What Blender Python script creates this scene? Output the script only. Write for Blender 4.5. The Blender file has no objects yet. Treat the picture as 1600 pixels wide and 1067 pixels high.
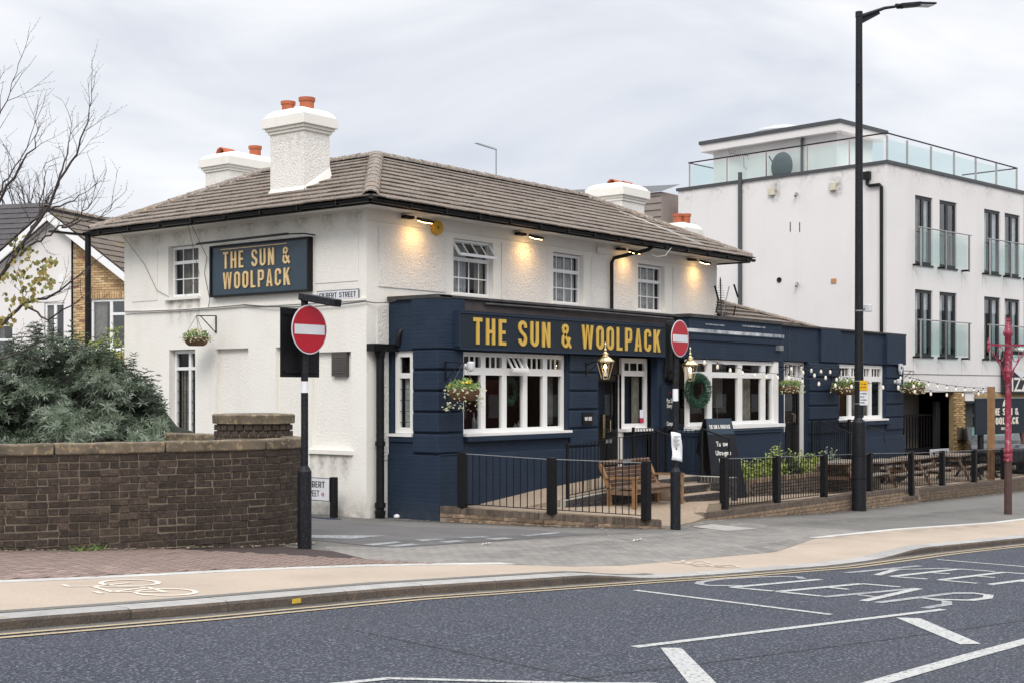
import bpy, math, random
from math import sin, cos, pi, radians as R
from mathutils import Vector as V, Matrix, noise
random.seed(7)
S = bpy.context.scene
COL = S.collection
# ------------------------------------------------------------------ camera, sky, sun
cd = bpy.data.cameras.new('camera'); cam = bpy.data.objects.new('camera', cd); COL.objects.link(cam)
cd.lens = 47.63; cd.sensor_width = 36; cd.shift_y = 0.049; cd.clip_start = 0.1; cd.clip_end = 3000
cam.location = (-17.14, -15.02, 2.17); cam.rotation_euler = (pi/2, 0, -R(90-38.10))
S.camera = cam
W = bpy.data.worlds.new('World'); S.world = W; W.use_nodes = True
wt = W.node_tree; wt.nodes.clear()
def wn(t, **k):
    n = wt.nodes.new(t)
    for a, b in k.items(): setattr(n, a, b)
    return n
SUN_EL, SUN_AZ = R(42), R(236)       # azimuth measured clockwise from +Y
sky = wn('ShaderNodeTexSky', sky_type='NISHITA', sun_disc=False, sun_elevation=SUN_EL, sun_rotation=SUN_AZ, air_density=1.0, dust_density=2.0)
tc = wn('ShaderNodeTexCoord'); mp = wn('ShaderNodeMapping'); mp.inputs['Scale'].default_value = (1.0, 1.0, 3.2)
n1 = wn('ShaderNodeTexNoise'); n1.inputs['Scale'].default_value = 2.9; n1.inputs['Detail'].default_value = 7; n1.inputs['Roughness'].default_value = .52
n1.inputs['Distortion'].default_value = .5
cr = wn('ShaderNodeValToRGB'); e = cr.color_ramp.elements
e[0].position = .34; e[0].color = (4.45, 4.68, 5.2, 1); e[1].position = .62; e[1].color = (6.75, 6.75, 6.85, 1)
sx = wn('ShaderNodeSeparateXYZ'); gr_ = wn('ShaderNodeMapRange'); gr_.inputs[1].default_value = .28; gr_.inputs[2].default_value = 1.0
gr_.inputs[3].default_value = 1.0; gr_.inputs[4].default_value = 2.8
mul = wn('ShaderNodeVectorMath', operation='SCALE')
mix = wn('ShaderNodeMix', data_type='RGBA'); mix.inputs[0].default_value = .93
bg = wn('ShaderNodeBackground'); bg.inputs[1].default_value = .12; ow = wn('ShaderNodeOutputWorld')
L = wt.links.new
L(tc.outputs['Generated'], mp.inputs[0]); L(mp.outputs[0], n1.inputs['Vector']); L(n1.outputs[0], cr.inputs[0])
L(tc.outputs['Generated'], sx.inputs[0]); L(sx.outputs[2], gr_.inputs[0]); L(cr.outputs[0], mul.inputs[0]); L(gr_.outputs[0], mul.inputs['Scale'])
L(sky.outputs[0], mix.inputs[6]); L(mul.outputs[0], mix.inputs[7]); L(mix.outputs[2], bg.inputs[0]); L(bg.outputs[0], ow.inputs[0])
sd = bpy.data.lights.new('sun', 'SUN'); sd.energy = 1.35; sd.angle = R(25); sd.color = (1, .96, .9)
so = bpy.data.objects.new('sun', sd); COL.objects.link(so)
sdir = V((sin(SUN_AZ)*cos(SUN_EL), cos(SUN_AZ)*cos(SUN_EL), sin(SUN_EL)))
so.rotation_euler = sdir.to_track_quat('Z', 'Y').to_euler()
S.view_settings.view_transform = 'Standard'; S.view_settings.look = 'None'; S.view_settings.gamma = 1
S.view_settings.use_curve_mapping = False; S.view_settings.exposure = .38

# ------------------------------------------------------------------ helpers
WM = {}
def parent_to(o, p, local=False):
    if p is None: WM[o] = o.matrix_basis.copy(); return
    o.parent = p
    if local: o.matrix_parent_inverse = Matrix(); WM[o] = WM[p] @ o.matrix_basis
    else: o.matrix_parent_inverse = WM[p].inverted(); WM[o] = o.matrix_basis.copy()
def thing(name, label, cat, loc=(0, 0, 0), rz=0, group=None):
    o = bpy.data.objects.new(name, None); COL.objects.link(o); o.empty_display_size = .2
    o.location = loc; o.rotation_euler = (0, 0, rz); WM[o] = o.matrix_basis.copy()
    o['label'] = label; o['category'] = cat
    if group: o['group'] = group
    return o
def tag(o, label, cat, group=None):
    o['label'] = label; o['category'] = cat
    if group: o['group'] = group
    return o
def struct(o): o['kind'] = 'structure'; return o
def stuff(o): o['kind'] = 'stuff'; return o
def copy_tree(o, parent=None):
    c = o.copy(); COL.objects.link(c); c.parent = parent; WM[c] = WM[o].copy()
    for ch in o.children: copy_tree(ch, c)
    return c
class MB:
    def __init__(s): s.v = []; s.f = []
    def add(s, vs, fs):
        b = len(s.v); s.v += [tuple(v) for v in vs]; s.f += [tuple(b+i for i in f) for f in fs]; return s
    def box(s, x0, x1, y0, y1, z0, z1):
        if x0 > x1: x0, x1 = x1, x0
        if y0 > y1: y0, y1 = y1, y0
        if z0 > z1: z0, z1 = z1, z0
        return s.add([(x0,y0,z0),(x1,y0,z0),(x1,y1,z0),(x0,y1,z0),(x0,y0,z1),(x1,y0,z1),(x1,y1,z1),(x0,y1,z1)],
              [(0,3,2,1),(4,5,6,7),(0,1,5,4),(1,2,6,5),(2,3,7,6),(3,0,4,7)])
    def beam(s, a, b, w, h, up=(0, 0, 1)):
        a = V(a); b = V(b); d = (b-a).normalized(); u = V(up)
        sd = d.cross(u)
        if sd.length < 1e-4: sd = d.cross(V((1, 0, 0)))
        sd.normalize(); u = sd.cross(d).normalized()
        vs = []
        for p in (a, b):
            for i, j in ((-1,-1),(1,-1),(1,1),(-1,1)): vs.append(p+sd*(i*w/2)+u*(j*h/2))
        return s.add(vs, [(0,1,2,3),(7,6,5,4),(0,4,5,1),(1,5,6,2),(2,6,7,3),(3,7,4,0)])
    def quad(s, *p): return s.add(p, [tuple(range(len(p)))])
    def cyl(s, a, b, r0, r1=None, n=12, caps=True):
        r1 = r0 if r1 is None else r1
        a = V(a); b = V(b); d = (b-a).normalized(); u = d.orthogonal().normalized(); w = d.cross(u)
        vs = []
        for p, r in ((a, r0), (b, r1)):
            for i in range(n): t = 2*pi*i/n; vs.append(p+u*(r*cos(t))+w*(r*sin(t)))
        fs = [(i, (i+1) % n, n+(i+1) % n, n+i) for i in range(n)]
        if caps: fs += [tuple(range(n-1, -1, -1)), tuple(range(n, 2*n))]
        return s.add(vs, fs)
    def tube(s, pts, r, n=6):
        pts = [V(p) for p in pts]; N = len(pts); rs = r if isinstance(r, (list, tuple)) else [r]*N
        vs = []; u = None
        for i, p in enumerate(pts):
            d = (pts[min(i+1, N-1)]-pts[max(i-1, 0)]).normalized()
            if u is None: u = d.orthogonal().normalized()
            u = (u-d*u.dot(d)).normalized(); w = d.cross(u)
            for k in range(n): t = 2*pi*k/n; vs.append(p+u*(rs[i]*cos(t))+w*(rs[i]*sin(t)))
        fs = []
        for i in range(N-1):
            for k in range(n): fs.append((i*n+k, i*n+(k+1) % n, (i+1)*n+(k+1) % n, (i+1)*n+k))
        fs += [tuple(range(n-1, -1, -1)), tuple(range((N-1)*n, N*n))]
        return s.add(vs, fs)
    def lathe(s, c, prof, n=16, ang=2*pi, a0=0):
        c = V(c); vs = []; full = abs(ang-2*pi) < 1e-6; m = n if full else n+1
        for r, z in prof:
            for k in range(m): t = a0+ang*k/n; vs.append(c+V((r*cos(t), r*sin(t), z)))
        fs = []
        for i in range(len(prof)-1):
            for k in range(n): k2 = (k+1) % m; fs.append((i*m+k, i*m+k2, (i+1)*m+k2, (i+1)*m+k))
        if full: fs += [tuple(range(m-1, -1, -1)), tuple(range((len(prof)-1)*m, len(prof)*m))]
        return s.add(vs, fs)
    def prism(s, pts, off):       # polygon (3d points) extruded by vector off
        n = len(pts); o = V(off); a = [V(p) for p in pts]
        return s.add(a+[p+o for p in a], [tuple(range(n-1, -1, -1)), tuple(range(n, 2*n))]+[(i, (i+1) % n, n+(i+1) % n, n+i) for i in range(n)])
    def build(s, name, mat, parent=None, local=False, smooth=False, bevel=0, recalc=False):
        me = bpy.data.meshes.new(name); me.from_pydata(s.v, [], s.f)
        if recalc:
            import bmesh
            bm = bmesh.new(); bm.from_mesh(me); bmesh.ops.recalc_face_normals(bm, faces=bm.faces); bm.to_mesh(me); bm.free()
        me.materials.append(mat)
        if smooth:
            for p in me.polygons: p.use_smooth = len(p.vertices) < 5
            try: me.set_sharp_from_angle(angle=R(40))
            except Exception: pass
        o = bpy.data.objects.new(name, me); COL.objects.link(o); parent_to(o, parent, local)
        if bevel:
            m = o.modifiers.new('bevel', 'BEVEL'); m.width = bevel; m.segments = 2; m.limit_method = 'ANGLE'
        return o
def inst(name, me, parent, loc, rot=(0, 0, 0), scale=(1, 1, 1), local=False):
    o = bpy.data.objects.new(name, me); COL.objects.link(o); o.location = loc; o.rotation_euler = rot; o.scale = scale
    parent_to(o, parent, local); return o

# ------------------------------------------------------------------ materials
def M(name, col, rough=.75, col2=None, vs=3.0, vamt=.5, bump=0., bs=60., metal=0., rnd=0., spec=.5, stain=None, st=(1, 1, .12), sts=2.2, sta=.5, emit=None, es=0, coat=0, fleck=None, fs=90, fa=.6, bd=6, bdist=.01):
    m = bpy.data.materials.new(name); m.use_nodes = True; t = m.node_tree; N = t.nodes; K = t.links.new
    b = N['Principled BSDF']; b.inputs['Roughness'].default_value = rough; b.inputs['Metallic'].default_value = metal
    b.inputs['Specular IOR Level'].default_value = spec; b.inputs['Coat Weight'].default_value = coat
    g = N.new('ShaderNodeNewGeometry')
    def noi(sc, det=5, r=.55, vec=None):
        n = N.new('ShaderNodeTexNoise'); n.inputs['Scale'].default_value = sc; n.inputs['Detail'].default_value = det
        n.inputs['Roughness'].default_value = r; K(vec or g.outputs['Position'], n.inputs['Vector']); return n
    def ramp(src, a, bb):
        r = N.new('ShaderNodeMapRange'); r.inputs[1].default_value = a; r.inputs[2].default_value = bb; K(src, r.inputs[0]); return r.outputs[0]
    def mixc(fac, a, c):
        x = N.new('ShaderNodeMix'); x.data_type = 'RGBA'
        if isinstance(fac, float): x.inputs[0].default_value = fac
        else: K(fac, x.inputs[0])
        for i, q in ((6, a), (7, c)):
            if isinstance(q, tuple): x.inputs[i].default_value = (*q, 1)
            else: K(q, x.inputs[i])
        return x.outputs[2]
    def sc(v, k):
        x = N.new('ShaderNodeMath'); x.operation = 'MULTIPLY'; x.inputs[1].default_value = k; K(v, x.inputs[0]); return x.outputs[0]
    cur = tuple(col)
    c2 = tuple(col2) if col2 else tuple(c*.72 for c in col)
    cur = mixc(sc(ramp(noi(vs).outputs[0], .35, .68), vamt), cur, c2)
    if fleck:
        cur = mixc(sc(ramp(noi(fs, 3, .7).outputs[0], .53, .62), fa), cur, tuple(fleck))
    if stain:
        mpn = N.new('ShaderNodeMapping'); mpn.inputs['Scale'].default_value = st; K(g.outputs['Position'], mpn.inputs[0])
        cur = mixc(sc(ramp(noi(sts, 6, .6, mpn.outputs[0]).outputs[0], .52, .75), sta), cur, tuple(stain))
    if rnd:
        oi = N.new('ShaderNodeObjectInfo'); h = N.new('ShaderNodeHueSaturation')
        v = N.new('ShaderNodeMapRange'); v.inputs[3].default_value = 1-rnd; v.inputs[4].default_value = 1+rnd; K(oi.outputs['Random'], v.inputs[0])
        if isinstance(cur, tuple): h.inputs['Color'].default_value = (*cur, 1)
        else: K(cur, h.inputs['Color'])
        K(v.outputs[0], h.inputs['Value']); cur = h.outputs[0]
    K(cur, b.inputs['Base Color'])
    if bump:
        bn = N.new('ShaderNodeBump'); bn.inputs['Strength'].default_value = bump; bn.inputs['Distance'].default_value = bdist
        K(noi(bs, bd, .6).outputs[0], bn.inputs['Height']); K(bn.outputs[0], b.inputs['Normal'])
    if emit: b.inputs['Emission Color'].default_value = (*emit, 1); b.inputs['Emission Strength'].default_value = es
    return m
WHITE = M('white_wall_paint', (.80, .775, .72), .8, (.76, .73, .67), 1.2, .7, bump=.25, bs=38, stain=(.50, .46, .40), sts=1.6, sta=.30)
ROUGH = M('roughcast', (.82, .795, .745), .9, (.75, .72, .67), 9, .6, bump=.8, bs=30, bd=4, bdist=.035, stain=(.62, .58, .50), sta=.2)
ROUGHL = M('soft_roughcast', (.81, .785, .73), .9, (.77, .74, .68), 9, .6, bump=.55, bs=28, bd=4, bdist=.022, stain=(.62, .58, .50), sta=.2)
LUMPY = M('painted_render', (.81, .785, .73), .85, (.77, .74, .68), 2, .6, bump=.5, bs=20, bd=4, bdist=.015, stain=(.60, .56, .48), sts=1.4, sta=.25)
BLUE = M('blue_wall_paint', (.0125, .0245, .048), .7, (.019, .033, .058), 2.5, .7, spec=.28, bump=.5, bs=45, bdist=.012, stain=(.032, .046, .064), sta=.3)
BLUE2 = M('blue_sign_paint', (.010, .017, .027), .55, (.014, .022, .032), 4, .6, spec=.3)
BLUE3 = M('faded_blue_paint', (.05, .085, .12), .6, (.035, .06, .09), 6, .7, bump=.2, bs=60)
COPE = M('dark_coping', (.035, .033, .034), .8, (.075, .068, .066), 4, .8, bump=.3, bs=50)
BROWNP = M('brown_parapet', (.07, .055, .052), .9, (.04, .036, .04), 3, .8, bump=.3, bs=40)
BLACK = M('black_paint', (.006, .006, .007), .45, (.012, .012, .014), 9, .5, spec=.22, fleck=(.12, .115, .11), fs=70, fa=.10)
BLACKG = M('black_gloss', (.007, .007, .008), .3, spec=.25)
LAMPB = M('lamp_column_paint', (.007, .008, .011), .5, (.013, .014, .018), 6, .5, spec=.25, fleck=(.2, .2, .19), fs=45, fa=.12)
UPVC = M('white_frame', (.80, .80, .80), .35, (.74, .74, .73), 3, .5)
WOODW = M('white_painted_timber', (.80, .79, .77), .45, (.72, .70, .67), 5, .5)
GOLD = M('gold_letters', (.62, .40, .075), .45, (.52, .33, .06), 6, .5)
GOLD2 = M('pale_gold_letters', (.72, .52, .26), .45, (.60, .42, .2), 6, .5)
BRASS = M('brass', (.80, .66, .40), .25, metal=1.0)
LETW = M('white_letters', (.78, .76, .70), .5)
LETC = M('cream_letters', (.78, .72, .60), .5)
LETK = M('black_letters', (.01, .01, .01), .5)
TILE = M('concrete_tile', (.185, .143, .112), .92, (.12, .096, .078), 4, .8, bump=.6, bs=70, fleck=(.42, .40, .36), fs=26, fa=.55, stain=(.075, .10, .03), st=(1, 1, 1), sts=2.0, sta=.22, rnd=.10)
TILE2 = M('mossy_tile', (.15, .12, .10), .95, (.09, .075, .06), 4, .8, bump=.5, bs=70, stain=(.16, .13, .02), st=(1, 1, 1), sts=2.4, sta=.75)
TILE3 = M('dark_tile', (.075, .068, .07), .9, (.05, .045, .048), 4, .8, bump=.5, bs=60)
RIDGE = M('ridge_tile', (.22, .18, .15), .95, (.13, .11, .10), 6, .8, bump=.6, bs=50, fleck=(.50, .45, .38), fs=22, fa=.7, stain=(.35, .19, .03), st=(1, 1, 1), sts=1.8, sta=.3)
TERRA = M('terracotta', (.46, .13, .055), .75, (.30, .075, .04), 6, .7, bump=.2)
BRK = M('dark_stock_brick', (.060, .041, .031), .95, (.028, .021, .018), 11, .9, bump=.8, bs=75, fleck=(.13, .095, .07), fs=40, fa=.5, rnd=.35)
MORT = M('brown_mortar', (.20, .16, .115), .95, (.11, .088, .064), 3.5, 1.0, bump=.9, bs=60, stain=(.05, .06, .03), st=(1, 1, 1), sts=1.5, sta=.3)
STONE = M('coping_stone', (.18, .142, .098), .95, (.06, .05, .038), 3.2, .95, bump=.8, bs=45, fleck=(.36, .27, .15), fs=14, fa=.6)
YBRK = M('yellow_brick', (.50, .34, .15), .95, (.22, .13, .07), 12, .8, bump=.7, bs=60, rnd=.3)
BRNB = M('brown_coping_brick', (.125, .095, .073), .95, (.065, .05, .04), 10, .8, bump=.7, bs=60, rnd=.3)
STKB = M('weathered_stock_brick', (.27, .19, .125), .95, (.12, .085, .06), 10, .9, bump=.8, bs=60, rnd=.45)
ENGB = M('engineering_brick', (.032, .030, .032), .5, (.06, .055, .055), 12, .7, bump=.3, bs=60, rnd=.2)
LMORT = M('pale_mortar', (.40, .37, .31), .95, bump=.5, bs=60)
PAVER = M('red_paver', (.25, .178, .148), .95, (.17, .122, .105), 5, .8, bump=.6, bs=80, rnd=.2, fleck=(.40, .32, .27), fs=60, fa=.4)
PAVB = M('paver_joint', (.05, .034, .03), .95, bump=.5, bs=80)
ASPH = M('road_asphalt', (.030, .034, .045), .9, (.040, .044, .056), .5, .8, spec=.3, bump=1.0, bs=48, bd=3, fleck=(.185, .195, .225), fs=44, fa=.85, bdist=.012, stain=(.062, .065, .077), st=(.07, .8, 1), sts=1.1, sta=.75)
PASPH = M('pavement_asphalt', (.145, .138, .126), .92, (.112, .106, .097), .9, .8, bump=.7, bs=70, bd=3, fleck=(.25, .24, .22), fs=38, fa=.5, stain=(.09, .082, .07), st=(1, 1, 1), sts=.9, sta=.5)
TAN = M('buff_cycle_surface', (.425, .348, .272), .92, (.355, .29, .23), .8, .8, bump=.6, bs=80, fleck=(.27, .205, .155), fs=42, fa=.4, stain=(.27, .22, .17), st=(1, 1, 1), sts=1.1, sta=.35)
PATIO = M('patio_gravel_surface', (.31, .235, .165), .95, (.24, .185, .135), 1.5, .8, bump=.8, bs=60, fleck=(.48, .39, .29), fs=34, fa=.5)
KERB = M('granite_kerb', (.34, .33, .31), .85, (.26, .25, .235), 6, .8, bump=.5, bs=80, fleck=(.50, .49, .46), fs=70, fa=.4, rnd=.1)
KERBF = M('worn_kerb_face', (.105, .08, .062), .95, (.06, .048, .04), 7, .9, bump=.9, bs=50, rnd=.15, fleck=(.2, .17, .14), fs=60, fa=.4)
KSLAB = M('pale_edging_slab', (.50, .49, .46), .85, (.40, .385, .36), 5, .8, bump=.3, bs=80, rnd=.08)
PAINTW = M('road_paint', (.46, .46, .44), .85, (.42, .42, .41), 3, .8, bump=.8, bs=95, bd=3, fleck=(.09, .092, .10), fs=30, fa=.75)
PAINTF = M('faded_road_paint', (.36, .365, .365), .85, (.25, .255, .26), 3, .9, bump=.8, bs=95, bd=3, fleck=(.06, .065, .075), fs=26, fa=.9)
PAINTY = M('double_yellow_paint', (.46, .36, .22), .85, (.36, .29, .19), 3, .8, bump=.5, bs=95, fleck=(.12, .11, .1), fs=70, fa=.7)
PAINTC = M('cycle_paint', (.66, .60, .51), .9, (.52, .45, .37), 4, .8)
PAINTFC = M('faded_cycle_paint', (.50, .43, .35), .9, (.42, .33, .25), 5, .9)
YEL = M('yellow_mark', (.62, .42, .03), .7, (.3, .2, .1), 40, .5)
RED = M('sign_red', (.42, .008, .022), .35, (.36, .008, .02), 3, .5)
SIGNW = M('sign_white', (.68, .69, .72), .4)
REDPOST = M('crimson_cast_iron', (.26, .016, .045), .5, (.18, .012, .035), 5, .7, fleck=(.5, .36, .36), fs=13, fa=.35)
RUST = M('rusty_iron', (.075, .038, .032), .8, (.05, .028, .026), 6, .7, bump=.3)
WOOD = M('weathered_teak', (.20, .125, .082), .8, (.11, .07, .05), 7, .8, bump=.4, bs=30, rnd=.15)
WOODB = M('orange_timber', (.29, .155, .066), .7, (.17, .095, .045), 7, .8, bump=.2, bs=30)
WOODG = M('grey_timber', (.30, .245, .19), .85, (.18, .145, .12), 7, .8, bump=.4, bs=30, rnd=.15)
STEEL = M('stainless_steel', (.5, .49, .47), .3, metal=1.0)
GALV = M('grey_metal', (.30, .31, .32), .5, metal=.6)
ANTH = M('anthracite_frame', (.022, .024, .028), .45)
BLKWALL = M('flat_white_render', (.74, .715, .70), .85, (.70, .675, .66), .7, .7, bump=.15, bs=20, stain=(.55, .51, .49), sts=.9, sta=.3)
BGREY = M('roof_edge_metal', (.06, .065, .07), .5)
LEAFH = M('silver_leaf', (.085, .12, .072), .75, (.30, .34, .265), 3.6, 1.0)
LEAFD = M('dark_leaf', (.020, .034, .016), .7, (.045, .068, .028), 6, .9)
LEAFY = M('yellow_leaf', (.36, .27, .07), .7, (.17, .15, .04), 9, .9)
LEAFG = M('green_leaf', (.07, .14, .025), .7, (.16, .22, .05), 14, 1.0)
LEAFV = M('variegated_leaf', (.34, .37, .10), .7, (.13, .20, .04), 20, 1.0)
FLOW = M('yellow_flower', (.75, .55, .03), .6)
FLOWW = M('pale_trailing_leaf', (.50, .48, .33), .7, (.30, .34, .16), 20, 1.0)
BARK = M('winter_bark', (.050, .037, .036), .9, (.035, .027, .026), 12, .8, bump=.5, bs=60)
WICK = M('wicker', (.17, .09, .045), .85, (.10, .055, .03), 30, .9, bump=.8, bs=60)
CABLE = M('cable', (.10, .095, .09), .7)
CABLEK = M('black_cable', (.015, .015, .015), .6)
PAPER = M('paper', (.80, .81, .84), .7)
DARKI = M('dark_interior', (.012, .011, .011), .9, (.022, .016, .014), 3, .8)
REDI = M('dark_red_panelling', (.05, .010, .012), .8)
CURT = M('net_curtain', (.50, .51, .51), .9, (.26, .27, .28), 10, .8)
CURTB = M('cream_curtain', (.30, .27, .22), .9, (.15, .14, .12), 9, .8)
BLDP = M('olive_blind', (.25, .26, .21), .8)
DISH = M('dish_grey', (.06, .075, .085), .5)
WREATH = M('wreath_green', (.018, .065, .038), .7, (.035, .11, .06), 20, .8)
CLAD = M('brown_cladding', (.30, .25, .225), .85, (.26, .21, .19), 3, .6)
GREYP = M('grey_panel', (.10, .095, .085), .9, (.085, .08, .07), 2, .6)
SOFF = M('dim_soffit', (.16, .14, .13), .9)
LITTER = M('litter', (.55, .53, .48), .8, (.3, .25, .2), 30, .8)
ALARM = M('alarm_yellow', (.62, .36, .02), .5)
# faint brick courses under the navy paint
t = BLUE.node_tree; N = t.nodes; K = t.links.new; b = N['Principled BSDF']; g = N.new('ShaderNodeNewGeometry'); sp_ = N.new('ShaderNodeSeparateXYZ'); ad_ = N.new('ShaderNodeMath'); cb_ = N.new('ShaderNodeCombineXYZ')
K(g.outputs['Position'], sp_.inputs[0]); K(sp_.outputs[0], ad_.inputs[0]); K(sp_.outputs[1], ad_.inputs[1]); K(ad_.outputs[0], cb_.inputs[0]); K(sp_.outputs[2], cb_.inputs[1])
bt = N.new('ShaderNodeTexBrick'); bt.inputs['Scale'].default_value = 1; bt.inputs['Brick Width'].default_value = .23; bt.inputs['Row Height'].default_value = .0765; bt.inputs['Mortar Size'].default_value = .007; bt.inputs['Mortar Smooth'].default_value = .6; K(cb_.outputs[0], bt.inputs['Vector'])
inv = N.new('ShaderNodeMath'); inv.operation = 'SUBTRACT'; inv.inputs[0].default_value = 1; K(bt.outputs['Fac'], inv.inputs[1]); b2_ = N.new('ShaderNodeBump'); b2_.inputs['Strength'].default_value = .55; b2_.inputs['Distance'].default_value = .008
K(inv.outputs[0], b2_.inputs['Height']); K(b.inputs['Normal'].links[0].from_socket, b2_.inputs['Normal']); K(b2_.outputs[0], b.inputs['Normal'])
def glass(name, tint=(.9, .95, .95), ior=1.5, gl=.0, rough=.0):
    m = bpy.data.materials.new(name); m.use_nodes = True; t = m.node_tree; N = t.nodes; N.remove(N['Principled BSDF'])
    tr = N.new('ShaderNodeBsdfTransparent'); tr.inputs[0].default_value = (*tint, 1)
    g = N.new('ShaderNodeBsdfGlossy'); g.inputs['Roughness'].default_value = rough
    fr = N.new('ShaderNodeFresnel'); io = N.new('ShaderNodeMapRange'); io.inputs[3].default_value = ior; io.inputs[4].default_value = 1/ior; gg = N.new('ShaderNodeNewGeometry'); t.links.new(gg.outputs['Backfacing'], io.inputs[0]); t.links.new(io.outputs[0], fr.inputs[0]); mx = N.new('ShaderNodeMixShader'); ad = N.new('ShaderNodeMath'); ad.operation = 'ADD'; ad.inputs[1].default_value = gl
    K = t.links.new; K(fr.outputs[0], ad.inputs[0]); K(ad.outputs[0], mx.inputs[0]); K(tr.outputs[0], mx.inputs[1]); K(g.outputs[0], mx.inputs[2]); K(mx.outputs[0], N['Material Output'].inputs[0])
    return m
GLASS = glass('window_glass', (.82, .84, .84), 1.4, .0)
GLASSR = glass('bright_window_glass', (.80, .84, .85), 1.5, .13)
GLASSB = glass('balcony_glass', (.80, .93, .91), 1.45, .05)
GLASSL = glass('lantern_glass', (.95, .93, .88), 1.3)
BULB = M('warm_bulb', (.9, .8, .6), .3, emit=(1, .72, .35), es=5)
BULBW = M('festoon_bulb_glass', (.75, .70, .62), .25, emit=(1, .86, .66), es=.15)
FLOODE = M('flood_face', (.9, .7, .4), .4, emit=(1, .62, .25), es=14)

DEC = {}
def decal_mat(col, sc, lo, hi, k):
    key = (col, sc, lo, hi, k)
    if key in DEC: return DEC[key]
    m = bpy.data.materials.new('grime'); m.use_nodes = True; t = m.node_tree; N = t.nodes; K = t.links.new; b = N['Principled BSDF']; b.inputs['Base Color'].default_value = (*col, 1); b.inputs['Roughness'].default_value = .95
    at_ = N.new('ShaderNodeAttribute'); at_.attribute_name = 'cover'; n = N.new('ShaderNodeTexNoise'); n.inputs['Scale'].default_value = sc; n.inputs['Detail'].default_value = 6; n.inputs['Roughness'].default_value = .65
    g = N.new('ShaderNodeNewGeometry'); K(g.outputs['Position'], n.inputs['Vector']); r = N.new('ShaderNodeMapRange'); r.inputs[1].default_value = lo; r.inputs[2].default_value = hi; r.inputs[4].default_value = k; K(n.outputs[0], r.inputs[0])
    x = N.new('ShaderNodeMath'); x.operation = 'MULTIPLY'; K(r.outputs[0], x.inputs[0]); K(at_.outputs['Fac'], x.inputs[1]); K(x.outputs[0], b.inputs['Alpha']); DEC[key] = m; return m
def decal(name, fn, cover, mat, parent=None, nu=8, nv=6, local=False):
    me = bpy.data.meshes.new(name); vs = [tuple(fn(i/nu, j/nv)) for i in range(nu+1) for j in range(nv+1)]; m = nv+1
    me.from_pydata(vs, [], [(i*m+j, (i+1)*m+j, (i+1)*m+j+1, i*m+j+1) for i in range(nu) for j in range(nv)]); me.materials.append(mat)
    a = me.attributes.new('cover', 'FLOAT', 'POINT')
    for k in range(len(vs)): i, j = divmod(k, m); a.data[k].value = max(0, min(1, cover(i/nu, j/nv)))
    o = bpy.data.objects.new(name, me); COL.objects.link(o); parent_to(o, parent, local); return o
# ------------------------------------------------------------------ writing
def strip(pts, t, closed=False):
    pts = [p for i, p in enumerate(pts) if i == 0 or abs(p[0]-pts[i-1][0])+abs(p[1]-pts[i-1][1]) > 1e-5]; 
    if closed and abs(pts[0][0]-pts[-1][0])+abs(pts[0][1]-pts[-1][1]) < 1e-5: pts = pts[:-1]
    n = len(pts); P = [V((p[0], p[1])) for p in pts]; out = []
    for i in range(n):
        a = P[i-1] if (i > 0 or closed) else None; b = P[(i+1) % n] if (i < n-1 or closed) else None
        d1 = (P[i]-a).normalized() if a is not None else None; d2 = (b-P[i]).normalized() if b is not None else None
        if d1 is None: d1 = d2
        if d2 is None: d2 = d1
        n1_ = V((-d1.y, d1.x)); n2_ = V((-d2.y, d2.x)); m = (n1_+n2_)
        m = m.normalized() if m.length > 1e-6 else n1_
        k = t/2/max(.35, m.dot(n1_)); out.append((P[i]+m*k, P[i]-m*k))
    q = []
    for i in range(n if closed else n-1):
        a, b = out[i], out[(i+1) % n]; q.append([a[0], a[1], b[1], b[0]])
    return q
def arc(cx, cy, rx, ry, a0, a1, n=5): return [(cx+rx*cos(R(a0+(a1-a0)*i/n)), cy+ry*sin(R(a0+(a1-a0)*i/n))) for i in range(n+1)]
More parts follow.
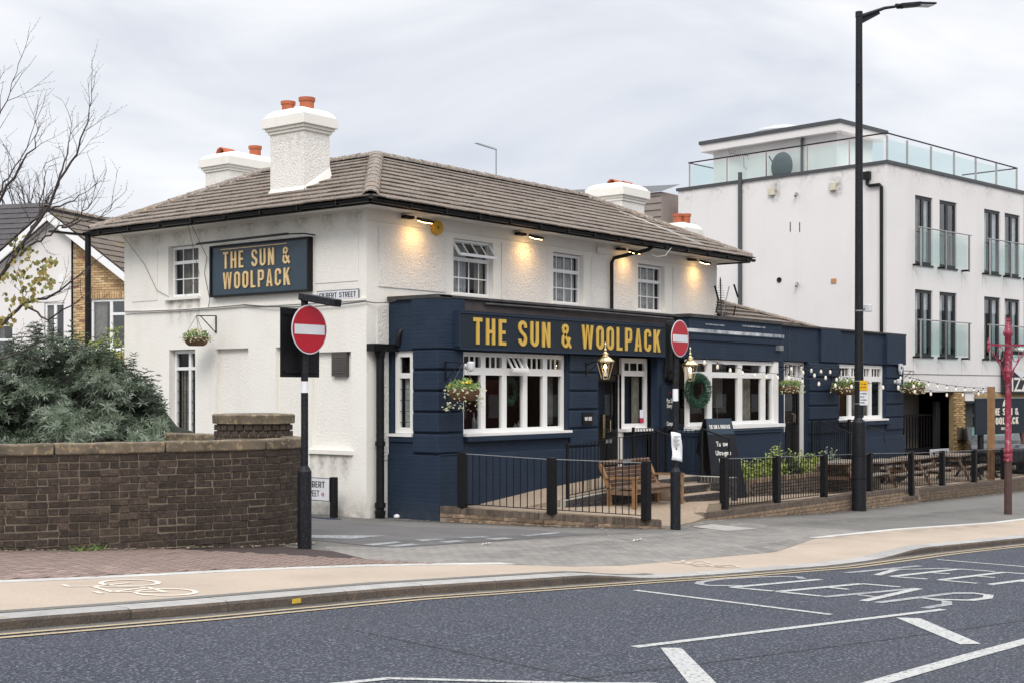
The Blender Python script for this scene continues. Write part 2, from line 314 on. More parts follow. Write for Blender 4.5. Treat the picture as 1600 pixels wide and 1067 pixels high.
def glyph(ch, t=.17):
    h = t/2; w = .46; W_ = {'I': t, 'W': .72, 'M': .6, '&': .56, ' ': .26, '.': t, ',': t, 'T': .44, 'E': .38, 'L': .36, 'F': .36}.get(ch, w)
    w = W_; r = w/2-h; x1 = w-h; q = []
    def rect(a, b, c, d): q.append([V((a, c)), V((b, c)), V((b, d)), V((a, d))])
    def pg(*p): q.append([V(x) for x in p])
    if ch == 'T': rect(0, w, 1-t, 1); rect(w/2-h, w/2+h, 0, 1-t)
    elif ch == 'H': rect(0, t, 0, 1); rect(w-t, w, 0, 1); rect(t, w-t, .5-h*.9, .5+h*.9)
    elif ch == 'E': rect(0, t, 0, 1); rect(t, w, 0, t*.9); rect(t, w, 1-t*.9, 1); rect(t, w*.9, .5-h*.9, .5+h*.9)
    elif ch == 'F': rect(0, t, 0, 1); rect(t, w, 1-t*.9, 1); rect(t, w*.9, .5-h*.9, .5+h*.9)
    elif ch == 'L': rect(0, t, 0, 1); rect(t, w, 0, t*.9)
    elif ch == 'I': rect(0, t, 0, 1)
    elif ch in '.,': rect(0, t, 0, t)
    elif ch == 'N': rect(0, t, 0, 1); rect(w-t, w, 0, 1); pg((t, 1), (t, .62), (w-t, 0), (w-t, .38))
    elif ch == 'M': rect(0, t, 0, 1); rect(w-t, w, 0, 1); pg((t, 1), (t, .6), (w/2, .1), (w/2, .5)); pg((w/2, .5), (w/2, .1), (w-t, .6), (w-t, 1))
    elif ch == 'U': q += strip([(h, 1)]+arc(h+r, h+r, r, r, 180, 360, 8)+[(x1, 1)], t)
    elif ch == 'O': q += strip(arc(h+r, h+r, r, r, 180, 360, 8)+arc(h+r, 1-h-r, r, r, 0, 180, 8), t, True)
    elif ch == 'C': q += strip([(x1, .33)]+arc(h+r, h+r, r, r, 360, 180, 8)+arc(h+r, 1-h-r, r, r, 180, 0, 8)+[(x1, .67)], t)
    elif ch == 'G': q += strip([(w-h-.14, .46), (x1, .46)]+arc(h+r, h+r, r, r, 360, 180, 8)+arc(h+r, 1-h-r, r, r, 180, 0, 8)+[(x1, .70)], t)
    elif ch == 'D': q += strip([(h, h), (h+.08, h)]+arc(x1-r, h+r, r, r, 270, 360, 5)+arc(x1-r, 1-h-r, r, r, 0, 90, 5)+[(h, 1-h)], t, True)
    elif ch == 'S': q += strip([(x1, .72)]+arc(h+r, 1-h-r, r, r, 0, 180, 8)+[(h, .68), (h+.05, .58), (x1-.05, .42), (x1, .32)]+arc(h+r, h+r, r, r, 0, -180, 8)+[(h, .28)], t)
    elif ch in 'PRB':
        rect(0, t, 0, 1); q += strip([(t, 1-h), (x1-.1, 1-h)]+arc(x1-.1, 1-h-.1, .1, .1, 90, 0, 4)+arc(x1-.1, .44+.1, .1, .1, 0, -90, 4)+[(t, .44)], t*.95)
        if ch == 'R': pg((w*.45, .44-h), (w*.45+t*.9, .44-h), (w+.01, 0), (w-t, 0))
        if ch == 'B': q += strip([(x1-.1, .44-h*.2), (x1-.02, .40), (x1, .3)]+arc(x1-.1, h+.1, .1, .1, 0, -90, 4)+[(t, h)], t*.95)
    elif ch == 'A': pg((0, 0), (t, 0), (w/2+.02, 1), (w/2-h*.9, 1)); pg((w-t, 0), (w, 0), (w/2+h*.9, 1), (w/2+.02, 1)); rect(t*1.15, w-t*1.15, .2, .2+t*.8)
    elif ch == 'K': rect(0, t, 0, 1); pg((t, .36), (t, .60), (w-t*.95, 1), (w+.01, 1)); pg((t+.02, .48), (t+.16, .62), (w+.02, 0), (w-t, 0))
    elif ch == 'W':
        a = t*.92; pg((0, 1), (a, 1), (w*.25+a/2, 0), (w*.25-a/2+.02, 0)); pg((w*.25+a/2, 0), (w*.25+a/2-.05, .22), (w/2-a*.4, 1), (w/2+.01, 1))
        pg((w/2+.01, 1), (w/2+a*.4, 1), (w*.75-a/2+.05, .22), (w*.75-a/2, 0)); pg((w-a, 1), (w, 1), (w*.75+a/2-.02, 0), (w*.75-a/2, 0))
    elif ch == 'Z': rect(0, w, 1-t*.9, 1); rect(0, w, 0, t*.9); pg((0, t*.9), (t*1.1, t*.9), (w, 1-t*.9), (w-t*1.1, 1-t*.9))
    elif ch == '&': q += strip([(w-.01, .02), (w*.2, .66), (w*.16, .80)]+arc(w*.40, .80, w*.24, .12, 180, 0, 6)+[(w*.6, .70), (w*.16, .42), (h, .26)]+arc(w*.42, .24, w*.42-h, .24-h, 180, 330, 7)+[(w-.06, .44)], t*.86)
    return q, w
def word_width(txt, sp=.11): return sum(glyph(c)[1] for c in txt)+sp*(len(txt)-1)
def write(txt, o, ux, uz, nrm, hgt, mat, parent, depth=.012, width=None, sp=.11, name='letter', joined=False, t=.17, local=False):
    """raised capital letters: o = lower left corner, ux/uz unit axes in the face, nrm outward; each letter its own part unless joined"""
    o = V(o); ux = V(ux).normalized(); uz = V(uz).normalized(); nrm = V(nrm).normalized()
    sx_ = hgt*1.0 if width is None else width/word_width(txt, sp); x = 0; mb = MB(); res = []
    for c in txt:
        q, w = glyph(c, t)
        if not joined: mb = MB()
        for k, poly in enumerate(q):
            pts = [o+ux*((p.x+x)*sx_)+uz*(p.y*hgt) for p in poly]
            dd = depth*(1-.03*(k % 3)) if c in '&BRKAW' else depth
            mb.prism(pts, nrm*dd)
        if not joined and q: res.append(mb.build(name, mat, parent, local=local, recalc=True))
        x += w+sp
    if joined: res.append(mb.build(name, mat, parent, local=local, recalc=True))
    return res
def script(txt, loc, rot, size, mat, parent, name='lettering', sx=.7, local=False):
    cu = bpy.data.curves.new('t', 'FONT'); cu.body = txt; cu.size = size; cu.offset = size*.012; cu.extrude = .001; cu.align_x = 'CENTER'
    to = bpy.data.objects.new('t', cu); me = bpy.data.meshes.new_from_object(to); me.materials.append(mat)
    bpy.data.objects.remove(to); o = bpy.data.objects.new(name, me); COL.objects.link(o)
    o.location = loc; o.rotation_euler = rot; o.scale = (sx, 1, 1); parent_to(o, parent, local); return o
# ------------------------------------------------------------------ the lie of the land: the street falls to the right
def gz(x):
    if x < -14: return .6076
    if x <= 10: return -.0434*x
    if x <= 30: return -.434-.02*(x-10)
    return -.834
def smooth(a, b, x):
    t = max(0, min(1, (x-a)/(b-a))); return t*t*(3-2*t)
def kd(x):                                # dropped kerb across the side road mouth
    return -.082*smooth(-5.4, -4.2, x)*(1-smooth(.2, 2.2, x))
def lerp_pts(pts, x):
    for (a, b), (c, d) in zip(pts, pts[1:]):
        if x <= c: return b+(d-b)*max(0, (x-a))/(c-a) if x > a else b
    return pts[-1][1]
KY = [(-40, -3.0), (-20, -5.0), (-11.62, -5.92), (-10.1, -6.13), (-7.8, -6.3), (-5.3, -6.78), (-4.3, -6.98), (-3.4, -7.2), (-1.0, -7.56), (1.06, -7.58), (2.3, -7.57), (5.9, -7.78), (20, -8.3), (70, -9)]
def ky(x): return lerp_pts(KY, x)         # kerb face line
def pz(x, y): return gz(x)+kd(x)*smooth(-4.6, -6.6, y)
# ------------------------------------------------------------------ ground, road, pavements
def frange(a, b, st):
    n = max(1, int(round((b-a)/st))); return [a+(b-a)*i/n for i in range(n+1)]
def sheet(name, mat, xs, ylo, yhi, zf, ny=4, off=0., kind='structure', parent=None):
    mb = MB(); m = ny+1; vs = []; fs = []
    for x in xs:
        a, b = ylo(x), yhi(x)
        for j in range(m):
            y = a+(b-a)*j/ny; vs.append((x, y, zf(x, y)+off))
    for i in range(len(xs)-1):
        for j in range(ny): fs.append((i*m+j, (i+1)*m+j, (i+1)*m+j+1, i*m+j+1))
    mb.add(vs, fs); o = mb.build(name, mat, parent, smooth=False)
    if kind: o['kind'] = kind
    return o
bigx = [-900, -300, -100, -40]+frange(-20, 40, 1)+[60, 100, 300, 1500]
sheet('ground', PASPH, bigx, lambda x: -900, lambda x: 1500, lambda x, y: gz(x)-.16, 2)
road = sheet('road', ASPH, [-300, -100, -40]+frange(-20, 40, .5)+[60, 100, 300], lambda x: -70, lambda x: ky(x)+.05, lambda x, y: gz(x)-.09, 2)
sheet('pavement', PASPH, [-300, -100, -40]+frange(-20, 40, .25)+[60, 100, 300], lambda x: ky(x)+.28, lambda x: 60, lambda x, y: pz(x, y), 140)
sheet('gutter_strip', PASPH, frange(-20, 40, .25), lambda x: ky(x)-.20, lambda x: ky(x)+.04, lambda x, y: gz(x)-.09, 1, .003)
def yline(off, w, name):
    sheet(name, PAINTY, frange(-20, 40, .25), lambda x: ky(x)-off-w, lambda x: ky(x)-off, lambda x, y: gz(x)-.09, 1, .007)
yline(.16, .062, 'yellow_line'); yline(.31, .062, 'yellow_line')
# kerb: granite stones with worn dark faces, sunk where the side road crosses
kerb = MB().box(-19.9, -19.8, ky(-19.85)+.02, ky(-19.85)+.2, .1, .55).build('kerb', KERB); kerb['kind'] = 'structure'
xk = -19.8
while xk < 34:
    Ls = random.choice([.9, .92, .95, 1.1, 1.3]) if xk < 2 else random.choice([.9, .95]); x1 = xk+Ls-.008
    mb = MB(); vs = []; ns = 3; w = .27
    for i in range(ns+1):
        x = xk+(x1-xk)*i/ns; y = ky(x); zt = pz(x, y)+.004; zb = gz(x)-.2
        vs += [(x, y, zb), (x, y+.004, zt-.03), (x, y+.022, zt-.008), (x, y+.05, zt), (x, y+w, zt+.0), (x, y+w, zb)]
    fs = []; mi = []
    for i in range(ns):
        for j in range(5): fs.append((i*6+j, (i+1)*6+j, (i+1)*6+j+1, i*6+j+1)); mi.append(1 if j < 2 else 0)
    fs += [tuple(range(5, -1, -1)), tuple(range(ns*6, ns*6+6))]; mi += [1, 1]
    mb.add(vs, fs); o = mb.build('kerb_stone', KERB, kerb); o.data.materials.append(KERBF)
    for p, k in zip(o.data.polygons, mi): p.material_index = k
    xk += Ls
# yellow loading marks on the kerb
for x in (-11.75, -9.02):
    mb = MB(); y = ky(x); mb.add([(x, y-.004, gz(x)-.07), (x+.1, ky(x+.1)-.004, gz(x)-.07), (x+.1, ky(x+.1)-.002, gz(x)-.028), (x, y-.002, gz(x)-.028)], [(0, 1, 2, 3)]); mb.build('kerb_mark', YEL, kerb)
mb = MB(); mb.add([(-11.95, ky(-11.95)+.05, pz(-12, -5.9)+.008), (-11.55, ky(-11.55)+.05, pz(-11.5, -5.9)+.008), (-11.78, ky(-11.7)+.22, pz(-11.7, -5.7)+.008), (-12.0, ky(-12)+.26, pz(-12, -5.7)+.008)], [(0, 1, 2, 3)]); mb.build('kerb_mark', YEL, kerb)
# pale line of edging slabs between red pavers and the cycle lane
WL = [(-20, -2.2), (-13, -3.1), (-10.35, -3.80), (-9.82, -3.97), (-9.2, -4.10), (-7.74, -4.36), (-6.36, -4.80), (-5.06, -5.50)]
def wl(x): return lerp_pts(WL, x)
WR = [(2.3, -5.72), (6, -5.62), (11.43, -6.05), (20, -6.6), (60, -8)]
def wr(x): return lerp_pts(WR, x)
def cyc_in(x): return wl(x)-.09 if x <= -5.06 else (lerp_pts([(-5.06, -5.59), (-3.5, -6.05), (0, -6.2), (2.3, -5.8)], x) if x < 2.3 else wr(x)-.1)
sheet('cycle_lane', TAN, frange(-20, 40, .25), lambda x: ky(x)+.268, cyc_in, lambda x, y: pz(x, y), 4, .004)
sheet('kerb_channel', PASPH, frange(-20, -4, .25), lambda x: ky(x)+.27, lambda x: ky(x)+.40, lambda x, y: pz(x, y), 1, .008)
edg = MB().box(-19.9, -19.85, wl(-19.9), wl(-19.9)+.1, gz(-19.9), gz(-19.9)+.01).build('edging', KSLAB); edg['kind'] = 'structure'
x = -13.6
while x < -5.1:
    x1 = min(-5.06, x+.44); mb = MB(); vs = []
    for xx in (x+.003, x1-.003):
        y = wl(xx); z = gz(xx)
        vs += [(xx, y-.09, z), (xx, y-.09, z+.010), (xx, y+.10, z+.010), (xx, y+.10, z)]
    mb.add(vs, [(0, 1, 2, 3), (7, 6, 5, 4), (0, 4, 5, 1), (1, 5, 6, 2), (2, 6, 7, 3)]); mb.build('edging_slab', KSLAB, edg); x = x1
sheet('white_edge_line', KSLAB, frange(2.3, 34, .3), lambda x: wr(x)-.1, lambda x: wr(x)+.08, lambda x, y: pz(x, y), 1, .008)
# grey sett paving over the side road mouth
SETT = M('grey_setts', (.25, .238, .22), .9, (.18, .172, .16), 2.2, .9, bump=.5, bs=60, fleck=(.33, .31, .28), fs=40, fa=.4, stain=(.12, .11, .10), st=(1, 1, 1), sts=.8, sta=.4)
t = SETT.node_tree; N = t.nodes; K = t.links.new; b = N['Principled BSDF']
bt = N.new('ShaderNodeTexBrick'); g = N.new('ShaderNodeNewGeometry'); K(g.outputs['Position'], bt.inputs['Vector'])
bt.inputs['Scale'].default_value = 1; bt.inputs['Brick Width'].default_value = .2; bt.inputs['Row Height'].default_value = .1; bt.inputs['Mortar Size'].default_value = .006; bt.inputs['Color1'].default_value = (1.08, 1.05, 1.02, 1); bt.inputs['Color2'].default_value = (.86, .86, .86, 1); bt.inputs['Mortar'].default_value = (.5, .48, .45, 1)
src = b.inputs['Base Color'].links[0].from_socket; mx = N.new('ShaderNodeMix'); mx.data_type = 'RGBA'; mx.blend_type = 'MULTIPLY'; mx.inputs[0].default_value = 1
K(src, mx.inputs[6]); K(bt.outputs[0], mx.inputs[7]); K(mx.outputs[2], b.inputs['Base Color'])
sheet('block_paving', SETT, frange(-6.2, 4.8, .25), lambda x: cyc_in(x)+.01 if x > -5 else wl(x)+.11, lambda x: lerp_pts([(-6.2, -4.6), (-5.3, -2.6), (-4.5, -3.3), (2.0, -3.75), (4.8, -3.1)], x), lambda x, y: pz(x, y), 6, .004)
SIDEA = M('side_road_asphalt', (.115, .11, .108), .92, (.085, .082, .082), 1.4, .8, bump=.7, bs=110, bd=3, fleck=(.24, .23, .22), fs=80, fa=.4)
sheet('side_road', SIDEA, frange(-4.62, -.3, .24), lambda x: -3.28-.03*x*0, lambda x: lerp_pts([(-4.62, 26), (-1.7, 26), (-1.65, -.6), (-.3, -1.9)], x), lambda x, y: pz(x, y), 40, .0045)
def flat(name, pts, mat, off, zf=pz, kind='structure'):
    mb = MB(); mb.add([(x, y, zf(x, y)+off) for x, y in pts], [tuple(range(len(pts)))]); o = mb.build(name, mat)
    if o.data.polygons[0].normal.z < 0: o.data.flip_normals()
    o['kind'] = kind; return o
for q in ([(-4.07,-1.19),(-3.18,-1.84),(-4.03,-1.98),(-4.5,-1.5)], [(-4.6,-2.74),(-3.84,-2.62),(-3.9,-2.80),(-4.6,-2.92)], [(-3.45,-2.57),(-2.95,-2.56),(-2.96,-2.76),(-3.5,-2.78)],
          [(-2.57,-2.60),(-2.09,-2.66),(-2.12,-2.86),(-2.6,-2.80)], [(-4.53,-3.06),(-3.93,-2.98),(-3.91,-3.14),(-4.5,-3.24)], [(-3.45,-3.0),(-2.95,-2.93),(-2.93,-3.13),(-3.42,-3.2)], [(-2.45,-3.0),(-2.0,-2.98),(-2.0,-3.18),(-2.44,-3.21)], [(-1.5, -2.9), (-.4, -2.75), (-.4, -2.88), (-1.5, -3.06)]):
    flat('road_marking', q, PAINTF, .009)
flat('pale_paving_slab', [(2.86,-3.22),(3.85,-3.05),(3.46,-4.15),(2.41,-4.18)], M('pale_patch', (.36, .345, .32), .9, (.29, .28, .26), 5, .8, bump=.4), .009)
# road surface markings
rz = lambda x, y: gz(x)-.09
def thick(name, pts, w, mat, off=.005, zf=rz):
    mb = MB()
    for q in strip(pts, w): mb.add([(p.x, p.y, zf(p.x, p.y)+off) for p in q], [(0, 1, 2, 3)])
    o = mb.build(name, mat); o['kind'] = 'structure'
    for p in o.data.polygons:
        if p.normal.z < 0: o.data.flip_normals(); break
    return o
RL = [[(-2.93,-8.09),(-2.78,-7.97),(-2.84,-7.84),(-3.18,-7.66),(-3.76,-7.50),(-4.2,-7.5),(-4.42,-7.6),(-4.47,-7.76),(-4.18,-8.01)],
 [(-2.83,-8.26),(-4.44,-8.01)],[(-4.44,-8.01),(-4.41,-8.48)],[(-2.88,-8.78),(-4.41,-8.53)],[(-2.88,-8.78),(-2.85,-9.21)],[(-3.57,-8.69),(-3.58,-8.94)],[(-4.41,-8.53),(-4.41,-9.01)],
 [(-4.48,-9.07),(-2.84,-9.40)],[(-2.84,-9.42),(-4.48,-9.50)],[(-3.98,-9.20),(-4.02,-9.45)],[(-4.51,-9.65),(-2.99,-9.85)],[(-2.99,-9.85),(-2.8,-10.0),(-2.85,-10.18),(-3.15,-10.27),(-3.5,-10.22),(-3.70,-9.98),(-3.72,-9.80)],
 [(-3.75,-9.90),(-3.80,-10.08),(-4.05,-10.18),(-4.56,-10.15)],[(-1.81,-8.12),(-.03,-8.34)],[(-.93,-8.30),(-.05,-8.74)],[(-.85,-8.34),(-1.75,-8.48)],[(-.04,-8.85),(-1.78,-8.67)],[(-.04,-8.85),(.01,-9.29)],[(-.86,-8.76),(-.8,-9.01)],
 [(-1.78,-8.67),(-1.70,-9.08)],[(.03,-9.4),(-1.7,-9.22)],[(.03,-9.4),(.04,-9.84)],[(-.81,-9.29),(-.81,-9.56)],[(-1.7,-9.22),(-1.7,-9.66)],[(-1.7,-9.80),(-.2,-9.97)],[(-.2,-9.97),(-.1,-10.2),(-.3,-10.4),(-.8,-10.4),(-1.0,-10.2),(-1.0,-9.9)]]
for i, l in enumerate(RL): thick('road_lettering', l, .098, PAINTF if i in (0, 7, 9, 10, 12, 14, 13) else PAINTW, .005+.0006*(i % 3))
thick('road_marking', [(-5.51,-7.49),(-5.74,-9.74)], .085, PAINTW); thick('road_marking', [(-8.73,-9.57),(-4.5,-10.31)], .085, PAINTW)
thick('road_marking', [(1.17,-8.11),(1.09,-9.9)], .085, PAINTW); thick('road_marking', [(-9.15,-11.47),(-7.2,-11.52),(-4.6,-11.62)], .13, PAINTW)
thick('road_marking', [(-11.45,-9.1),(-10.98,-9.22),(-10.26,-10.13),(-9.9,-10.5)], .07, PAINTW)
for q in ([(-8.61,-9.72),(-8.51,-9.84),(-9.66,-10.8),(-9.79,-10.67)], [(-5.47,-10.24),(-5.34,-10.41),(-6.51,-11.36),(-6.67,-11.25)]): flat('road_marking', q, PAINTW, .005, rz)
# bicycle painted on the buff lane, seen end-on
def bike(cx, cy, dx, dy, s, mat):
    ax = V((dx, dy)).normalized(); ay = V((-ax.y, ax.x))
    P = lambda u, v: tuple(V((cx, cy))+ax*(u*s)+ay*(v*s))
    def cyc_(n, pts, w): thick(n, [P(*p) for p in pts], w, mat, .009, pz)
    for c in (-.42, .42):
        pts = [(c+.27*cos(R(a)), .27*sin(R(a))) for a in range(0, 361, 20)]; cyc_('cycle_symbol', pts, .05)
    cyc_('cycle_symbol', [(-.42, 0), (-.2, .42), (.28, .42), (.42, 0)], .05); cyc_('cycle_symbol', [(-.2, .42), (0, 0), (.28, .42), (.36, .62), (.52, .62)], .045); cyc_('cycle_symbol', [(-.42, 0), (0, 0)], .045); cyc_('cycle_symbol', [(-.3, .55), (-.12, .55)], .05)
bike(-9.62, -4.98, .25, 1.0, .95, PAINTC)
bike(-2.35, -6.55, .3, 1, .62, PAINTFC)
# patio in front of the pub
PX = [(0, .24), (1.0, .20), (2.3, .13), (3.5, .085), (5.2, .06), (6.4, .01), (8, -.07), (10.5, -.14), (15, -.30), (22, -.36), (34, -.5)]
def pf(x, y):
    p = lerp_pts(PX, x)
    if x < 1.75: return p-.06*smooth(-1, -3, y)
    m = smooth(1.75, 1.98, x)*(1-smooth(4.9, 5.1, x))
    return p-(p-gz(x)-.006)*smooth(-1.4, -2.7, y)*m-.06*smooth(-1, -3, y)*(1-smooth(2.2, 3, x))
YLO = [(0, -.1), (.6, -1.72), (1.95, -3.2), (4.95, -2.3), (5.2, -2.2), (40, -2.2)]
sheet('patio', PATIO, frange(.02, 26, .2), lambda x: lerp_pts(YLO, x), lambda x: .3 if x < 20 else 2, pf, 14, .006)

# ------------------------------------------------------------------ bricks
def brick_mesh(name, lx, ly, lz, mat, j=.004, seed=0):
    rnd = random.Random(seed); c = .006; vs = []
    for z in (-lz/2, lz/2):
        for (x, y) in ((-lx/2, -ly/2), (lx/2, -ly/2), (lx/2, ly/2), (-lx/2, ly/2)):
            vs.append((x+rnd.uniform(-j, j), y+(rnd.uniform(-j, j)), z+rnd.uniform(-j, j)*.6))
    mb = MB(); mb.add(vs, [(0, 3, 2, 1), (4, 5, 6, 7), (0, 1, 5, 4), (1, 2, 6, 5), (2, 3, 7, 6), (3, 0, 4, 7)])
    # worn face: an inner front quad pushed out a touch
    f = [V(vs[0]), V(vs[1]), V(vs[5]), V(vs[4])]; cen = sum(f, V())/4
    fr = [cen+(p-cen)*.86+V((0, -.006, 0)) for p in f]
    b = len(mb.v); mb.v += [tuple(p) for p in fr]; mb.f.remove((0, 1, 5, 4)); mb.f += [(0, 1, b+1, b), (1, 5, b+2, b+1), (5, 4, b+3, b+2), (4, 0, b, b+3), (b, b+1, b+2, b+3)]
    me = bpy.data.meshes.new(name); me.from_pydata(mb.v, [], mb.f); me.materials.append(mat); return me
def resample(pts, n=24):
    P = [V((*p, 0)) for p in pts]; out = []
    for i in range(len(P)-1):
        p0 = P[max(i-1, 0)]; p1 = P[i]; p2 = P[i+1]; p3 = P[min(i+2, len(P)-1)]
        for k in range(n):
            t = k/n; out.append(.5*((2*p1)+(p2-p0)*t+(2*p0-5*p1+4*p2-p3)*t*t+(3*p1-p0-3*p2+p3)*t**3))
    out.append(P[-1]); return out
class Path:
    def __init__(s, pts, curve=True):
        s.p = resample(pts) if curve else [V((*q, 0)) for q in pts]; s.d = [0]
        for a, b in zip(s.p, s.p[1:]): s.d.append(s.d[-1]+(b-a).length)
        s.L = s.d[-1]
    def at(s, t):
        t = max(0, min(s.L-1e-6, t)); i = 0
        lo, hi = 0, len(s.d)-1
        while hi-lo > 1:
            m = (lo+hi)//2
            if s.d[m] <= t: lo = m
            else: hi = m
        a, b = s.p[lo], s.p[hi]; k = (t-s.d[lo])/max(1e-9, s.d[hi]-s.d[lo]); return a.lerp(b, k), (b-a).normalized()
def ribbon(mb, path, s0, s1, o0, o1, zf0, zf1, step=.2):
    """solid following a path between lateral offsets o0..o1 (positive = left of travel)"""
    n = max(1, int((s1-s0)/step)); vs = []
    for i in range(n+1):
        p, d = path.at(s0+(s1-s0)*i/n); nn = V((-d.y, d.x, 0))
        a = p+nn*o0; b = p+nn*o1; z0 = zf0(p.x, p.y); z1 = zf1(p.x, p.y)
        vs += [(a.x, a.y, z0), (a.x, a.y, z1), (b.x, b.y, z1), (b.x, b.y, z0)]
    fs = [(3, 2, 1, 0), (4*n, 4*n+1, 4*n+2, 4*n+3)]
    for i in range(n):
        for j in range(4): fs.append((4*i+j, 4*i+(j+1) % 4, 4*i+4+(j+1) % 4, 4*i+4+j))
    return mb.add(vs, fs)
CAMP = V((-17.14, -15.02, 2.17))
def add_inst(mb, me, mat4):
    mb.add([mat4 @ v.co for v in me.vertices], [tuple(p.vertices) for p in me.polygons])
def brick_set(parent, items, limit=300, name='brick', sname='brickwork'):
    """items: (mesh, location, z rotation, tilt). nearest ones as objects, the rest joined"""
    items.sort(key=lambda q: (V(q[1])-CAMP).length)
    for me, loc, rz_, tl in items[:limit]: inst(name, me, parent, loc, (tl, 0, rz_))
    if items[limit:]:
        mb = MB()
        for me, loc, rz_, tl in items[limit:]: add_inst(mb, me, Matrix.Translation(loc) @ Matrix.Rotation(rz_, 4, 'Z'))
        stuff(mb.build(sname, items[0][0].materials[0], parent))
# curved dark brick boundary wall
wp = Path([(-11.2, 1.2), (-10.3, .3), (-9.5, -.45), (-8.7, -1.08), (-8.0, -1.45), (-7.3, -1.72), (-6.6, -1.95), (-6.0, -2.13), (-5.5, -2.2), (-5.02, -2.06), (-4.74, -1.70), (-4.66, -1.2), (-4.7, -.2), (-4.8, 2.5), (-4.9, 6)])
bw = thing('brick_wall', 'curved dark brown brick boundary wall with mossy stone coping below the bush', 'wall', (-7.3, -1.72, .3))
mb = MB(); ribbon(mb, wp, 0, wp.L-3.4, .004, .21, lambda x, y: -.2, lambda x, y: 1.447, .12); mb.build('mortar_core', MORT, bw)
STR = [brick_mesh('brick', .217, .06, .073, BRK, .0055, i) for i in range(6)]; HDR = [brick_mesh('brick', .105, .06, .073, BRK, .0055, 9+i) for i in range(4)]
items = []; pitch = .0862
for k in range(15):
    zc = .152+pitch*(k+.5); s = .03+(.06 if k % 2 else 0)
    while s < wp.L-4.4:
        st_ = (k % 2 == 0) if random.random() > .04 else (k % 2 == 1)
        l = .228 if st_ else .1155
        p, d = wp.at(s+l/2); nn = V((-d.y, d.x, 0))
        if zc > gz(p.x)+.01-.03:
            q = p+nn*(.03+random.uniform(-.006, .006)); items.append((random.choice(STR if st_ else HDR), (q.x, q.y, zc+random.uniform(-.002, .002)+(.01*(noise.noise(V((s*.8, 0, k*.1)))) if k < 5 else 0)), math.atan2(d.y, d.x)+random.uniform(-.01, .01), 0))
        s += l
brick_set(bw, items)
s = .1
for l in [1.3, 1.25, 1.32, 1.28, 1.30, 1.22, .8, .55, .6, .9, 1.3, 1.3]:
    mb = MB(); e_ = .012; ribbon(mb, wp, s+.008, s+l-.008, -.03, .25, lambda x, y: 1.449, lambda x, y: 1.58+.004*sin(x*9), .1)
    mb.build('coping_stone', STONE, bw, bevel=.02); s += l
# rounded pier with a stone cap behind the wall end
pr = thing('wall_pier', 'rounded brick pier with flat stone cap at end of boundary wall', 'pier', (-4.95, -1.05, .2))
MB().lathe((-4.95, -1.05, 0), [(.485, 0), (.485, 1.745)], 32).build('mortar_core', MORT, pr)
HD2 = [brick_mesh('brick', .10, .05, .068, BRK, .003, 30+i) for i in range(3)]
for k in range(4):
    for i in range(26):
        a = 2*pi*(i+.5*(k % 2))/26
        if cos(a-R(218)) < -.1: continue
        inst('brick', random.choice(HD2), pr, (-4.95+.488*cos(a), -1.05+.488*sin(a), 1.70-.0862*k), (0, 0, a+pi/2))
MB().lathe((-4.95, -1.05, 0), [(.50, 1.747), (.545, 1.752), (.55, 1.86), (.53, 1.875), (.3, 1.885)], 32).build('cap_stone', STONE, pr, smooth=True)
MB().lathe((-4.95, -1.05, 0), [(.50, 1.52), (.515, 1.60), (.50, 1.62)], 32).build('lower_stone', STONE, pr, smooth=True)
# red herringbone pavers
pv = sheet('paver_bed', PAVB, frange(-13.4, -5.6, .3), lambda x: wl(x)+.1, lambda x: lerp_pts([(-13.4, 1.2), (-10.3, .6), (-8.7, -.8), (-7.3, -1.6), (-6.0, -2.05), (-5.6, -2.1)], x), pz, 6, .003)
PM = []
for i in range(4):
    rr = random.Random(i); mb = MB(); a, b_, h = .0955, .0455, .013; c_ = .004
    mb.add([(-a, -b_, -.01), (a, -b_, -.01), (a, b_, -.01), (-a, b_, -.01), (-a+c_, -b_+c_, h+rr.uniform(-.001, .001)), (a-c_, -b_+c_, h), (a-c_, b_-c_, h+rr.uniform(-.001, .001)), (-a+c_, b_-c_, h)], [(4, 5, 6, 7), (0, 1, 5, 4), (1, 2, 6, 5), (2, 3, 7, 6), (3, 0, 4, 7)])
    me = bpy.data.meshes.new('paver'); me.from_pydata(mb.v, [], mb.f); me.materials.append(PAVER); PM.append(me)
th0 = R(-17+45); ca, sa = cos(th0), sin(th0); its = []
def wall_y(x): return lerp_pts([(-13.4, 1.5), (-11.2, 1.2), (-10.3, .3), (-9.5, -.45), (-8.7, -1.08), (-8.0, -1.45), (-7.3, -1.72), (-6.6, -1.95), (-6.0, -2.13), (-5.5, -2.2), (-5.2, -2.2)], x)
for i in range(-90, 90):
    for j in range(-90, 90):
        c = (i-j) % 4
        if c == 0: u, v, r_ = (i+1)*.1, (j+.5)*.1, 0
        elif c == 3: u, v, r_ = (i+.5)*.1, (j+1)*.1, pi/2
        else: continue
        x = -8.2+u*ca-v*sa; y = -3.0+u*sa+v*ca
        if -12.6 < x < -5.55 and wl(x)+.12 < y < wall_y(x)-.0 and x+.42*(y+4.5) < -5.95+.6*(y+4.5)*0:
            its.append((random.choice(PM), (x, y, gz(x)+.0+random.uniform(-.0015, .0015)), th0+r_, 0))
its.sort(key=lambda q: (V(q[1])-CAMP).length)
tilt = Matrix.Rotation(math.atan(.0434), 4, 'Y')
mb = MB()
for k, (me, loc, r_, _) in enumerate(its):
    if k < 300:
        o = bpy.data.objects.new('paver', me); COL.objects.link(o); o.matrix_basis = Matrix.Translation(loc) @ tilt @ Matrix.Rotation(r_, 4, 'Z'); parent_to(o, pv)
    else: add_inst(mb, me, Matrix.Translation(loc) @ tilt @ Matrix.Rotation(r_, 4, 'Z'))
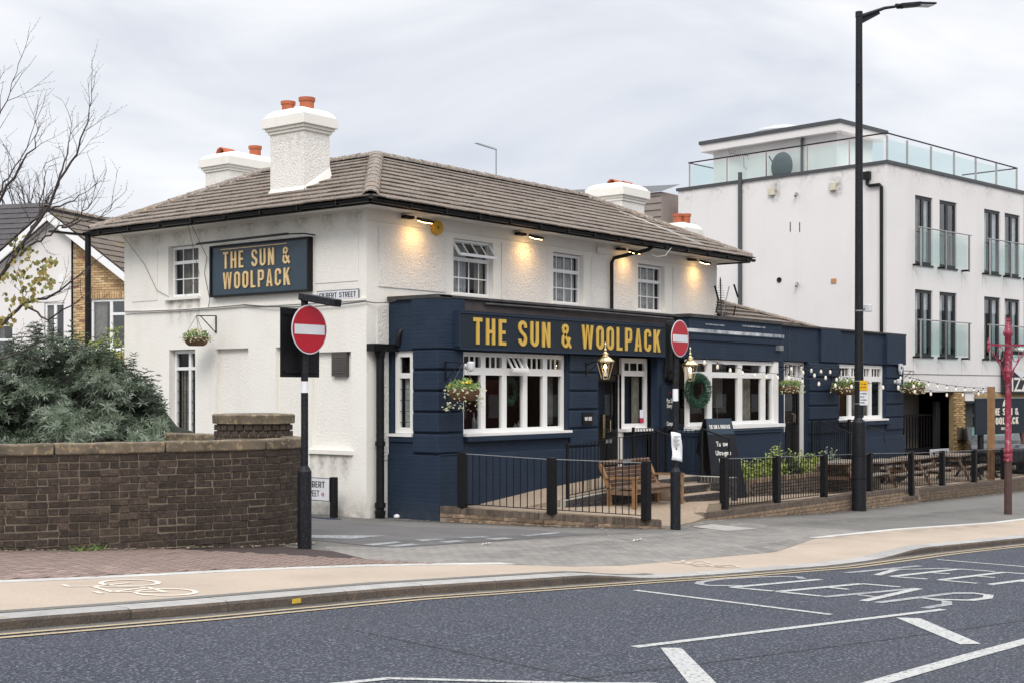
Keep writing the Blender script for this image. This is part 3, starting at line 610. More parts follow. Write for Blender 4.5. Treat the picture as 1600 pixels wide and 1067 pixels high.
stuff(mb.build('paver_field', PAVER, pv))

# grime gathered on the ground: along wall feet, in the gutter and over the side road mouth
def gdec(name, pts, w, mat, off=.013, zf=pz, side=-1):
    P_ = Path(pts, False)
    def fn(u, v): p, d = P_.at(u*P_.L); n_ = V((-d.y, d.x, 0)); q = p+n_*(side*w*v); return (q.x, q.y, zf(q.x, q.y)+off)
    o = decal(name, fn, lambda u, v: (1-v)**1.3*min(1, 8*u, 8*(1-u)), mat, None, max(8, int(P_.L*3)), 5); o['kind'] = 'structure'; return o
GD = decal_mat((.06, .045, .03), 9, .32, .62, .85); GD2 = decal_mat((.05, .048, .045), 3.5, .38, .7, .35)
gdec('ground_dirt', [(-9.5, -.45), (-8.7, -1.08), (-8.0, -1.45), (-7.3, -1.72), (-6.6, -1.95), (-6.0, -2.13), (-5.5, -2.2), (-5.02, -2.08), (-4.7, -1.72)], .35, GD, .016)
gdec('ground_dirt', [(-.6, .95), (-.1, -.05), (.58, -1.75), (1.95, -3.25)], .45, GD)
gdec('ground_dirt', [(4.8, -2.34), (14, -2.36), (26, -2.4)], .55, GD)
for a, b, w in (((-5.2, -4.6), (4.5, -4.0), 1.2), ((-4.8, -2.3), (1.5, -3.6), 1.3), ((3, -3.4), (16, -4.4), 1.5), ((-1.5, -5.6), (10, -6.2), .9)): gdec('ground_stain', [a, ((a[0]+b[0])/2, (a[1]+b[1])/2+.15), b], w, GD2, .0135)
gdec('gutter_dirt', [(x, ky(x)+.0) for x in frange(-14, 30, 1)], .22, decal_mat((.045, .035, .028), 12, .3, .6, .8), .009, lambda x, y: gz(x)-.09)
# tar seams and a patched trench in the carriageway
SE = decal_mat((.012, .013, .016), 6, .25, .5, .85)
for pts in ([(-12.2, -9.6), (-6, -10.9), (2, -12.2)], [(-9.6, -7.2), (-9.9, -9), (-10.3, -11.5)]):
    P_ = Path(pts); o = decal('tar_seam', lambda u, v: (lambda p, d: (p.x-d.y*(v-.5)*.03, p.y+d.x*(v-.5)*.03, gz(p.x)-.09+.0035))(*P_.at(u*P_.L)), lambda u, v: min(1, 6*u, 6*(1-u))*.6, SE, None, 60, 1); o['kind'] = 'structure'
# skirt that closes the front edge of the patio
mb = MB(); pr_ = None
for x in frange(.02, 26, .2):
    y = lerp_pts(YLO, x)+.004; cur = ((x, y, pf(x, y)+.006), (x, y, gz(x)-.1))
    if pr_: mb.quad(pr_[1], cur[1], cur[0], pr_[0])
    pr_ = cur
o = mb.build('patio_edge', PATIO); o['kind'] = 'structure'
# ------------------------------------------------------------------ the pub
pub = thing('pub', 'two storey white rendered corner pub with hipped tiled roof and navy ground floor front', 'pub', (-.55, 1.13, 0))
def wall_grid(mb, axis, c, u0, u1, z0, z1, holes, depth, sgn=1, reveal=True):
    """wall face on plane axis=c with rectangular holes and reveals going inwards (sgn*depth)"""
    us = sorted({u0, u1, *[h[0] for h in holes], *[h[1] for h in holes]}); zs = sorted({z0, z1, *[h[2] for h in holes], *[h[3] for h in holes]})
    P = (lambda u, d, z: (c+d*sgn, u, z)) if axis == 'X' else (lambda u, d, z: (u, c+d*sgn, z))
    for a, b in zip(us, us[1:]):
        for e_, f in zip(zs, zs[1:]):
            m, n = (a+b)/2, (e_+f)/2
            if any(h[0] < m < h[1] and h[2] < n < h[3] for h in holes): continue
            mb.quad(P(a, 0, e_), P(b, 0, e_), P(b, 0, f), P(a, 0, f))
    if reveal:
        for a, b, e_, f in [h[:4] for h in holes]:
            for p, q in (((a, e_), (b, e_)), ((b, e_), (b, f)), ((b, f), (a, f)), ((a, f), (a, e_))):
                mb.quad(P(p[0], 0, p[1]), P(q[0], 0, q[1]), P(q[0], depth, q[1]), P(p[0], depth, p[1]))
    return mb
def room(mb, axis, c, sgn, a, b, e_, f, d0, d1, ex=.25):
    """dark room box behind an opening"""
    P = (lambda u, d, z: (c+d*sgn, u, z)) if axis == 'X' else (lambda u, d, z: (u, c+d*sgn, z))
    a -= ex; b += ex; e_ -= ex; f += ex
    mb.quad(P(a, d1, e_), P(b, d1, e_), P(b, d1, f), P(a, d1, f))
    for p, q in (((a, e_), (b, e_)), ((b, e_), (b, f)), ((b, f), (a, f)), ((a, f), (a, e_))): mb.quad(P(p[0], d0, p[1]), P(q[0], d0, q[1]), P(q[0], d1, q[1]), P(p[0], d1, p[1]))
def bxp(mb, axis, c, sgn, a, b, e_, f, d0, d1):
    if axis == 'X': mb.box(c+sgn*d0, c+sgn*d1, a, b, e_, f)
    else: mb.box(a, b, c+sgn*d0, c+sgn*d1, e_, f)
def window(parent, axis, c, sgn, a, b, e_, f, d, bars_u, bars_z, fw=.05, bar=.045, fmat=None, curtain=None, name='window', gmat=None, rd=.9, fd=.06, roomy=True, thin=()):
    """frame, mullions/transoms (bars), glass, optional thin glazing bars and curtain; d = depth of frame behind face"""
    fmat = fmat or UPVC; mb = MB(); p = lambda *q: bxp(mb, axis, c, sgn, *q)
    p(a, a+fw, e_, f, d, d+fd); p(b-fw, b, e_, f, d, d+fd); p(a+fw, b-fw, e_, e_+fw, d, d+fd); p(a+fw, b-fw, f-fw, f, d, d+fd)
    for (u, z0, z1, w) in bars_u: p(u-w/2, u+w/2, max(z0, e_+fw), min(z1, f-fw), d+.004, d+fd-.004)
    for (z, u0, u1, w) in bars_z: p(max(u0, a+fw), min(u1, b-fw), z-w/2, z+w/2, d+.002, d+fd-.002)
    o = mb.build(name, fmat, parent, recalc=True)
    P = (lambda u, q, z: (c+q*sgn, u, z)) if axis == 'X' else (lambda u, q, z: (u, c+q*sgn, z))
    g = MB(); g.quad(P(a+fw*.6, d+fd*.55, e_+fw*.6), P(b-fw*.6, d+fd*.55, e_+fw*.6), P(b-fw*.6, d+fd*.55, f-fw*.6), P(a+fw*.6, d+fd*.55, f-fw*.6)); g.build('glass', gmat or GLASS, o)
    if thin:
        t_ = MB()
        for k in thin:
            if k[0] == 'v': bxp(t_, axis, c, sgn, k[1]-k[4]/2, k[1]+k[4]/2, k[2], k[3], d+fd*.3, d+fd*.5)
            else: bxp(t_, axis, c, sgn, k[2], k[3], k[1]-k[4]/2, k[1]+k[4]/2, d+fd*.28, d+fd*.48)
        t_.build('glazing_bar', k[5] if len(k) > 5 else fmat, o)
    if curtain:
        for (u0, u1, z0, z1, mt, dd) in curtain:
            n = max(6, int((u1-u0)/.018)); vs = []; amp = .018
            for i in range(n+1):
                u = u0+(u1-u0)*i/n; q = d+dd+amp*sin(i*1.3)+amp*.6*sin(i*.47+1)
                sc = z0+.012*sin(i*.9)
                vs += [P(u, q, sc), P(u, q, z1)]
            cmb = MB().add(vs, [(2*i, 2*i+2, 2*i+3, 2*i+1) for i in range(n)]); cmb.build('curtain', mt, o)
    if roomy:
        r_ = MB(); room(r_, axis, c, sgn, a, b, e_, f, d+fd+.02, d+fd+rd); r_.build('room', DARKI, o)
    return o
# --- white walls with real openings
UP = [(1.72, 2.88), (4.80, 5.86), (7.94, 9.04)]
holesF = [(a, b, 3.93, 4.98) for a, b in UP]
mb = MB(); wall_grid(mb, 'Y', 1.13, -.55, 0, -.6, 5.3, [], .14); wall_grid(mb, 'Y', 1.13, 0, 11.4, 3.62, 5.3, holesF, .14)
holesL = [(5.56, 6.47, 3.98, 4.98), (5.66, 6.44, 1.2, 2.98)]
wall_grid(mb, 'X', -.55, 1.13, 7.87, -.2, 5.3, holesL+[(4.14, 5.06, 1.14, 2.97), (2.72, 3.40, 1.14, 2.97), (1.50, 2.46, 1.16, 2.86)], .14)
mb.quad((11.4, 1.13, -.6), (11.4, 7.87, -.6), (11.4, 7.87, 5.3), (11.4, 1.13, 5.3)); mb.quad((-.55, 7.87, -.3), (11.4, 7.87, -.3), (11.4, 7.87, 5.3), (-.55, 7.87, 5.3))
wall = mb.build('wall', LUMPY, pub)
# blind recess backs, sills and vent
for a, b, e_, f in ((4.14, 5.06, 1.14, 2.97), (2.72, 3.40, 1.14, 2.97), (1.50, 2.46, 1.16, 2.86)):
    MB().quad((-.47, a-.01, e_-.01), (-.47, b+.01, e_-.01), (-.47, b+.01, f+.01), (-.47, a-.01, f+.01)).build('blind_recess', ROUGHL, pub)
    MB().box(-.60, -.46, a-.06, b+.06, e_-.07, e_+.002).build('sill', WHITE, pub)
v = MB().box(-.545, -.47, 1.62, 1.98, 2.44, 2.85).build('air_vent', M('vent_brown', (.075, .068, .062), .9, bump=.4), pub)
m_ = MB()
for k in range(9): m_.box(-.556, -.545, 1.66, 1.94, 2.50+k*.033, 2.512+k*.033)
m_.build('vent_slat', M('vent_slat', (.14, .13, .12), .9), v)
# roughcast panels, standing a little proud of smooth bands
for a, b, e_, f in ((-.26, 1.5, 3.97, 5.0), (3.12, 4.58, 3.88, 5.0), (6.12, 6.68, 3.88, 4.97), (6.86, 7.68, 3.88, 4.97), (9.38, 11.2, 3.85, 5.0), (-.30, -.02, 1.0, 3.66)):
    MB().box(a, b, 1.112, 1.128, e_, f).build('roughcast_panel', ROUGH, pub)
for a, b, e_, f in ((6.8, 7.62, 3.95, 4.93), (1.32, 2.36, 4.06, 4.93)):
    MB().box(-.562, -.552, a, b, e_, f).build('roughcast_panel', ROUGHL, pub)
MB().box(-.575, -.552, 1.135, 7.8, 3.72, 3.76).box(-.573, 11.38, 1.10, 1.128, 5.08, 5.10).build('string_band', WHITE, pub)
# upper windows
for i, (a, b) in enumerate(UP):
    z0, z1 = 3.95, 4.97; zt = 4.62; op = (i == 0)
    bars = [(zt, a, b, .07)]
    thin = [('h', 4.28, a+.06, b-.06, .022)]+[('v', a+(b-a)*k/4, 4.0, 4.6, .02) for k in (1, 2, 3)]
    if not op: thin += [('v', a+(b-a)*k/4, 4.65, 4.93, .02) for k in (1, 2, 3)]
    w_ = window(pub, 'Y', 1.13, 1, a+.005, b-.005, z0, z1, .10, [], bars, .055, curtain=[(a+.05, b-.05, 4.0, 4.9, CURT, .12)] if i else [(a+.05, a+.62, 4.0, 4.9, CURT, .12), (b-.3, b-.05, 4.0, 4.9, CURTB, .12)], thin=thin)
    MB().box(a-.04, b+.04, 1.05, 1.225, 3.905, 3.945).build('sill', WHITE, pub)
    if op:      # top-hung light pushed open
        m_ = MB(); t0 = V((a+.05, 1.22, 4.955)); t1 = V((b-.05, 1.22, 4.955)); dn = V((0, -.20, -.27))
        for u in (0, 1): p_ = t0.lerp(t1, u); m_.beam(p_, p_+dn, .045, .035)
        m_.beam(t0, t1, .04, .04); m_.beam(t0+dn, t1+dn, .045, .05)
        for k in (1, 2, 3): p_ = t0.lerp(t1, k/4); m_.beam(p_, p_+dn, .02, .02)
        oo = m_.build('open_light', UPVC, w_); MB().quad(t0, t1, t1+dn, t0+dn).build('pane', GLASS, w_)
w_ = window(pub, 'X', -.55, 1, 5.57, 6.46, 3.99, 4.97, .10, [], [(4.66, 5.5, 6.5, .06)], .055, curtain=[(5.62, 6.42, 4.02, 4.93, CURTB, .22)], thin=[('h', 4.34, 5.6, 6.44, .02)]+[('v', 5.57+.89*k/3, 4.04, 4.93, .018) for k in (1, 2)])
MB().box(-.62, -.45, 5.5, 6.53, 3.93, 3.985).build('sill', WHITE, pub)
w_ = window(pub, 'X', -.55, 1, 5.67, 6.43, 1.21, 2.97, .12, [(5.97, 1.2, 2.98, .07)], [(2.62, 5.6, 6.5, .06)], .06, curtain=[(6.1, 6.38, 1.3, 2.6, CURTB, .12)], thin=[('h', 1.35+k*.21, 5.7, 6.4, .008, LETK) for k in range(6)]+[('v', u, 1.25, 2.6, .008, LETK) for u in (5.78, 5.88, 6.1, 6.2, 6.3)])
MB().box(-.60, -.42, 5.6, 6.5, 1.15, 1.205).build('sill', WHITE, pub)
# --- roof: soffit, fascia, gutter, courses of tiles, ridges
EZ = 5.33; RZ = 6.76
MB().box(-1.02, 11.95, .58, 8.22, 5.285, 5.30).build('soffit', WHITE, pub)
mb = MB(); mb.box(-1.06, 11.99, .545, .575, 5.25, 5.36); mb.box(-1.06, -1.03, .575, 8.25, 5.25, 5.36); mb.box(11.96, 11.99, .575, 8.25, 5.25, 5.36); mb.build('fascia_board', BLACKG, pub)
def gutter(a, b, nm='gutter', r=.062, mat=None):
    a = V(a); b = V(b); d = (b-a).normalized(); s_ = V((d.y, -d.x, 0)); vs = []; n = 7
    for p in (a, b):
        for rr in (r, r-.008):
            for i in range(n+1): t_ = pi*i/n; vs.append(p+s_*(rr*cos(t_))+V((0, 0, -rr*sin(t_)*.95)))
    m = n+1; fs = []
    for i in range(n): fs += [(i, i+1, 2*m+i+1, 2*m+i), (m+i+1, m+i, 3*m+i, 3*m+i+1)]
    fs += [(0, 2*m, 3*m, m), (n, m+n, 3*m+n, 2*m+n)]+[(i, m+i, m+i+1, i+1) for i in range(n)]+[(2*m+i, 2*m+i+1, 3*m+i+1, 3*m+i) for i in range(n)]
    return MB().add(vs, fs)
g_ = gutter((-1.13, .485, 5.33), (12.05, .485, 5.33)).build('gutter', BLACKG, pub, smooth=True)
g_ = gutter((-1.13, 8.35, 5.33), (-1.13, .485, 5.33)).build('gutter', BLACKG, pub, smooth=True)
for x in frange(-.2, 11.6, .9): MB().box(x, x+.03, .42, .55, 5.262, 5.34).build('gutter_bracket', BLACKG, pub)
for y in frange(1.2, 7.8, .9): MB().box(-1.20, -1.06, y, y+.03, 5.262, 5.34).build('gutter_bracket', BLACKG, pub)
A1 = V((2.16, 3.5, RZ)); A2 = V((2.16, 6.8, RZ)); A3 = V((9.3, 3.5, RZ))
C0 = V((-1.12, .48, EZ)); C1 = V((12.05, .48, EZ)); C2 = V((-1.12, 8.32, EZ)); C3 = V((12.05, 6.6, EZ))
MB().add([C0, C1, A3, A1], [(0, 1, 2, 3)]).add([C2, C0, A1, A2], [(0, 1, 2, 3)]).add([A2, (5.6, 6.8, EZ), C2], [(0, 1, 2)]).add([C1, C3, A3], [(0, 1, 2)]).add([A1, A3, (9.3, 6.6, EZ), (5.6, 6.6, EZ)], [(0, 1, 2, 3)]).add([A2, A1, (5.6, 6.6, EZ), (5.6, 6.8, EZ)], [(0, 1, 2, 3)]).build('roof', COPE, pub)
def slope(parent, E0, E1, T0, T1, nrow, mat, tw=.30, thick_=.022, name='tile_course', lift=.042, holes=None):
    """tile courses on the quad E0-E1 (eave) / T0-T1 (ridge): each course is one object of separate overlapping tiles"""
    E0, E1, T0, T1 = map(V, (E0, E1, T0, T1)); U = (E1-E0).normalized(); nrm = U.cross((T0-E0)).normalized()
    if nrm.z < 0: nrm = -nrm
    for r_ in range(nrow):
        s0 = r_/nrow; s1 = min(1.0, (r_+1.12)/nrow)
        a0 = E0.lerp(T0, s0); b0 = E1.lerp(T1, s0); a1 = E0.lerp(T0, s1); b1 = E1.lerp(T1, s1)
        lo0, hi0, lo1, hi1 = [(p-E0).dot(U) for p in (a0, b0, a1, b1)]
        mb = MB(); st_ = .15*(r_ % 2); u = min(lo0, lo1)-st_
        base0 = a0-U*lo0; base1 = a1-U*lo1
        while u < max(hi0, hi1):
            p0, p1 = u+.003, u+tw-.003
            q = [max(lo0, min(hi0, p0)), max(lo0, min(hi0, p1)), max(lo1, min(hi1, p1)), max(lo1, min(hi1, p0))]; u += tw
            if q[1]-q[0] < .02 and q[2]-q[3] < .02: continue
            if holes and holes(base0+U*((q[0]+q[1])/2)): continue
            j = random.uniform(-.004, .006); j2 = j+random.uniform(-.003, .003)
            lo = [base0+U*q[0]+nrm*(lift+thick_+j), base0+U*q[1]+nrm*(lift+thick_+j2)]; hi = [base1+U*q[2]+nrm*.034, base1+U*q[3]+nrm*.034]
            bt_ = [p-nrm*thick_ for p in lo]+[p-nrm*.012 for p in hi]
            mb.add(lo+hi+bt_, [(0, 1, 2, 3), (4, 5, 1, 0), (5, 6, 2, 1), (7, 4, 0, 3), (6, 7, 3, 2)])
        if mb.v: mb.build(name, mat, parent)
chim_hole = lambda p: .03 < p.x < .62 and 3.27 < p.y < 4.14
slope(pub, C0+V((0, -.03, -.005)), C1+V((0, -.03, -.005)), A1, A3, 11, TILE)
slope(pub, C2+V((-.03, 0, -.005)), C0+V((-.03, 0, -.005)), A2, A1, 11, TILE, holes=chim_hole)
slope(pub, C1, C3, A3, A3, 11, TILE)
Z3 = V((0, 0, 1))
def ridge_line(parent, a, b, mat=RIDGE, L_=.40, r=.13, name='ridge_tile'):
    a = V(a); b = V(b); n = max(1, int((b-a).length/L_)); d = (b-a)/n; du = d.normalized(); s_ = du.cross(V((0, 0, 1))).normalized(); up = s_.cross(du)
    MB().beam(a-Z3*.045, b-Z3*.045, r*1.5, .12).build(name+'_bedding', COPE, parent)
    for i in range(n):
        p = a+d*i+du*.004; q = a+d*(i+1)+du*.03; rr = r*random.uniform(.97, 1.03); vs = []; m = 7
        for (pt, k) in ((p, 1.08), (q, .96)):
            for o_ in (0, .02):
                for t_ in range(m+1): an = pi*t_/m; vs.append(pt+s_*((rr*k-o_)*cos(an))+up*((rr*k*.78-o_)*sin(an)-.02))
        M_ = m+1; fs = []
        for t_ in range(m): fs += [(t_, t_+1, 2*M_+t_+1, 2*M_+t_), (M_+t_, t_, t_+1, M_+t_+1)]
        MB().add(vs, fs+[(2*M_+t_, 3*M_+t_, 3*M_+t_+1, 2*M_+t_+1) for t_ in range(m)]).build(name, mat, parent)
up_ = V((0, 0, .045))
ridge_line(pub, C0+V((.05, .05, .06)), A1+up_, r=.14); ridge_line(pub, A1+up_, A3+up_); ridge_line(pub, C1+V((-.05, .05, .06)), A3+up_); ridge_line(pub, A1+up_, A2+up_); ridge_line(pub, C2+V((.05, -.03, .06)), A2+up_)
# --- chimneys
def chimney(parent, x0, x1, y0, y1, z0, zs, caps, pots, name='chimney', flash=True):
    c = MB().box(x0, x1, y0, y1, z0, zs).build(name, ROUGH, parent)
    m = MB(); z = zs
    for ov, h in caps: m.box(x0-ov, x1+ov, y0-ov, y1+ov, z, z+h); z += h
    m.build('chimney_cap', WHITE, c, bevel=.008)
    ov = caps[-1][0]; m = MB(); cx, cy = (x0+x1)/2, (y0+y1)/2; hx, hy = (x1-x0)/2+ov-.03, (y1-y0)/2+ov-.03; n = 5; vs = []
    for i in range(n+1):
        k = i/n; f = cos(k*pi/2)*.45+.55*(1-k*.25) if i else 1; zz = z+.17*sin(k*pi/2)
        vs += [(cx-hx*f, cy-hy*f, zz), (cx+hx*f, cy-hy*f, zz), (cx+hx*f, cy+hy*f, zz), (cx-hx*f, cy+hy*f, zz)]
    fs = [(4*i+j, 4*i+(j+1) % 4, 4*i+4+(j+1) % 4, 4*i+4+j) for i in range(n) for j in range(4)]+[(4*n, 4*n+1, 4*n+2, 4*n+3)]
    m.add(vs, fs); m.build('flaunching', WHITE, c)
    for px, py, r, h, kind in pots:
        if kind == 'pot': MB().lathe((px, py, z+.1), [(r*.92, 0), (r*.95, h*.75), (r*1.1, h*.78), (r*1.12, h), (r*.9, h), (r*.88, h*.7)], 18).build('chimney_pot', TERRA, c, smooth=True)
        else:
            mm = MB(); n = 9; vs = []
            for e_ in (0, 1):
                for i in range(n+1):
                    a = pi*i/n; vs.append((px-.17+.34*e_, py+r*cos(a), z+.13+r*sin(a)))
            mm.add(vs, [(i, i+1, n+2+i, n+1+i) for i in range(n)]); q = mm.build('half_round_cowl', TERRA, c, smooth=True); q.modifiers.new('t', 'SOLIDIFY').thickness = .02
    return c
CAPS = [(.035, .055), (.07, .055), (.115, .19)]
c_ = chimney(pub, 0, .65, 3.25, 4.16, 5.55, 6.95, CAPS, [(.3, 4.0, .125, .26, 'pot'), (.42, 3.62, .14, .30, 'pot')])
MB().add([(.0, 3.19, 5.80), (.66, 3.19, 6.11), (.66, 3.25, 6.35), (0, 3.25, 5.92)], [(0, 1, 2, 3)]).add([(-.06, 3.19, 5.80), (-.0, 3.25, 5.93), (-.0, 4.16, 5.93), (-.06, 4.2, 5.80)], [(0, 3, 2, 1)]).build('chimney_flashing', WHITE, c_)
# rear wings (only their chimneys rise above the front roof)
mb = MB(); mb.box(3.0, 8.9, 8.0, 11.0, -.4, 4.9); mb.box(9.6, 16.9, 4.6, 7.9, -.6, 4.5); mb.box(11.402, 15.4, 1.2, 4.6, -.6, 3.6); mb.build('rear_wing', WHITE, pub)
chimney(pub, 2.92, 4.42, 8.8, 9.62, 4.9, 7.16, CAPS, [(3.25, 9.3, .15, .26, 'cowl'), (3.95, 9.1, .14, .30, 'pot')])
chimney(pub, 13.0, 14.1, 4.9, 5.9, 4.5, 7.25, [(.03, .07), (.06, .07), (.12, .22)], [(13.4, 5.4, .15, .2, 'cowl'), (13.8, 5.3, .14, .2, 'cowl')])
chimney(pub, 15.75, 16.6, 4.65, 5.4, 4.5, 6.6, [(.1, .18)], [(16.0, 5.0, .13, .32, 'pot'), (16.3, 4.9, .13, .34, 'pot')])
# small tiled lean-to roof behind the parapet
slope(pub, (11.42, .42, 3.72), (15.6, .42, 3.72), (11.42, 2.6, 4.62), (11.9, 2.6, 4.62), 7, TILE, thick_=.05)
ridge_line(pub, (15.6, .45, 3.8), (11.9, 2.6, 4.70), r=.1)
MB().add([(11.42, .45, 3.70), (15.6, .45, 3.70), (11.9, 2.6, 4.6), (11.42, 2.6, 4.6)], [(0, 1, 2, 3)]).add([(15.6, .45, 3.7), (15.6, 4.5, 3.7), (11.9, 2.6, 4.6)], [(0, 1, 2)]).build('lean_to_roof', COPE, pub)

# --- navy ground floor front
def bands(parent, x0, x1, yf, ys, zt, zb, n, mat=BLUE, gap=.035, name='rusticated_block', ret=None, rel=.045):
    """blocks with recessed joints; yf face plane, ys back"""
    h = (zt-zb)/n
    for k in range(n):
        MB().box(x0-(rel if ret else 0), x1+(0 if ret else 0), yf-rel, ys, zb+h*k+gap/2, zb+h*(k+1)-gap/2).build(name, mat, parent, bevel=.022)
mb = MB()
front_holes = [(.66, 3.72, 1.43, 2.88), (7.72, 11.85, 1.45, 2.84), (4.74, 6.92, -.7, 2.90), (12.66, 13.95, -.7, 2.92), (15.75, 18.75, 1.42, 2.92)]
wall_grid(mb, 'Y', 0, 0, 20.0, -.7, 3.78, front_holes, .16)
# returns, roof
wall_grid(mb, 'X', 0, 0, 1.125, -.2, 3.78, [(.56, 1.04, 1.45, 2.88)], .12)
mb.quad((20, 0, -.9), (20, 8, -.9), (20, 8, 3.78), (20, 0, 3.78)); mb.quad((0, .05, 3.66), (20, .05, 3.66), (20, 8, 3.66), (0, 8, 3.66))
mb.build('painted_front', BLUE, pub)
MB().box(-.02, 20.15, -.06, .5, 3.75, 3.80).box(-.06, .3, -.06, 1.12, 3.735, 3.805).build('parapet_coping', COPE, pub, bevel=.01)
MB().box(.62, 7.6, -.012, -.002, 3.56, 3.74).build('worn_parapet_strip', BROWNP, pub)
# corner pilaster with its return, and pilasters along the front
FZ = 2.905
MB().box(-.05, .64, -.05, .56, FZ, 3.745).build('pilaster_head', BLUE, pub)
bands(pub, 0, .62, 0, .54, FZ-.01, 1.12, 5, ret=True)
MB().box(-.045, .70, -.062, 1.12, -.4, 1.10).box(.70, 4.72, -.062, 0, -.4, 1.10).build('plinth', BLUE, pub, bevel=.012)
bands(pub, 3.75, 4.70, 0, .28, FZ-.01, 1.12, 5)
MB().box(3.72, 4.73, -.05, -.001, FZ, 3.56).build('pilaster_head', BLUE, pub)
MB().box(-.02, .54, -.075, -.001, 1.10, 1.12).box(.68, 3.72, -.10, .01, 1.31, 1.40).box(-.03, -.001, .54, 1.10, 1.31, 1.40).build('sill_course', BLUE, pub, bevel=.01)
bands(pub, 13.98, 15.72, 0, .2, 2.90, 1.1, 5)
bands(pub, 18.78, 19.98, 0, .6, 2.90, 1.1, 5)
MB().box(13.96, 20.03, -.07, 0, -.9, .95).build('plinth', BLUE, pub, bevel=.012)
MB().box(15.75, 18.9, -.10, .01, 1.28, 1.36).build('sill_course', BLUE, pub, bevel=.01)
MB().box(14.6, 15.75, -.06, -.001, 2.93, 3.745).box(18.70, 20.03, -.09, .5, 2.93, 3.745).build('pilaster_head', BLUE, pub)
for x in (12.9, 15.1, 17.3): MB().box(x, x+.02, -.012, -.001, 2.95, 3.72).build('render_joint', COPE, pub)
# bay with a rounded right-hand corner
def bay_prof(o, r=.33):          # plan outline from left wall to right wall, offset o outwards
    pts = [(7.62-o, -.0), (7.62-o, -.35-o)]
    pts += [(12.1-r+(r+o)*sin(R(a)), -.35+r-(r+o)*cos(R(a))) for a in range(0, 91, 15)]
    pts += [(12.1+o, .0)]; return pts
def bay_band(name, mat, o, z0, z1, o_in=-.2):
    P_ = bay_prof(o); m = MB(); n = len(P_); vs = [(x, y, z0) for x, y in P_]+[(x, y, z1) for x, y in P_]
    m.add(vs, [(i, i+1, n+i+1, n+i) for i in range(n-1)]+[tuple(range(n-1, -1, -1)), tuple(range(n, 2*n))]); return m.build(name, mat, pub)
bay_band('bay_wall', BLUE, 0, -.5, 1.30); bay_band('bay_plinth', BLUE, .03, -.5, .88); bay_band('bay_sill', BLUE3, .05, 1.31, 1.355); bay_band('bay_sill_base', BLUE, .03, 1.24, 1.305)
bay_band('bay_head', BLUE, 0, 2.88, 3.735); bay_band('bay_cornice', BLUE3, .05, 3.41, 3.428); bay_band('bay_cornice', BLUE, .03, 3.27, 3.41); bay_band('worn_white_edge', M('peeling_white', (.66, .67, .68), .8, (.10, .13, .16), 3.2, 1.0), .058, 3.43, 3.50); bay_band('bay_coping', COPE, .04, 3.74, 3.81)
PG = M('peeling_grey', (.34, .36, .38), .8, (.06, .08, .1), 12, 1.0)
MB().box(8.3, 9.1, -.362, -.352, 3.60, 3.63).build('peeling_strip', PG, pub); MB().box(9.9, 11.0, -.362, -.352, 3.62, 3.66).build('peeling_strip', PG, pub)
MB().box(11.55, 11.75, -.45, -.35, 3.13, 3.25).build('bay_lamp_box', GALV, pub)
bw_ = window(pub, 'Y', -.35, 1, 7.66, 11.55, 1.44, 2.86, .06, [(8.59, 1.4, 2.9, .20), (9.95, 1.4, 2.9, .20), (11.06, 1.4, 2.9, .2)], [(2.54, 7.6, 11.6, .12)], .08, fmat=WOODW, fd=.08, rd=2.2,
             curtain=[(10.45, 10.85, 1.5, 2.5, CURTB, .25)])
bw2 = window(pub, 'X', 11.86, -1, -.25, .0, 1.44, 2.86, .0, [], [(2.54, -.3, .1, .1)], .05, fmat=WOODW, roomy=False)
MB().box(11.50, 11.72, -.33, -.2, 1.40, 2.88).build('corner_post', WOODW, pub); MB().box(7.62, 11.9, -.42, -.22, 1.36, 1.435).build('window_sill', WOODW, pub)
# left window: five lights with three-pane heads
mu = [1.29, 1.89, 2.50, 3.11]; th_ = []
edges = [.72]+mu+[3.66]
for i in range(5):
    if i == 2: continue
    a, b = edges[i]+.07, edges[i+1]-.07
    th_ += [('v', a+(b-a)*k/3, 2.59, 2.80, .035) for k in (1, 2)]
CURTD = M('dim_curtain', (.14, .13, .12), .9, (.06, .06, .055), 9, .8)
w1 = window(pub, 'Y', 0, 1, .68, 3.70, 1.45, 2.86, .07, [(m, 1.4, 2.9, .13) for m in mu], [(2.53, .6, 3.8, .13)], .075, fmat=WOODW, thin=th_, fd=.08, rd=1.6, curtain=[(3.30, 3.62, 1.55, 2.5, CURTD, .20)])
MB().box(.64, 3.76, -.09, .1, 1.405, 1.449).build('window_sill', WOODW, pub)
m_ = MB(); t0 = V((1.98, .08, 2.80)); t1 = V((2.42, .08, 2.80)); dn = V((0, -.13, -.22))
for u in (0, 1/3, 2/3, 1): p_ = t0.lerp(t1, u); m_.beam(p_, p_+dn, .03, .03)
m_.beam(t0, t1, .03, .03); m_.beam(t0+dn, t1+dn, .04, .04); m_.build('open_light', WOODW, w1)
MB().box(1.96, 2.44, -.10, -.05, 2.53, 2.55).build('stay', WOODW, w1)
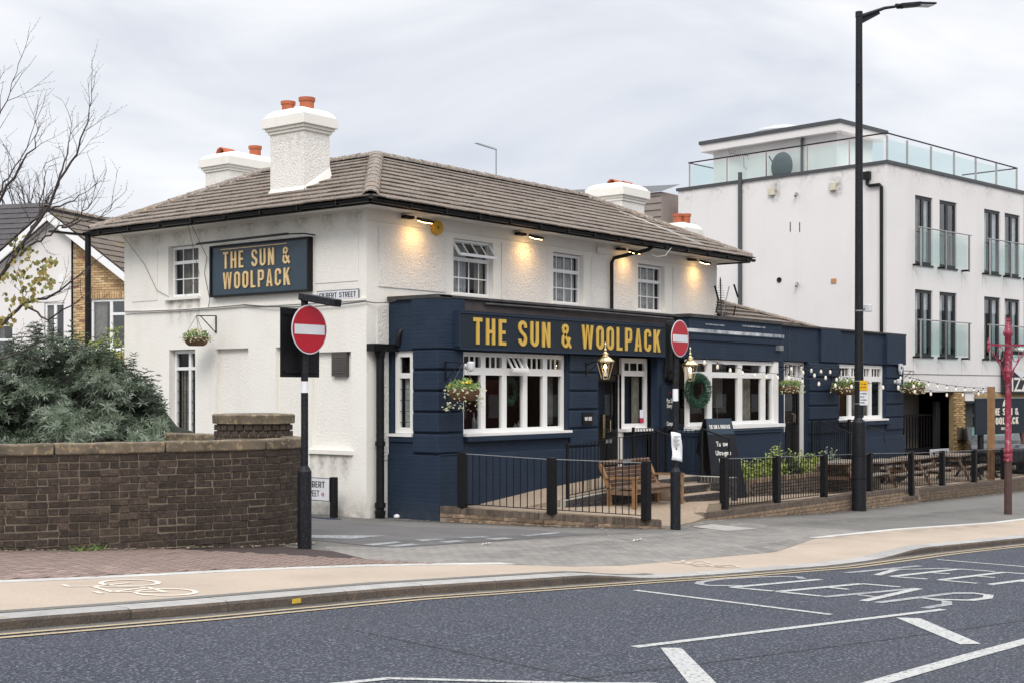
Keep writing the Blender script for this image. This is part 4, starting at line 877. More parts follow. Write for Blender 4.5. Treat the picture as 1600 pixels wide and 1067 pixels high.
# red boarded back wall glimpsed inside
MB().box(2.1, 4.3, 1.3, 1.32, 1.5, 2.4).build('inner_panelling', REDI, w1)
m_ = MB()
for x, h in ((1.42, .33), (1.52, .26), (1.62, .30), (2.62, .12), (2.72, .16), (2.82, .14), (2.9, .12)): m_.lathe((x, .4, 1.47), [(.035, 0), (.035, h*.6), (.014, h*.75), (.014, h)], 8)
m_.build('bottles', GALV, w1)
wr1 = MB()
for k in range(900):
    a = random.uniform(0, 2*pi); r = .17+random.gauss(0, .03); p = V((2.19+r*cos(a)*.85, .17+random.gauss(0, .02), 2.20+r*sin(a)*1.25))
    d = V((random.gauss(0, 1), random.gauss(0, .6), random.gauss(0, 1))).normalized()*.035; wr1.add([p, p+d, p+d*.5+V((.006, 0, .006))], [(0, 1, 2)])
tag(wr1.build('wreath', WREATH), 'dim green wreath hanging inside the five-light window on the left', 'wreath', 'wreaths in the pub windows')
wr2 = MB()
for k in range(4600):
    a = random.uniform(0, 2*pi); b_ = random.uniform(0, 2*pi); r = .27+.075*cos(b_); p = V((7.90+1.45*r*cos(a), -.40+.05*sin(b_), 2.20+r*sin(a)))
    d = V((cos(a)*random.uniform(-.2, 1), random.gauss(0, .5), sin(a)*random.uniform(-.2, 1))).normalized()*.055; s_ = V((random.gauss(0, 1), random.gauss(0, 1), random.gauss(0, 1))).normalized()*.009; wr2.add([p-s_, p+d, p+s_], [(0, 1, 2)])
tag(wr2.build('wreath', WREATH), 'round bushy green wreath on the bay window beside the right-hand lantern', 'wreath', 'wreaths in the pub windows')
# narrow side window on the return
window(pub, 'X', 0, 1, .58, 1.02, 1.46, 2.87, .05, [], [(2.45, .5, 1.1, .09)], .10, fmat=WOODW, curtain=[(.68, .9, 1.5, 2.4, CURT, .12)], thin=[('h', 1.65+k*.19, .6, 1.0, .01, LETK) for k in range(4)])
MB().box(-.05, .05, .56, 1.1, 1.405, 1.455).build('window_sill', WOODW, pub)
# right window: four lights, comb-like heads
mu = [16.63, 17.30, 17.95]; edges = [15.85]+mu+[18.7]; th_ = []
for i in range(4):
    a, b = edges[i]+.08, edges[i+1]-.08; th_ += [('v', a+(b-a)*k/3, 2.58, 2.80, .045) for k in (1, 2)]
window(pub, 'Y', 0, 1, 15.78, 18.73, 1.44, 2.89, .07, [(m, 1.4, 2.9, .15) for m in mu], [(2.52, 15.7, 18.8, .14)], .09, fmat=WOODW, thin=th_, fd=.08, rd=1.6, curtain=[(18.1, 18.5, 1.5, 2.5, CURTB, .3), (17.4, 17.8, 1.5, 2.5, CURTB, .4)])
MB().box(15.7, 18.82, -.09, .1, 1.39, 1.438).build('window_sill', WOODW, pub)
# --- entrance doors
def door(x0, x1, yf, z0, z1, head, name='door'):
    d = MB().box(x0, x1, yf+.02, yf+.07, z0, z0+.95).box(x0, x0+.10, yf+.02, yf+.07, z0+.95, z1).box(x1-.10, x1, yf+.02, yf+.07, z0+.95, z1).box(x0+.1, x1-.1, yf+.02, yf+.07, z1-.12, z1).build(name, BLACKG, pub)
    MB().quad((x0+.1, yf+.045, z0+.95), (x1-.1, yf+.045, z0+.95), (x1-.1, yf+.045, z1-.12), (x0+.1, yf+.045, z1-.12)).build('door_glass', GLASS, d)
    for a, b in ((x0+.12, (x0+x1)/2-.04), ((x0+x1)/2+.04, x1-.12)): MB().box(a, b, yf+.008, yf+.019, z0+.12, z0+.82).build('door_panel', BLACK, d, bevel=.01)
    return d
d1 = door(5.02, 5.92, .30, .45, 2.50, None)
MB().box(5.28, 5.36, .25, .32, 1.25, 1.72).tube([(5.50, .30, 1.36), (5.50, .22, 1.38), (5.50, .22, 1.60), (5.50, .30, 1.62)], .013, 8).build('brass_handle', BRASS, d1)
MB().box(5.46, 5.72, .305, .316, 1.14, 1.22).build('letter_plate', GALV, d1)
mb = MB(); mb.box(4.74, 5.0, .30, .40, .3, 2.9); mb.box(5.0, 5.94, .30, .40, 2.52, 2.9); mb.build('door_surround', BLACK, pub)
MB().box(5.94, 6.02, .25, .36, .45, 2.52).build('door_post', WOODW, pub)
w2 = window(pub, 'Y', 0, 1, 5.94, 6.90, 1.42, 2.86, .24, [], [(2.55, 5.9, 6.9, .11)], .10, fmat=WOODW, thin=[('v', 6.26, 2.6, 2.78, .04), ('v', 6.56, 2.6, 2.78, .04)], curtain=[(6.55, 6.8, 1.5, 2.5, CURTB, .15)], rd=1.4)
MB().box(5.92, 6.94, .10, .36, 1.36, 1.418).build('window_sill', WOODW, pub); MB().box(6.02, 6.92, .26, .5, -.2, 1.355).box(4.74, 6.92, .48, .5, .2, 2.9).build('door_side_wall', BLUE, pub)
m_ = MB().box(6.60, 6.74, .222, .228, 1.53, 1.62).build('sticker', M('red_sticker', (.55, .03, .08), .6), w2); MB().box(6.60, 6.74, .222, .228, 1.63, 1.80).build('sticker', PAPER, w2)
d2 = door(12.98, 13.86, .16, .40, 2.42, None); MB().tube([(13.38, .17, 1.42), (13.38, .10, 1.44), (13.38, .10, 1.62), (13.38, .17, 1.64)], .013, 8).tube([(13.46, .17, 1.42), (13.46, .10, 1.44), (13.46, .10, 1.62), (13.46, .17, 1.64)], .013, 8).build('brass_handle', BRASS, d2)
MB().box(12.68, 12.96, .13, .24, 1.2, 2.9).box(13.87, 13.95, .11, .24, .35, 2.9).box(12.96, 13.87, .13, .24, 2.83, 2.9).box(12.96, 13.87, .13, .24, 2.43, 2.55).box(13.15, 13.20, .14, .2, 2.55, 2.83).box(13.38, 13.43, .14, .2, 2.55, 2.83).box(13.62, 13.67, .14, .2, 2.55, 2.83).build('door_frame', WOODW, pub)
MB().box(12.66, 13.95, .3, .32, .3, 2.9).build('door_back', DARKI, pub); MB().box(12.66, 12.96, .12, .3, -.3, 1.2).build('door_side_wall', BLUE, pub)
# plinth line and corner details; rainwater goods
dp = MB().box(-.58, .10, .93, 1.10, 2.86, 2.985).build('hopper', BLACK, pub)
m_ = MB().cyl((-.33, 1.02, 2.86), (-.33, 1.02, .12), .07, .07, 14).cyl((-.33, 1.02, 2.9), (-.33, 1.02, 2.74), .11, .075, 14).cyl((-.33, 1.02, 1.33), (-.33, 1.02, 1.25), .088, .088, 14).cyl((-.33, 1.02, .28), (-.33, 1.02, .20), .095, .095, 14).cyl((-.33, 1.02, .14), (-.33, 1.02, .02), .10, .08, 14).build('downpipe', BLACK, pub, smooth=True)
MB().tube([(-.02, .90, 2.97), (-.03, .88, 3.1), (.0, .86, 3.2), (.06, .84, 3.25)], .055, 10).build('waste_pipe', BLACK, pub, smooth=True)
MB().tube([(7.55, .5, 5.27), (7.5, .6, 5.2), (6.85, 1.04, 5.0), (6.80, 1.06, 4.9), (6.80, 1.06, 3.82)], .04, 10).build('downpipe', BLACK, pub, smooth=True)
MB().tube([(1.2, -.04, 3.70), (4, -.07, 3.71), (7.4, -.07, 3.70)], .022, 8).build('conduit', COPE, pub)
MB().tube([(-1.10, 8.30, 5.3), (-1.10, 8.30, .3)], .06, 10).build('downpipe', BLACK, pub, smooth=True)
MB().box(-1.9, -1.05, 8.32, 8.44, 5.27, 5.31).build('gutter_end', BLACK, pub)

# weathering: splashed foot of the walls, streaks under sills and the coping
SPL = decal_mat((.20, .18, .14), 7, .34, .68, .5); STK = decal_mat((.22, .20, .17), 13, .34, .62, .6); SPB = decal_mat((.10, .11, .12), 8, .35, .65, .45)
decal('wall_grime', lambda u, v: (-.566, 1.1+6.6*u, gz(-.55)-.02+.55*v), lambda u, v: (1-v)**1.5, SPL, pub, 30, 5)
decal('wall_grime', lambda u, v: (-.5+.5*u, 1.110, gz(-.5)-.02+.5*v), lambda u, v: (1-v)**1.5, SPL, pub, 4, 5)
decal('wall_grime', lambda u, v: (-.06+.76*u, -.064, gz(0)-.02+.45*v), lambda u, v: (1-v)**1.4, SPB, pub, 6, 5)
decal('wall_grime', lambda u, v: (-.047, -.05+1.15*u, gz(0)-.02+.45*v), lambda u, v: (1-v)**1.4, SPB, pub, 6, 5)
for y0, y1, z in ((5.5, 6.53, 3.92), (5.6, 6.5, 1.14), (4.1, 5.1, 1.06), (1.46, 2.5, 1.08)):
    decal('streak', lambda u, v: (-.5665, y0+(y1-y0)*u, z-.55*v), lambda u, v: (1-v)*(.55+.45*sin(u*23+y0*7)), STK, pub, 16, 5)
for a, b in UP: decal('streak', lambda u, v: (a-.06+(b-a+.12)*u, 1.108, 3.90-.35*v), lambda u, v: (1-v)*(.6+.4*sin(u*19)), STK, pub, 12, 4)
decal('streak', lambda u, v: (-.5675, 1.2+6.5*u, 5.25-.6*v), lambda u, v: (1-v)**2*(.4+.3*sin(u*60)), STK, pub, 60, 4)
CS_ = decal_mat((.33, .32, .30), 9, .45, .7, .5); c0, c1 = (-.013, .664)
decal('streak', lambda u, v: (-.004, 3.25+.9*u, 5.9+1.0*v), lambda u, v: .55*(v**2), CS_, pub, 6, 6)

# things glimpsed inside: a lit lamp and picture frames in the bay, a lamp behind the five-light window
MB().quad((7.7, 1.55, 1.2), (11.5, 1.55, 1.2), (11.5, 1.55, 2.86), (7.7, 1.55, 2.86)).build('inner_wall', M('inner_wall', (.16, .13, .115), .9, (.10, .085, .08), 2, .8), bw_)
for x, z in ((9.1, 1.95), (9.75, 1.9), (10.6, 2.0)): f_ = MB().box(x-.2, x+.2, 1.51, 1.54, z-.24, z+.24).build('picture_frame', BLACK, bw_); MB().box(x-.15, x+.15, 1.50, 1.509, z-.18, z+.18).build('picture', M('picture_print', (.25, .2, .15), .8, (.08, .05, .04), 12, 1.0), bw_)
m_ = MB(); m_.box(7.8, 11.3, .3, .7, 1.2, 1.47)
for x in frange(8.0, 11.1, .45): m_.box(x-.16, x+.16, .8, .84, 1.3, 1.8)
m_.build('furniture', M('dark_wood_inside', (.05, .028, .018), .5), bw_)
def lamp_in(x, y, z, par, e=6):
    MB().lathe((x, y, z), [(.02, 0), (.06, .03), (.07, .09), (.03, .14)], 10).build('lamp_shade', BULB, par, smooth=True); ld = bpy.data.lights.new('inside_lamp', 'POINT'); ld.energy = e; ld.color = (1, .66, .36); ld.shadow_soft_size = .08; lo = bpy.data.objects.new('inside_lamp', ld); COL.objects.link(lo); lo.location = (x, y-.1, z+.05); parent_to(lo, par)
lamp_in(8.05, .9, 2.0, bw_, 4); lamp_in(3.0, 1.0, 2.55, w1, .8); lamp_in(17.2, 1.0, 2.3, pub, 1.2)
# ------------------------------------------------------------------ signs on the pub
X_, Y_, Z_ = V((1, 0, 0)), V((0, 1, 0)), V((0, 0, 1))
fs_ = thing('fascia_sign', 'long navy fascia board over the five-light window with gold capitals THE SUN & WOOLPACK', 'sign', (3.8, -.05, 2.9))
MB().box(.40, 7.12, -.15, -.055, 2.93, 3.50).build('board', BLUE2, fs_)
m_ = MB(); m_.box(.38, 7.14, -.17, -.05, 3.502, 3.54); m_.box(.38, 7.14, -.165, -.05, 2.89, 2.928); m_.box(.36, .398, -.16, -.05, 2.93, 3.50); m_.box(7.122, 7.16, -.16, -.05, 2.93, 3.50); m_.build('frame', BLUE, fs_)
write('THE SUN & WOOLPACK', (.74, -.151, 2.985), X_, Z_, -Y_, .455, GOLD, fs_, .022, width=6.02, t=.145, sp=.22)
ls = thing('hanging_wall_board', 'square navy board on the side wall reading THE SUN & WOOLPACK in two rows', 'sign', (-.6, 3.75, 3.95))
MB().box(-.64, -.565, 2.47, 5.06, 3.96, 4.85).build('board', M('blue_board', (.022, .042, .062), .35, (.03, .052, .075), 3, .6), ls)
m_ = MB(); m_.box(-.67, -.56, 2.43, 5.10, 4.851, 4.885); m_.box(-.67, -.56, 2.43, 5.10, 3.925, 3.959); m_.box(-.67, -.56, 5.062, 5.10, 3.96, 4.85); m_.box(-.67, -.56, 2.43, 2.468, 3.96, 4.85); m_.build('frame', BLACK, ls)
write('THE SUN &', (-.642, 4.72, 4.44), -Y_, Z_, -X_, .31, GOLD2, ls, .02, width=1.80, t=.135, sp=.22)
write('WOOLPACK', (-.642, 4.72, 4.06), -Y_, Z_, -X_, .31, GOLD2, ls, .02, width=1.80, t=.135, sp=.22)
MB().box(-.65, -.643, 3.0, 4.8, 4.795, 4.81).build('gold_line', GOLD2, ls)
tl = thing('trough_light', 'slim black trough light bar over the side wall board', 'light', (-.75, 3.8, 4.9))
m_ = MB().beam((-.86, 5.2, 4.92), (-.86, 2.75, 4.935), .06, .035).build('trough', BLACK, tl); MB().tube([(-.86, 2.76, 4.93), (-.80, 2.4, 4.92), (-.62, 2.30, 4.90)], .012).tube([(-.86, 4.9, 4.93), (-.57, 4.9, 4.98)], .010).tube([(-.86, 3.4, 4.93), (-.57, 3.4, 4.98)], .010).build('arm', BLACK, tl)
def plate(name, txts, o, ux, nrm, w, h, label, hgt, frame=LETK):
    t = thing(name, label, 'street sign', tuple(o)); o = V(o); ux = V(ux); nrm = V(nrm)
    MB().prism([o-ux*.012-Z_*.012, o+ux*(w+.012)-Z_*.012, o+ux*(w+.012)+Z_*(h+.012), o-ux*.012+Z_*(h+.012)], nrm*.008).build('border', frame, t, recalc=True)
    MB().prism([o, o+ux*w, o+ux*w+Z_*h, o+Z_*h], nrm*.012).build('plate', SIGNW, t, recalc=True)
    for s_, x, z, ww in txts: write(s_, o+ux*x+Z_*z+nrm*.0125, ux, Z_, nrm, hgt, LETK, t, .003, width=ww, t=.13, joined=False)
    return t
plate('street_name_plate', [('GILBERT STREET', .05, .03, .90)], (-.565, 2.30, 3.76), -Y_, -X_, 1.0, .15, 'white GILBERT STREET name plate high on the corner of the side wall', .09)
np_ = plate('street_name_plate', [('GILBERT', .10, .215, .50), ('STREET', .10, .06, .36)], (-1.0, 2.26, .33), V((0, -1, 0)), V((-1, 0, 0)), .70, .37, 'low GILBERT STREET EN3 name board on two posts beside the side wall', .105)
write('EN3', (-1.013, 1.74, .40), -Y_, Z_, -X_, .06, M('red_letters', (.5, .05, .05), .6), np_, .003, t=.13)
for y in (2.30, 1.51): MB().box(-.995, -.90, y-.05, y+.05, .0, .73).build('post', BLACK, np_)
o = MB().box(-1.35, -1.12, 1.15, 2.6, .035, .06).build('fallen_board', BLUE); tag(o, 'blue painted board lying on the ground by the low street name board', 'board')
al = thing('alarm_box', 'round yellow alarm bell box under the eaves', 'alarm', (1.21, 1.1, 5.1))
MB().cyl((1.21, 1.125, 5.11), (1.21, 1.04, 5.11), .135, .125, 20).build('cover', ALARM, al, smooth=True); write('YOI', (1.14, 1.039, 5.08), X_, Z_, -Y_, .06, LETK, al, .002, t=.13)
o = MB().box(6.3, 6.62, 1.06, 1.11, 5.06, 5.20).build('wall_box', WHITE, None, bevel=.02); tag(o, 'small white box under the eaves beside the bent downpipe', 'box')
mbd = thing('menu_board', 'tall dark menu board on the pier between door and bay', 'menu board', (7.33, -.07, 1.4))
MB().box(7.05, 7.60, -.085, -.02, 1.38, 2.28).build('board', BLUE2, mbd); MB().box(7.02, 7.04, -.095, -.02, 1.36, 2.3).box(7.61, 7.63, -.095, -.02, 1.36, 2.3).box(7.04, 7.61, -.095, -.02, 2.285, 2.30).build('frame', BLUE, mbd)
for tx, z, s_ in (('Pot Sun', 1.94, .13), ('Every D', 1.84, .12), ('Campari', 1.47, .12)): script(tx, (7.3, -.088, z), (pi/2, 0, 0), s_, LETW, mbd, sx=.75)
script('Live', (7.3, -.088, 2.12), (pi/2, 0, 0), .12, M('dim_red', (.12, .02, .03), .6), mbd, sx=.75)
o = MB().box(7.20, 7.62, -.13, -.02, 2.42, 3.40).build('wall_screen', BLACK, None, bevel=.01); tag(o, 'black flat panel fixed to the pier above the menu board', 'panel')
pl = thing('wall_plaque', 'small dark plaque on the pilaster left of the black door', 'plaque', (4.3, -.06, 1.6)); MB().box(4.13, 4.46, -.075, -.045, 1.55, 1.77).build('plate', BLACK, pl); write('WIFI HERE', (4.18, -.077, 1.62), X_, Z_, -Y_, .07, LETW, pl, .003, width=.24)
for x, z, lb, r in ((18.9+.65, 2.82, 'white shield-shaped alarm box on the last pilaster', .1),):
    a = thing('alarm_box', lb, 'alarm', (x, -.1, z)); MB().prism([(x-.09, -.10, z+.14), (x-.09, -.10, z-.05), (x, -.10, z-.17), (x+.09, -.10, z-.05), (x+.09, -.10, z+.14)], (0, -.05, 0)).build('cover', SIGNW, a, recalc=True); MB().cyl((x, -.151, z+.03), (x, -.156, z+.03), .045, .045, 14).build('badge', M('badge_purple', (.12, .05, .14), .5), a)
def camera_unit(x, y, z, lb):
    a = thing('security_camera', lb, 'camera', (x, y, z)); MB().cyl((x, y, z), (x, y-.06, z), .05, .05, 12).build('base', SIGNW, a); MB().lathe((x, y-.12, z-.09), [(.0, 0), (.05, .02), (.07, .07), (.07, .15), (.04, .17)], 12).build('dome', SIGNW, a, smooth=True)
camera_unit(19.3, -.05, 2.45, 'white dome camera on the last pilaster below the shield alarm'); camera_unit(.42, -.25, 2.60, 'white dome camera above the first hanging basket')
# ------------------------------------------------------------------ floodlights (lit) under the eaves
FL = ['leftmost eaves floodlight, left of the yellow alarm box', 'eaves floodlight between the first and second upper windows', 'eaves floodlight beside the bent downpipe', 'rightmost eaves floodlight near the end of the wall']
for i, (x, lb) in enumerate(zip((.50, 3.72, 7.22, 10.2), FL)):
    f = thing('floodlight', 'lit warm '+lb, 'floodlight', (x, 1.1, 5.2), group='floodlights under the eaves')
    MB().box(x-.22, x+.0, .98, 1.1, 5.19, 5.24).tube([(x-.1, 1.1, 5.2), (x-.1, .9, 5.19)], .015).build('bracket', BLACK, f)
    c = V((x+.08, .80, 5.16)); up2 = V((0, .34, -.94)).normalized(); rt = V((1, 0, 0)); fw_ = rt.cross(up2)
    MB().beam(c-rt*.15, c+rt*.15, .16, .05, up2).build('body', BLACK, f, bevel=.008)
    m_ = MB().beam(c-rt*.13+up2*.03, c+rt*.13+up2*.03, .12, .012, up2).build('lens', FLOODE, f)
    ld = bpy.data.lights.new('flood', 'AREA'); ld.shape = 'RECTANGLE'; ld.size = .24; ld.size_y = .1; ld.energy = 1.8; ld.color = (1, .56, .2); ld.spread = R(125)
    lo = bpy.data.objects.new('flood_lamp', ld); COL.objects.link(lo); lo.location = c+up2*.045; lo.rotation_euler = (-up2).to_track_quat('Z', 'Y').to_euler(); parent_to(lo, f)
# ------------------------------------------------------------------ brass lanterns
def lantern(x, y, z, label):
    t = thing('wall_lantern', label, 'lantern', (x, y, z), group='brass lanterns on the front')
    MB().tube([(x-.06, -.06, z+.27), (x-.05, y*.5, z+.33), (x, y, z+.30)], .014).tube([(x-.06, -.06, z+.10), (x-.04, y*.4, z+.20), (x-.02, y*.7, z+.31)], .010).cyl((x-.06, -.05, z+.32), (x-.06, -.05, z+.05), .02).build('bracket', BLACK, t)
    m = MB(); n = 6; top = [V((x+.155*cos(2*pi*i/n), y+.155*sin(2*pi*i/n), z+.32)) for i in range(n)]; bot = [V((x+.07*cos(2*pi*i/n), y+.07*sin(2*pi*i/n), z)) for i in range(n)]
    for i in range(n): m.beam(bot[i], top[i], .009, .009); m.beam(top[i], top[(i+1) % n], .014, .018); m.beam(bot[i], bot[(i+1) % n], .010, .014)
    m.lathe((x, y, z+.32), [(.18, 0), (.185, .015), (.12, .07), (.06, .11), (.05, .13), (.075, .15), (.045, .17), (.02, .20), (.035, .23), (.018, .25), (.012, .30), (.022, .33), (.004, .38)], 12)
    m.build('brass_frame', BRASS, t, smooth=False)
    g = MB()
    for i in range(n): g.quad(bot[i], bot[(i+1) % n], top[(i+1) % n], top[i])
    g.build('glass', GLASSL, t)
    MB().lathe((x, y, z+.05), [(.03, 0), (.035, .10), (.012, .12)], 10).build('candle_holder', LETW, t); MB().lathe((x, y, z+.175), [(.005, 0), (.028, .03), (.034, .06), (.02, .09), (.003, .11)], 10).build('bulb', BULB, t, smooth=True)
    ld = bpy.data.lights.new('lantern', 'POINT'); ld.energy = 5; ld.color = (1, .62, .28); ld.shadow_soft_size = .04; lo = bpy.data.objects.new('lantern_lamp', ld); COL.objects.link(lo); lo.location = (x, y, z+.24); parent_to(lo, t)
lantern(4.33, -.45, 2.42, 'lit brass lantern on a bracket left of the black front door')
lantern(7.2, -.62, 2.40, 'lit brass lantern between the second round sign and the bay window')
# ------------------------------------------------------------------ hanging baskets
def basket(x, y, z, axis, label, s=1.0, trail=1.0, hk=.45):
    t = thing('hanging_basket', label, 'hanging basket', (x, y, z), group='hanging flower baskets on the walls')
    r = .235*s
    MB().lathe((x, y, z-.16*s), [(r*.62, 0), (r*.85, .04*s), (r, .12*s), (r*1.04, .17*s), (r*.95, .165*s)], 20).build('wicker_bowl', WICK, t, smooth=True)
    m = MB()
    for i in range(3): a = 2*pi*i/3+.6; m.tube([(x+r*cos(a), y+r*sin(a), z), (x, y, z+hk)], .004, 4)
    m.build('chain', CABLE, t)
    bx = V((-1, 0, 0)) if axis == 'X' else V((0, -1, 0)); wall_p = V((-.56, y, 0)) if axis == 'X' else V((x, -.055 if x > 1 else -.055, 0)); p = V((x, y, z+hk))
    m = MB(); a = V((wall_p.x, wall_p.y, z+hk+.02)); m.beam(a, p, .018, .018); b2 = V((wall_p.x, wall_p.y, z+hk-.30)); m.beam(b2, a.lerp(p, .8), .014, .014); m.beam(a, b2, .03, .012)
    m.build('bracket', BLACK, t)
    def leaves(name, n, mat, rr, zc, zr, sz, trailp=0):
        mb = MB()
        for k in range(n):
            a = random.uniform(0, 2*pi); q = math.sqrt(random.random())*rr; c = V((x+q*cos(a), y+q*sin(a), z+zc+random.uniform(0, zr)*(1-(q/rr)**2*.6)))
            if random.random() < trailp: q = rr*random.uniform(.95, 1.25); c = V((x+q*cos(a), y+q*sin(a), z-random.random()**1.5*.30*s*trail))
            d = V((random.gauss(0, 1), random.gauss(0, 1), random.gauss(.3, .8))).normalized()*sz*random.uniform(.6, 1.3); s_ = d.orthogonal().normalized()*sz*.33
            mb.add([c, c+d*.5+s_, c+d, c+d*.5-s_], [(0, 1, 2, 3)])
        return stuff(mb.build(name, mat, t))
    leaves('foliage', 260, LEAFG, r*1.05, 0, .17*s, .06*s); leaves('trailing_ivy', 230, FLOWW, r*1.05, 0, .06*s, .045*s, .75); leaves('flower', 26, FLOW, r*.9, .06, .12*s, .05*s)
    return t
basket(.13, -.45, 2.20, 'Y', 'hanging basket with yellow pansies at the left end of the five-light window', 1.15, 1.1)
basket(12.1, -.42, 2.30, 'Y', 'hanging basket beside the narrow door right of the bay', 1.1, .5)
basket(15.2, -.42, 2.30, 'Y', 'wide hanging basket left of the comb-topped right window', 1.3, .4)
basket(19.7, -.45, 2.30, 'Y', 'rightmost hanging basket, in front of the white flats', 1.25, .45)
basket(-1.02, 5.04, 3.17, 'X', 'small hanging basket of yellow flowers on the white side wall', .95, .3, .4)
# ------------------------------------------------------------------ aerials, wires
a = thing('tv_aerial', 'thin TV aerial on a pole above the tiled ridge', 'aerial', (6.54, 4.0, 6.5)); MB().tube([(6.54, 4.0, 6.4), (6.54, 4.0, 7.6)], .014).build('pole', GALV, a)
m = MB().tube([(6.56, 4.0, 7.58), (5.82, 4.0, 7.63)], .009)
for k in range(12): m.tube([(5.85+k*.055, 3.93, 7.63-k*.003), (5.85+k*.055, 4.07, 7.63-k*.003)], .005, 4)
m.build('rods', GALV, a)
a = thing('tv_aerial', 'spiky dark TV aerial on the parapet at the end of the white wall', 'aerial', (11.1, .8, 3.8)); MB().tube([(10.95, .8, 3.7), (11.32, .75, 4.66)], .013).build('pole', GALV, a)
m = MB(); b0, b1 = V((10.85, .7, 3.85)), V((11.25, .95, 4.85)); m.beam(b0, b1, .03, .03)
for k in range(17):
    p = b0.lerp(b1, k/17); w = .16*(1-k/19); m.tube([p-V((w, -w*.8, 0)), p+V((w, -w*.8, 0))], .006, 4); m.tube([p-V((w*.5, w*.4, .1)), p+V((w*.5, w*.4, .1))], .006, 4)
m.beam((10.55, .7, 4.62), (10.72, .7, 4.30), .04, .02); m.beam((10.72, .7, 4.28), (10.6, .7, 4.0), .03, .02); m.beam((11.55, .75, 4.72), (11.75, .75, 4.42), .04, .02); m.beam((11.72, .8, 4.22), (11.62, .8, 3.98), .03, .015); m.tube([(10.7, .7, 4.3), (11.15, .8, 4.3)], .012)
m.build('reflector', BLACK, a)
def sag(a, b, s, n=14): a = V(a); b = V(b); return [a.lerp(b, i/n)-V((0, 0, s*4*(i/n)*(1-i/n))) for i in range(n+1)]
cb = MB(); cb.tube(sag((-.60, 7.8, 3.77), (-.60, 4.2, 3.76), .03), .009, 5).tube(sag((-.60, 4.2, 3.76), (-.60, 1.1, 3.70), .07), .012, 5).tube(sag((-.6, 1.12, 3.70), (-.05, .9, 3.74), .04), .009, 5)
cb.tube([(-1.05, 7.3, 5.26), (-.58, 7.2, 4.7), (-.575, 6.8, 4.15), (-.575, 6.3, 3.95), (-.60, 5.9, 3.98), (-.58, 5.5, 4.4), (-1.0, 5.3, 5.26)], .005, 4).tube([(-1.0, 5.2, 5.26), (-.58, 5.28, 4.7), (-.58, 5.35, 4.4), (-.575, 5.2, 3.9), (-.575, 5.25, 3.75)], .006, 4)
tag(cb.build('cable', CABLE), 'thin grey cable clipped along the white side wall and looping up to the eaves', 'cable')
cb = MB(); cb.tube([(8.2, .44, 5.30), (8.05, .5, 5.12), (7.85, .6, 5.08), (7.65, .6, 5.12)], .008, 5).tube([(9.6, 2.4, 6.3), (9.9, 1.5, 5.9), (10.2, .8, 5.56)], .007, 4).tube([(9.4, 2.6, 6.4), (9.75, 1.5, 5.9), (9.95, .75, 5.54)], .007, 4)
tag(cb.build('cable', LETW), 'loose white cable hanging over the front gutter', 'cable')
# festoon strings
strings = [((7.6, -.5, 2.95), (12.2, -.55, 2.60), .12, 8), ((11.9, -.35, 2.86), (15.6, -.5, 2.52), .05, 6), ((12.2, -.4, 2.55), (16.2, -2.1, 2.42), .10, 8), ((12.4, -.4, 2.85), (15.4, -.1, 2.78), .04, 4), ((18.9, -.2, 2.70), (21.2, -2.05, 2.28), .10, 10), ((18.4, -.2, 2.45), (21.2, -2.05, 2.25), .16, 6)]
SL_ = ['string of white festoon bulbs over the bay window', 'upper festoon string above the narrow door', 'festoon string reaching from the narrow door to the lamp column', 'short festoon string along the wall right of the narrow door', 'upper festoon string between the last pilaster and the timber post', 'lower festoon string between the last pilaster and the timber post']
bulb_me = None
for (a, b, s_, n), lb in zip(strings, SL_):
    t = thing('festoon_lights', lb, 'string lights', a, group='festoon lights across the front'); P_ = sag(a, b, s_, 20); MB().tube(P_, .006, 5).build('cord', CABLEK, t)
    for k in range(n):
        q = (k+.7)/(n+.4)*20; i = int(q); p = P_[i].lerp(P_[min(i+1, 20)], q-i)
        if bulb_me is None:
            bo = MB().lathe((0, 0, -.15), [(.004, 0), (.026, .015), (.034, .045), (.028, .075), (.015, .105), (.014, .11)], 10).build('bulb', BULBW, t, smooth=True); bulb_me = bo.data; cap_me = MB().lathe((0, 0, -.042), [(.016, 0), (.018, .045)], 8).build('x', BLACK, None).data
            bpy.data.objects.remove([o_ for o_ in bpy.data.objects if o_.data == cap_me][0]); bo.location = p; bo.matrix_parent_inverse = WM[t].inverted()
        else: bo = inst('bulb', bulb_me, t, p)
        WM[bo] = Matrix.Translation(p); inst('socket', cap_me, bo, (0, 0, 0), local=True)
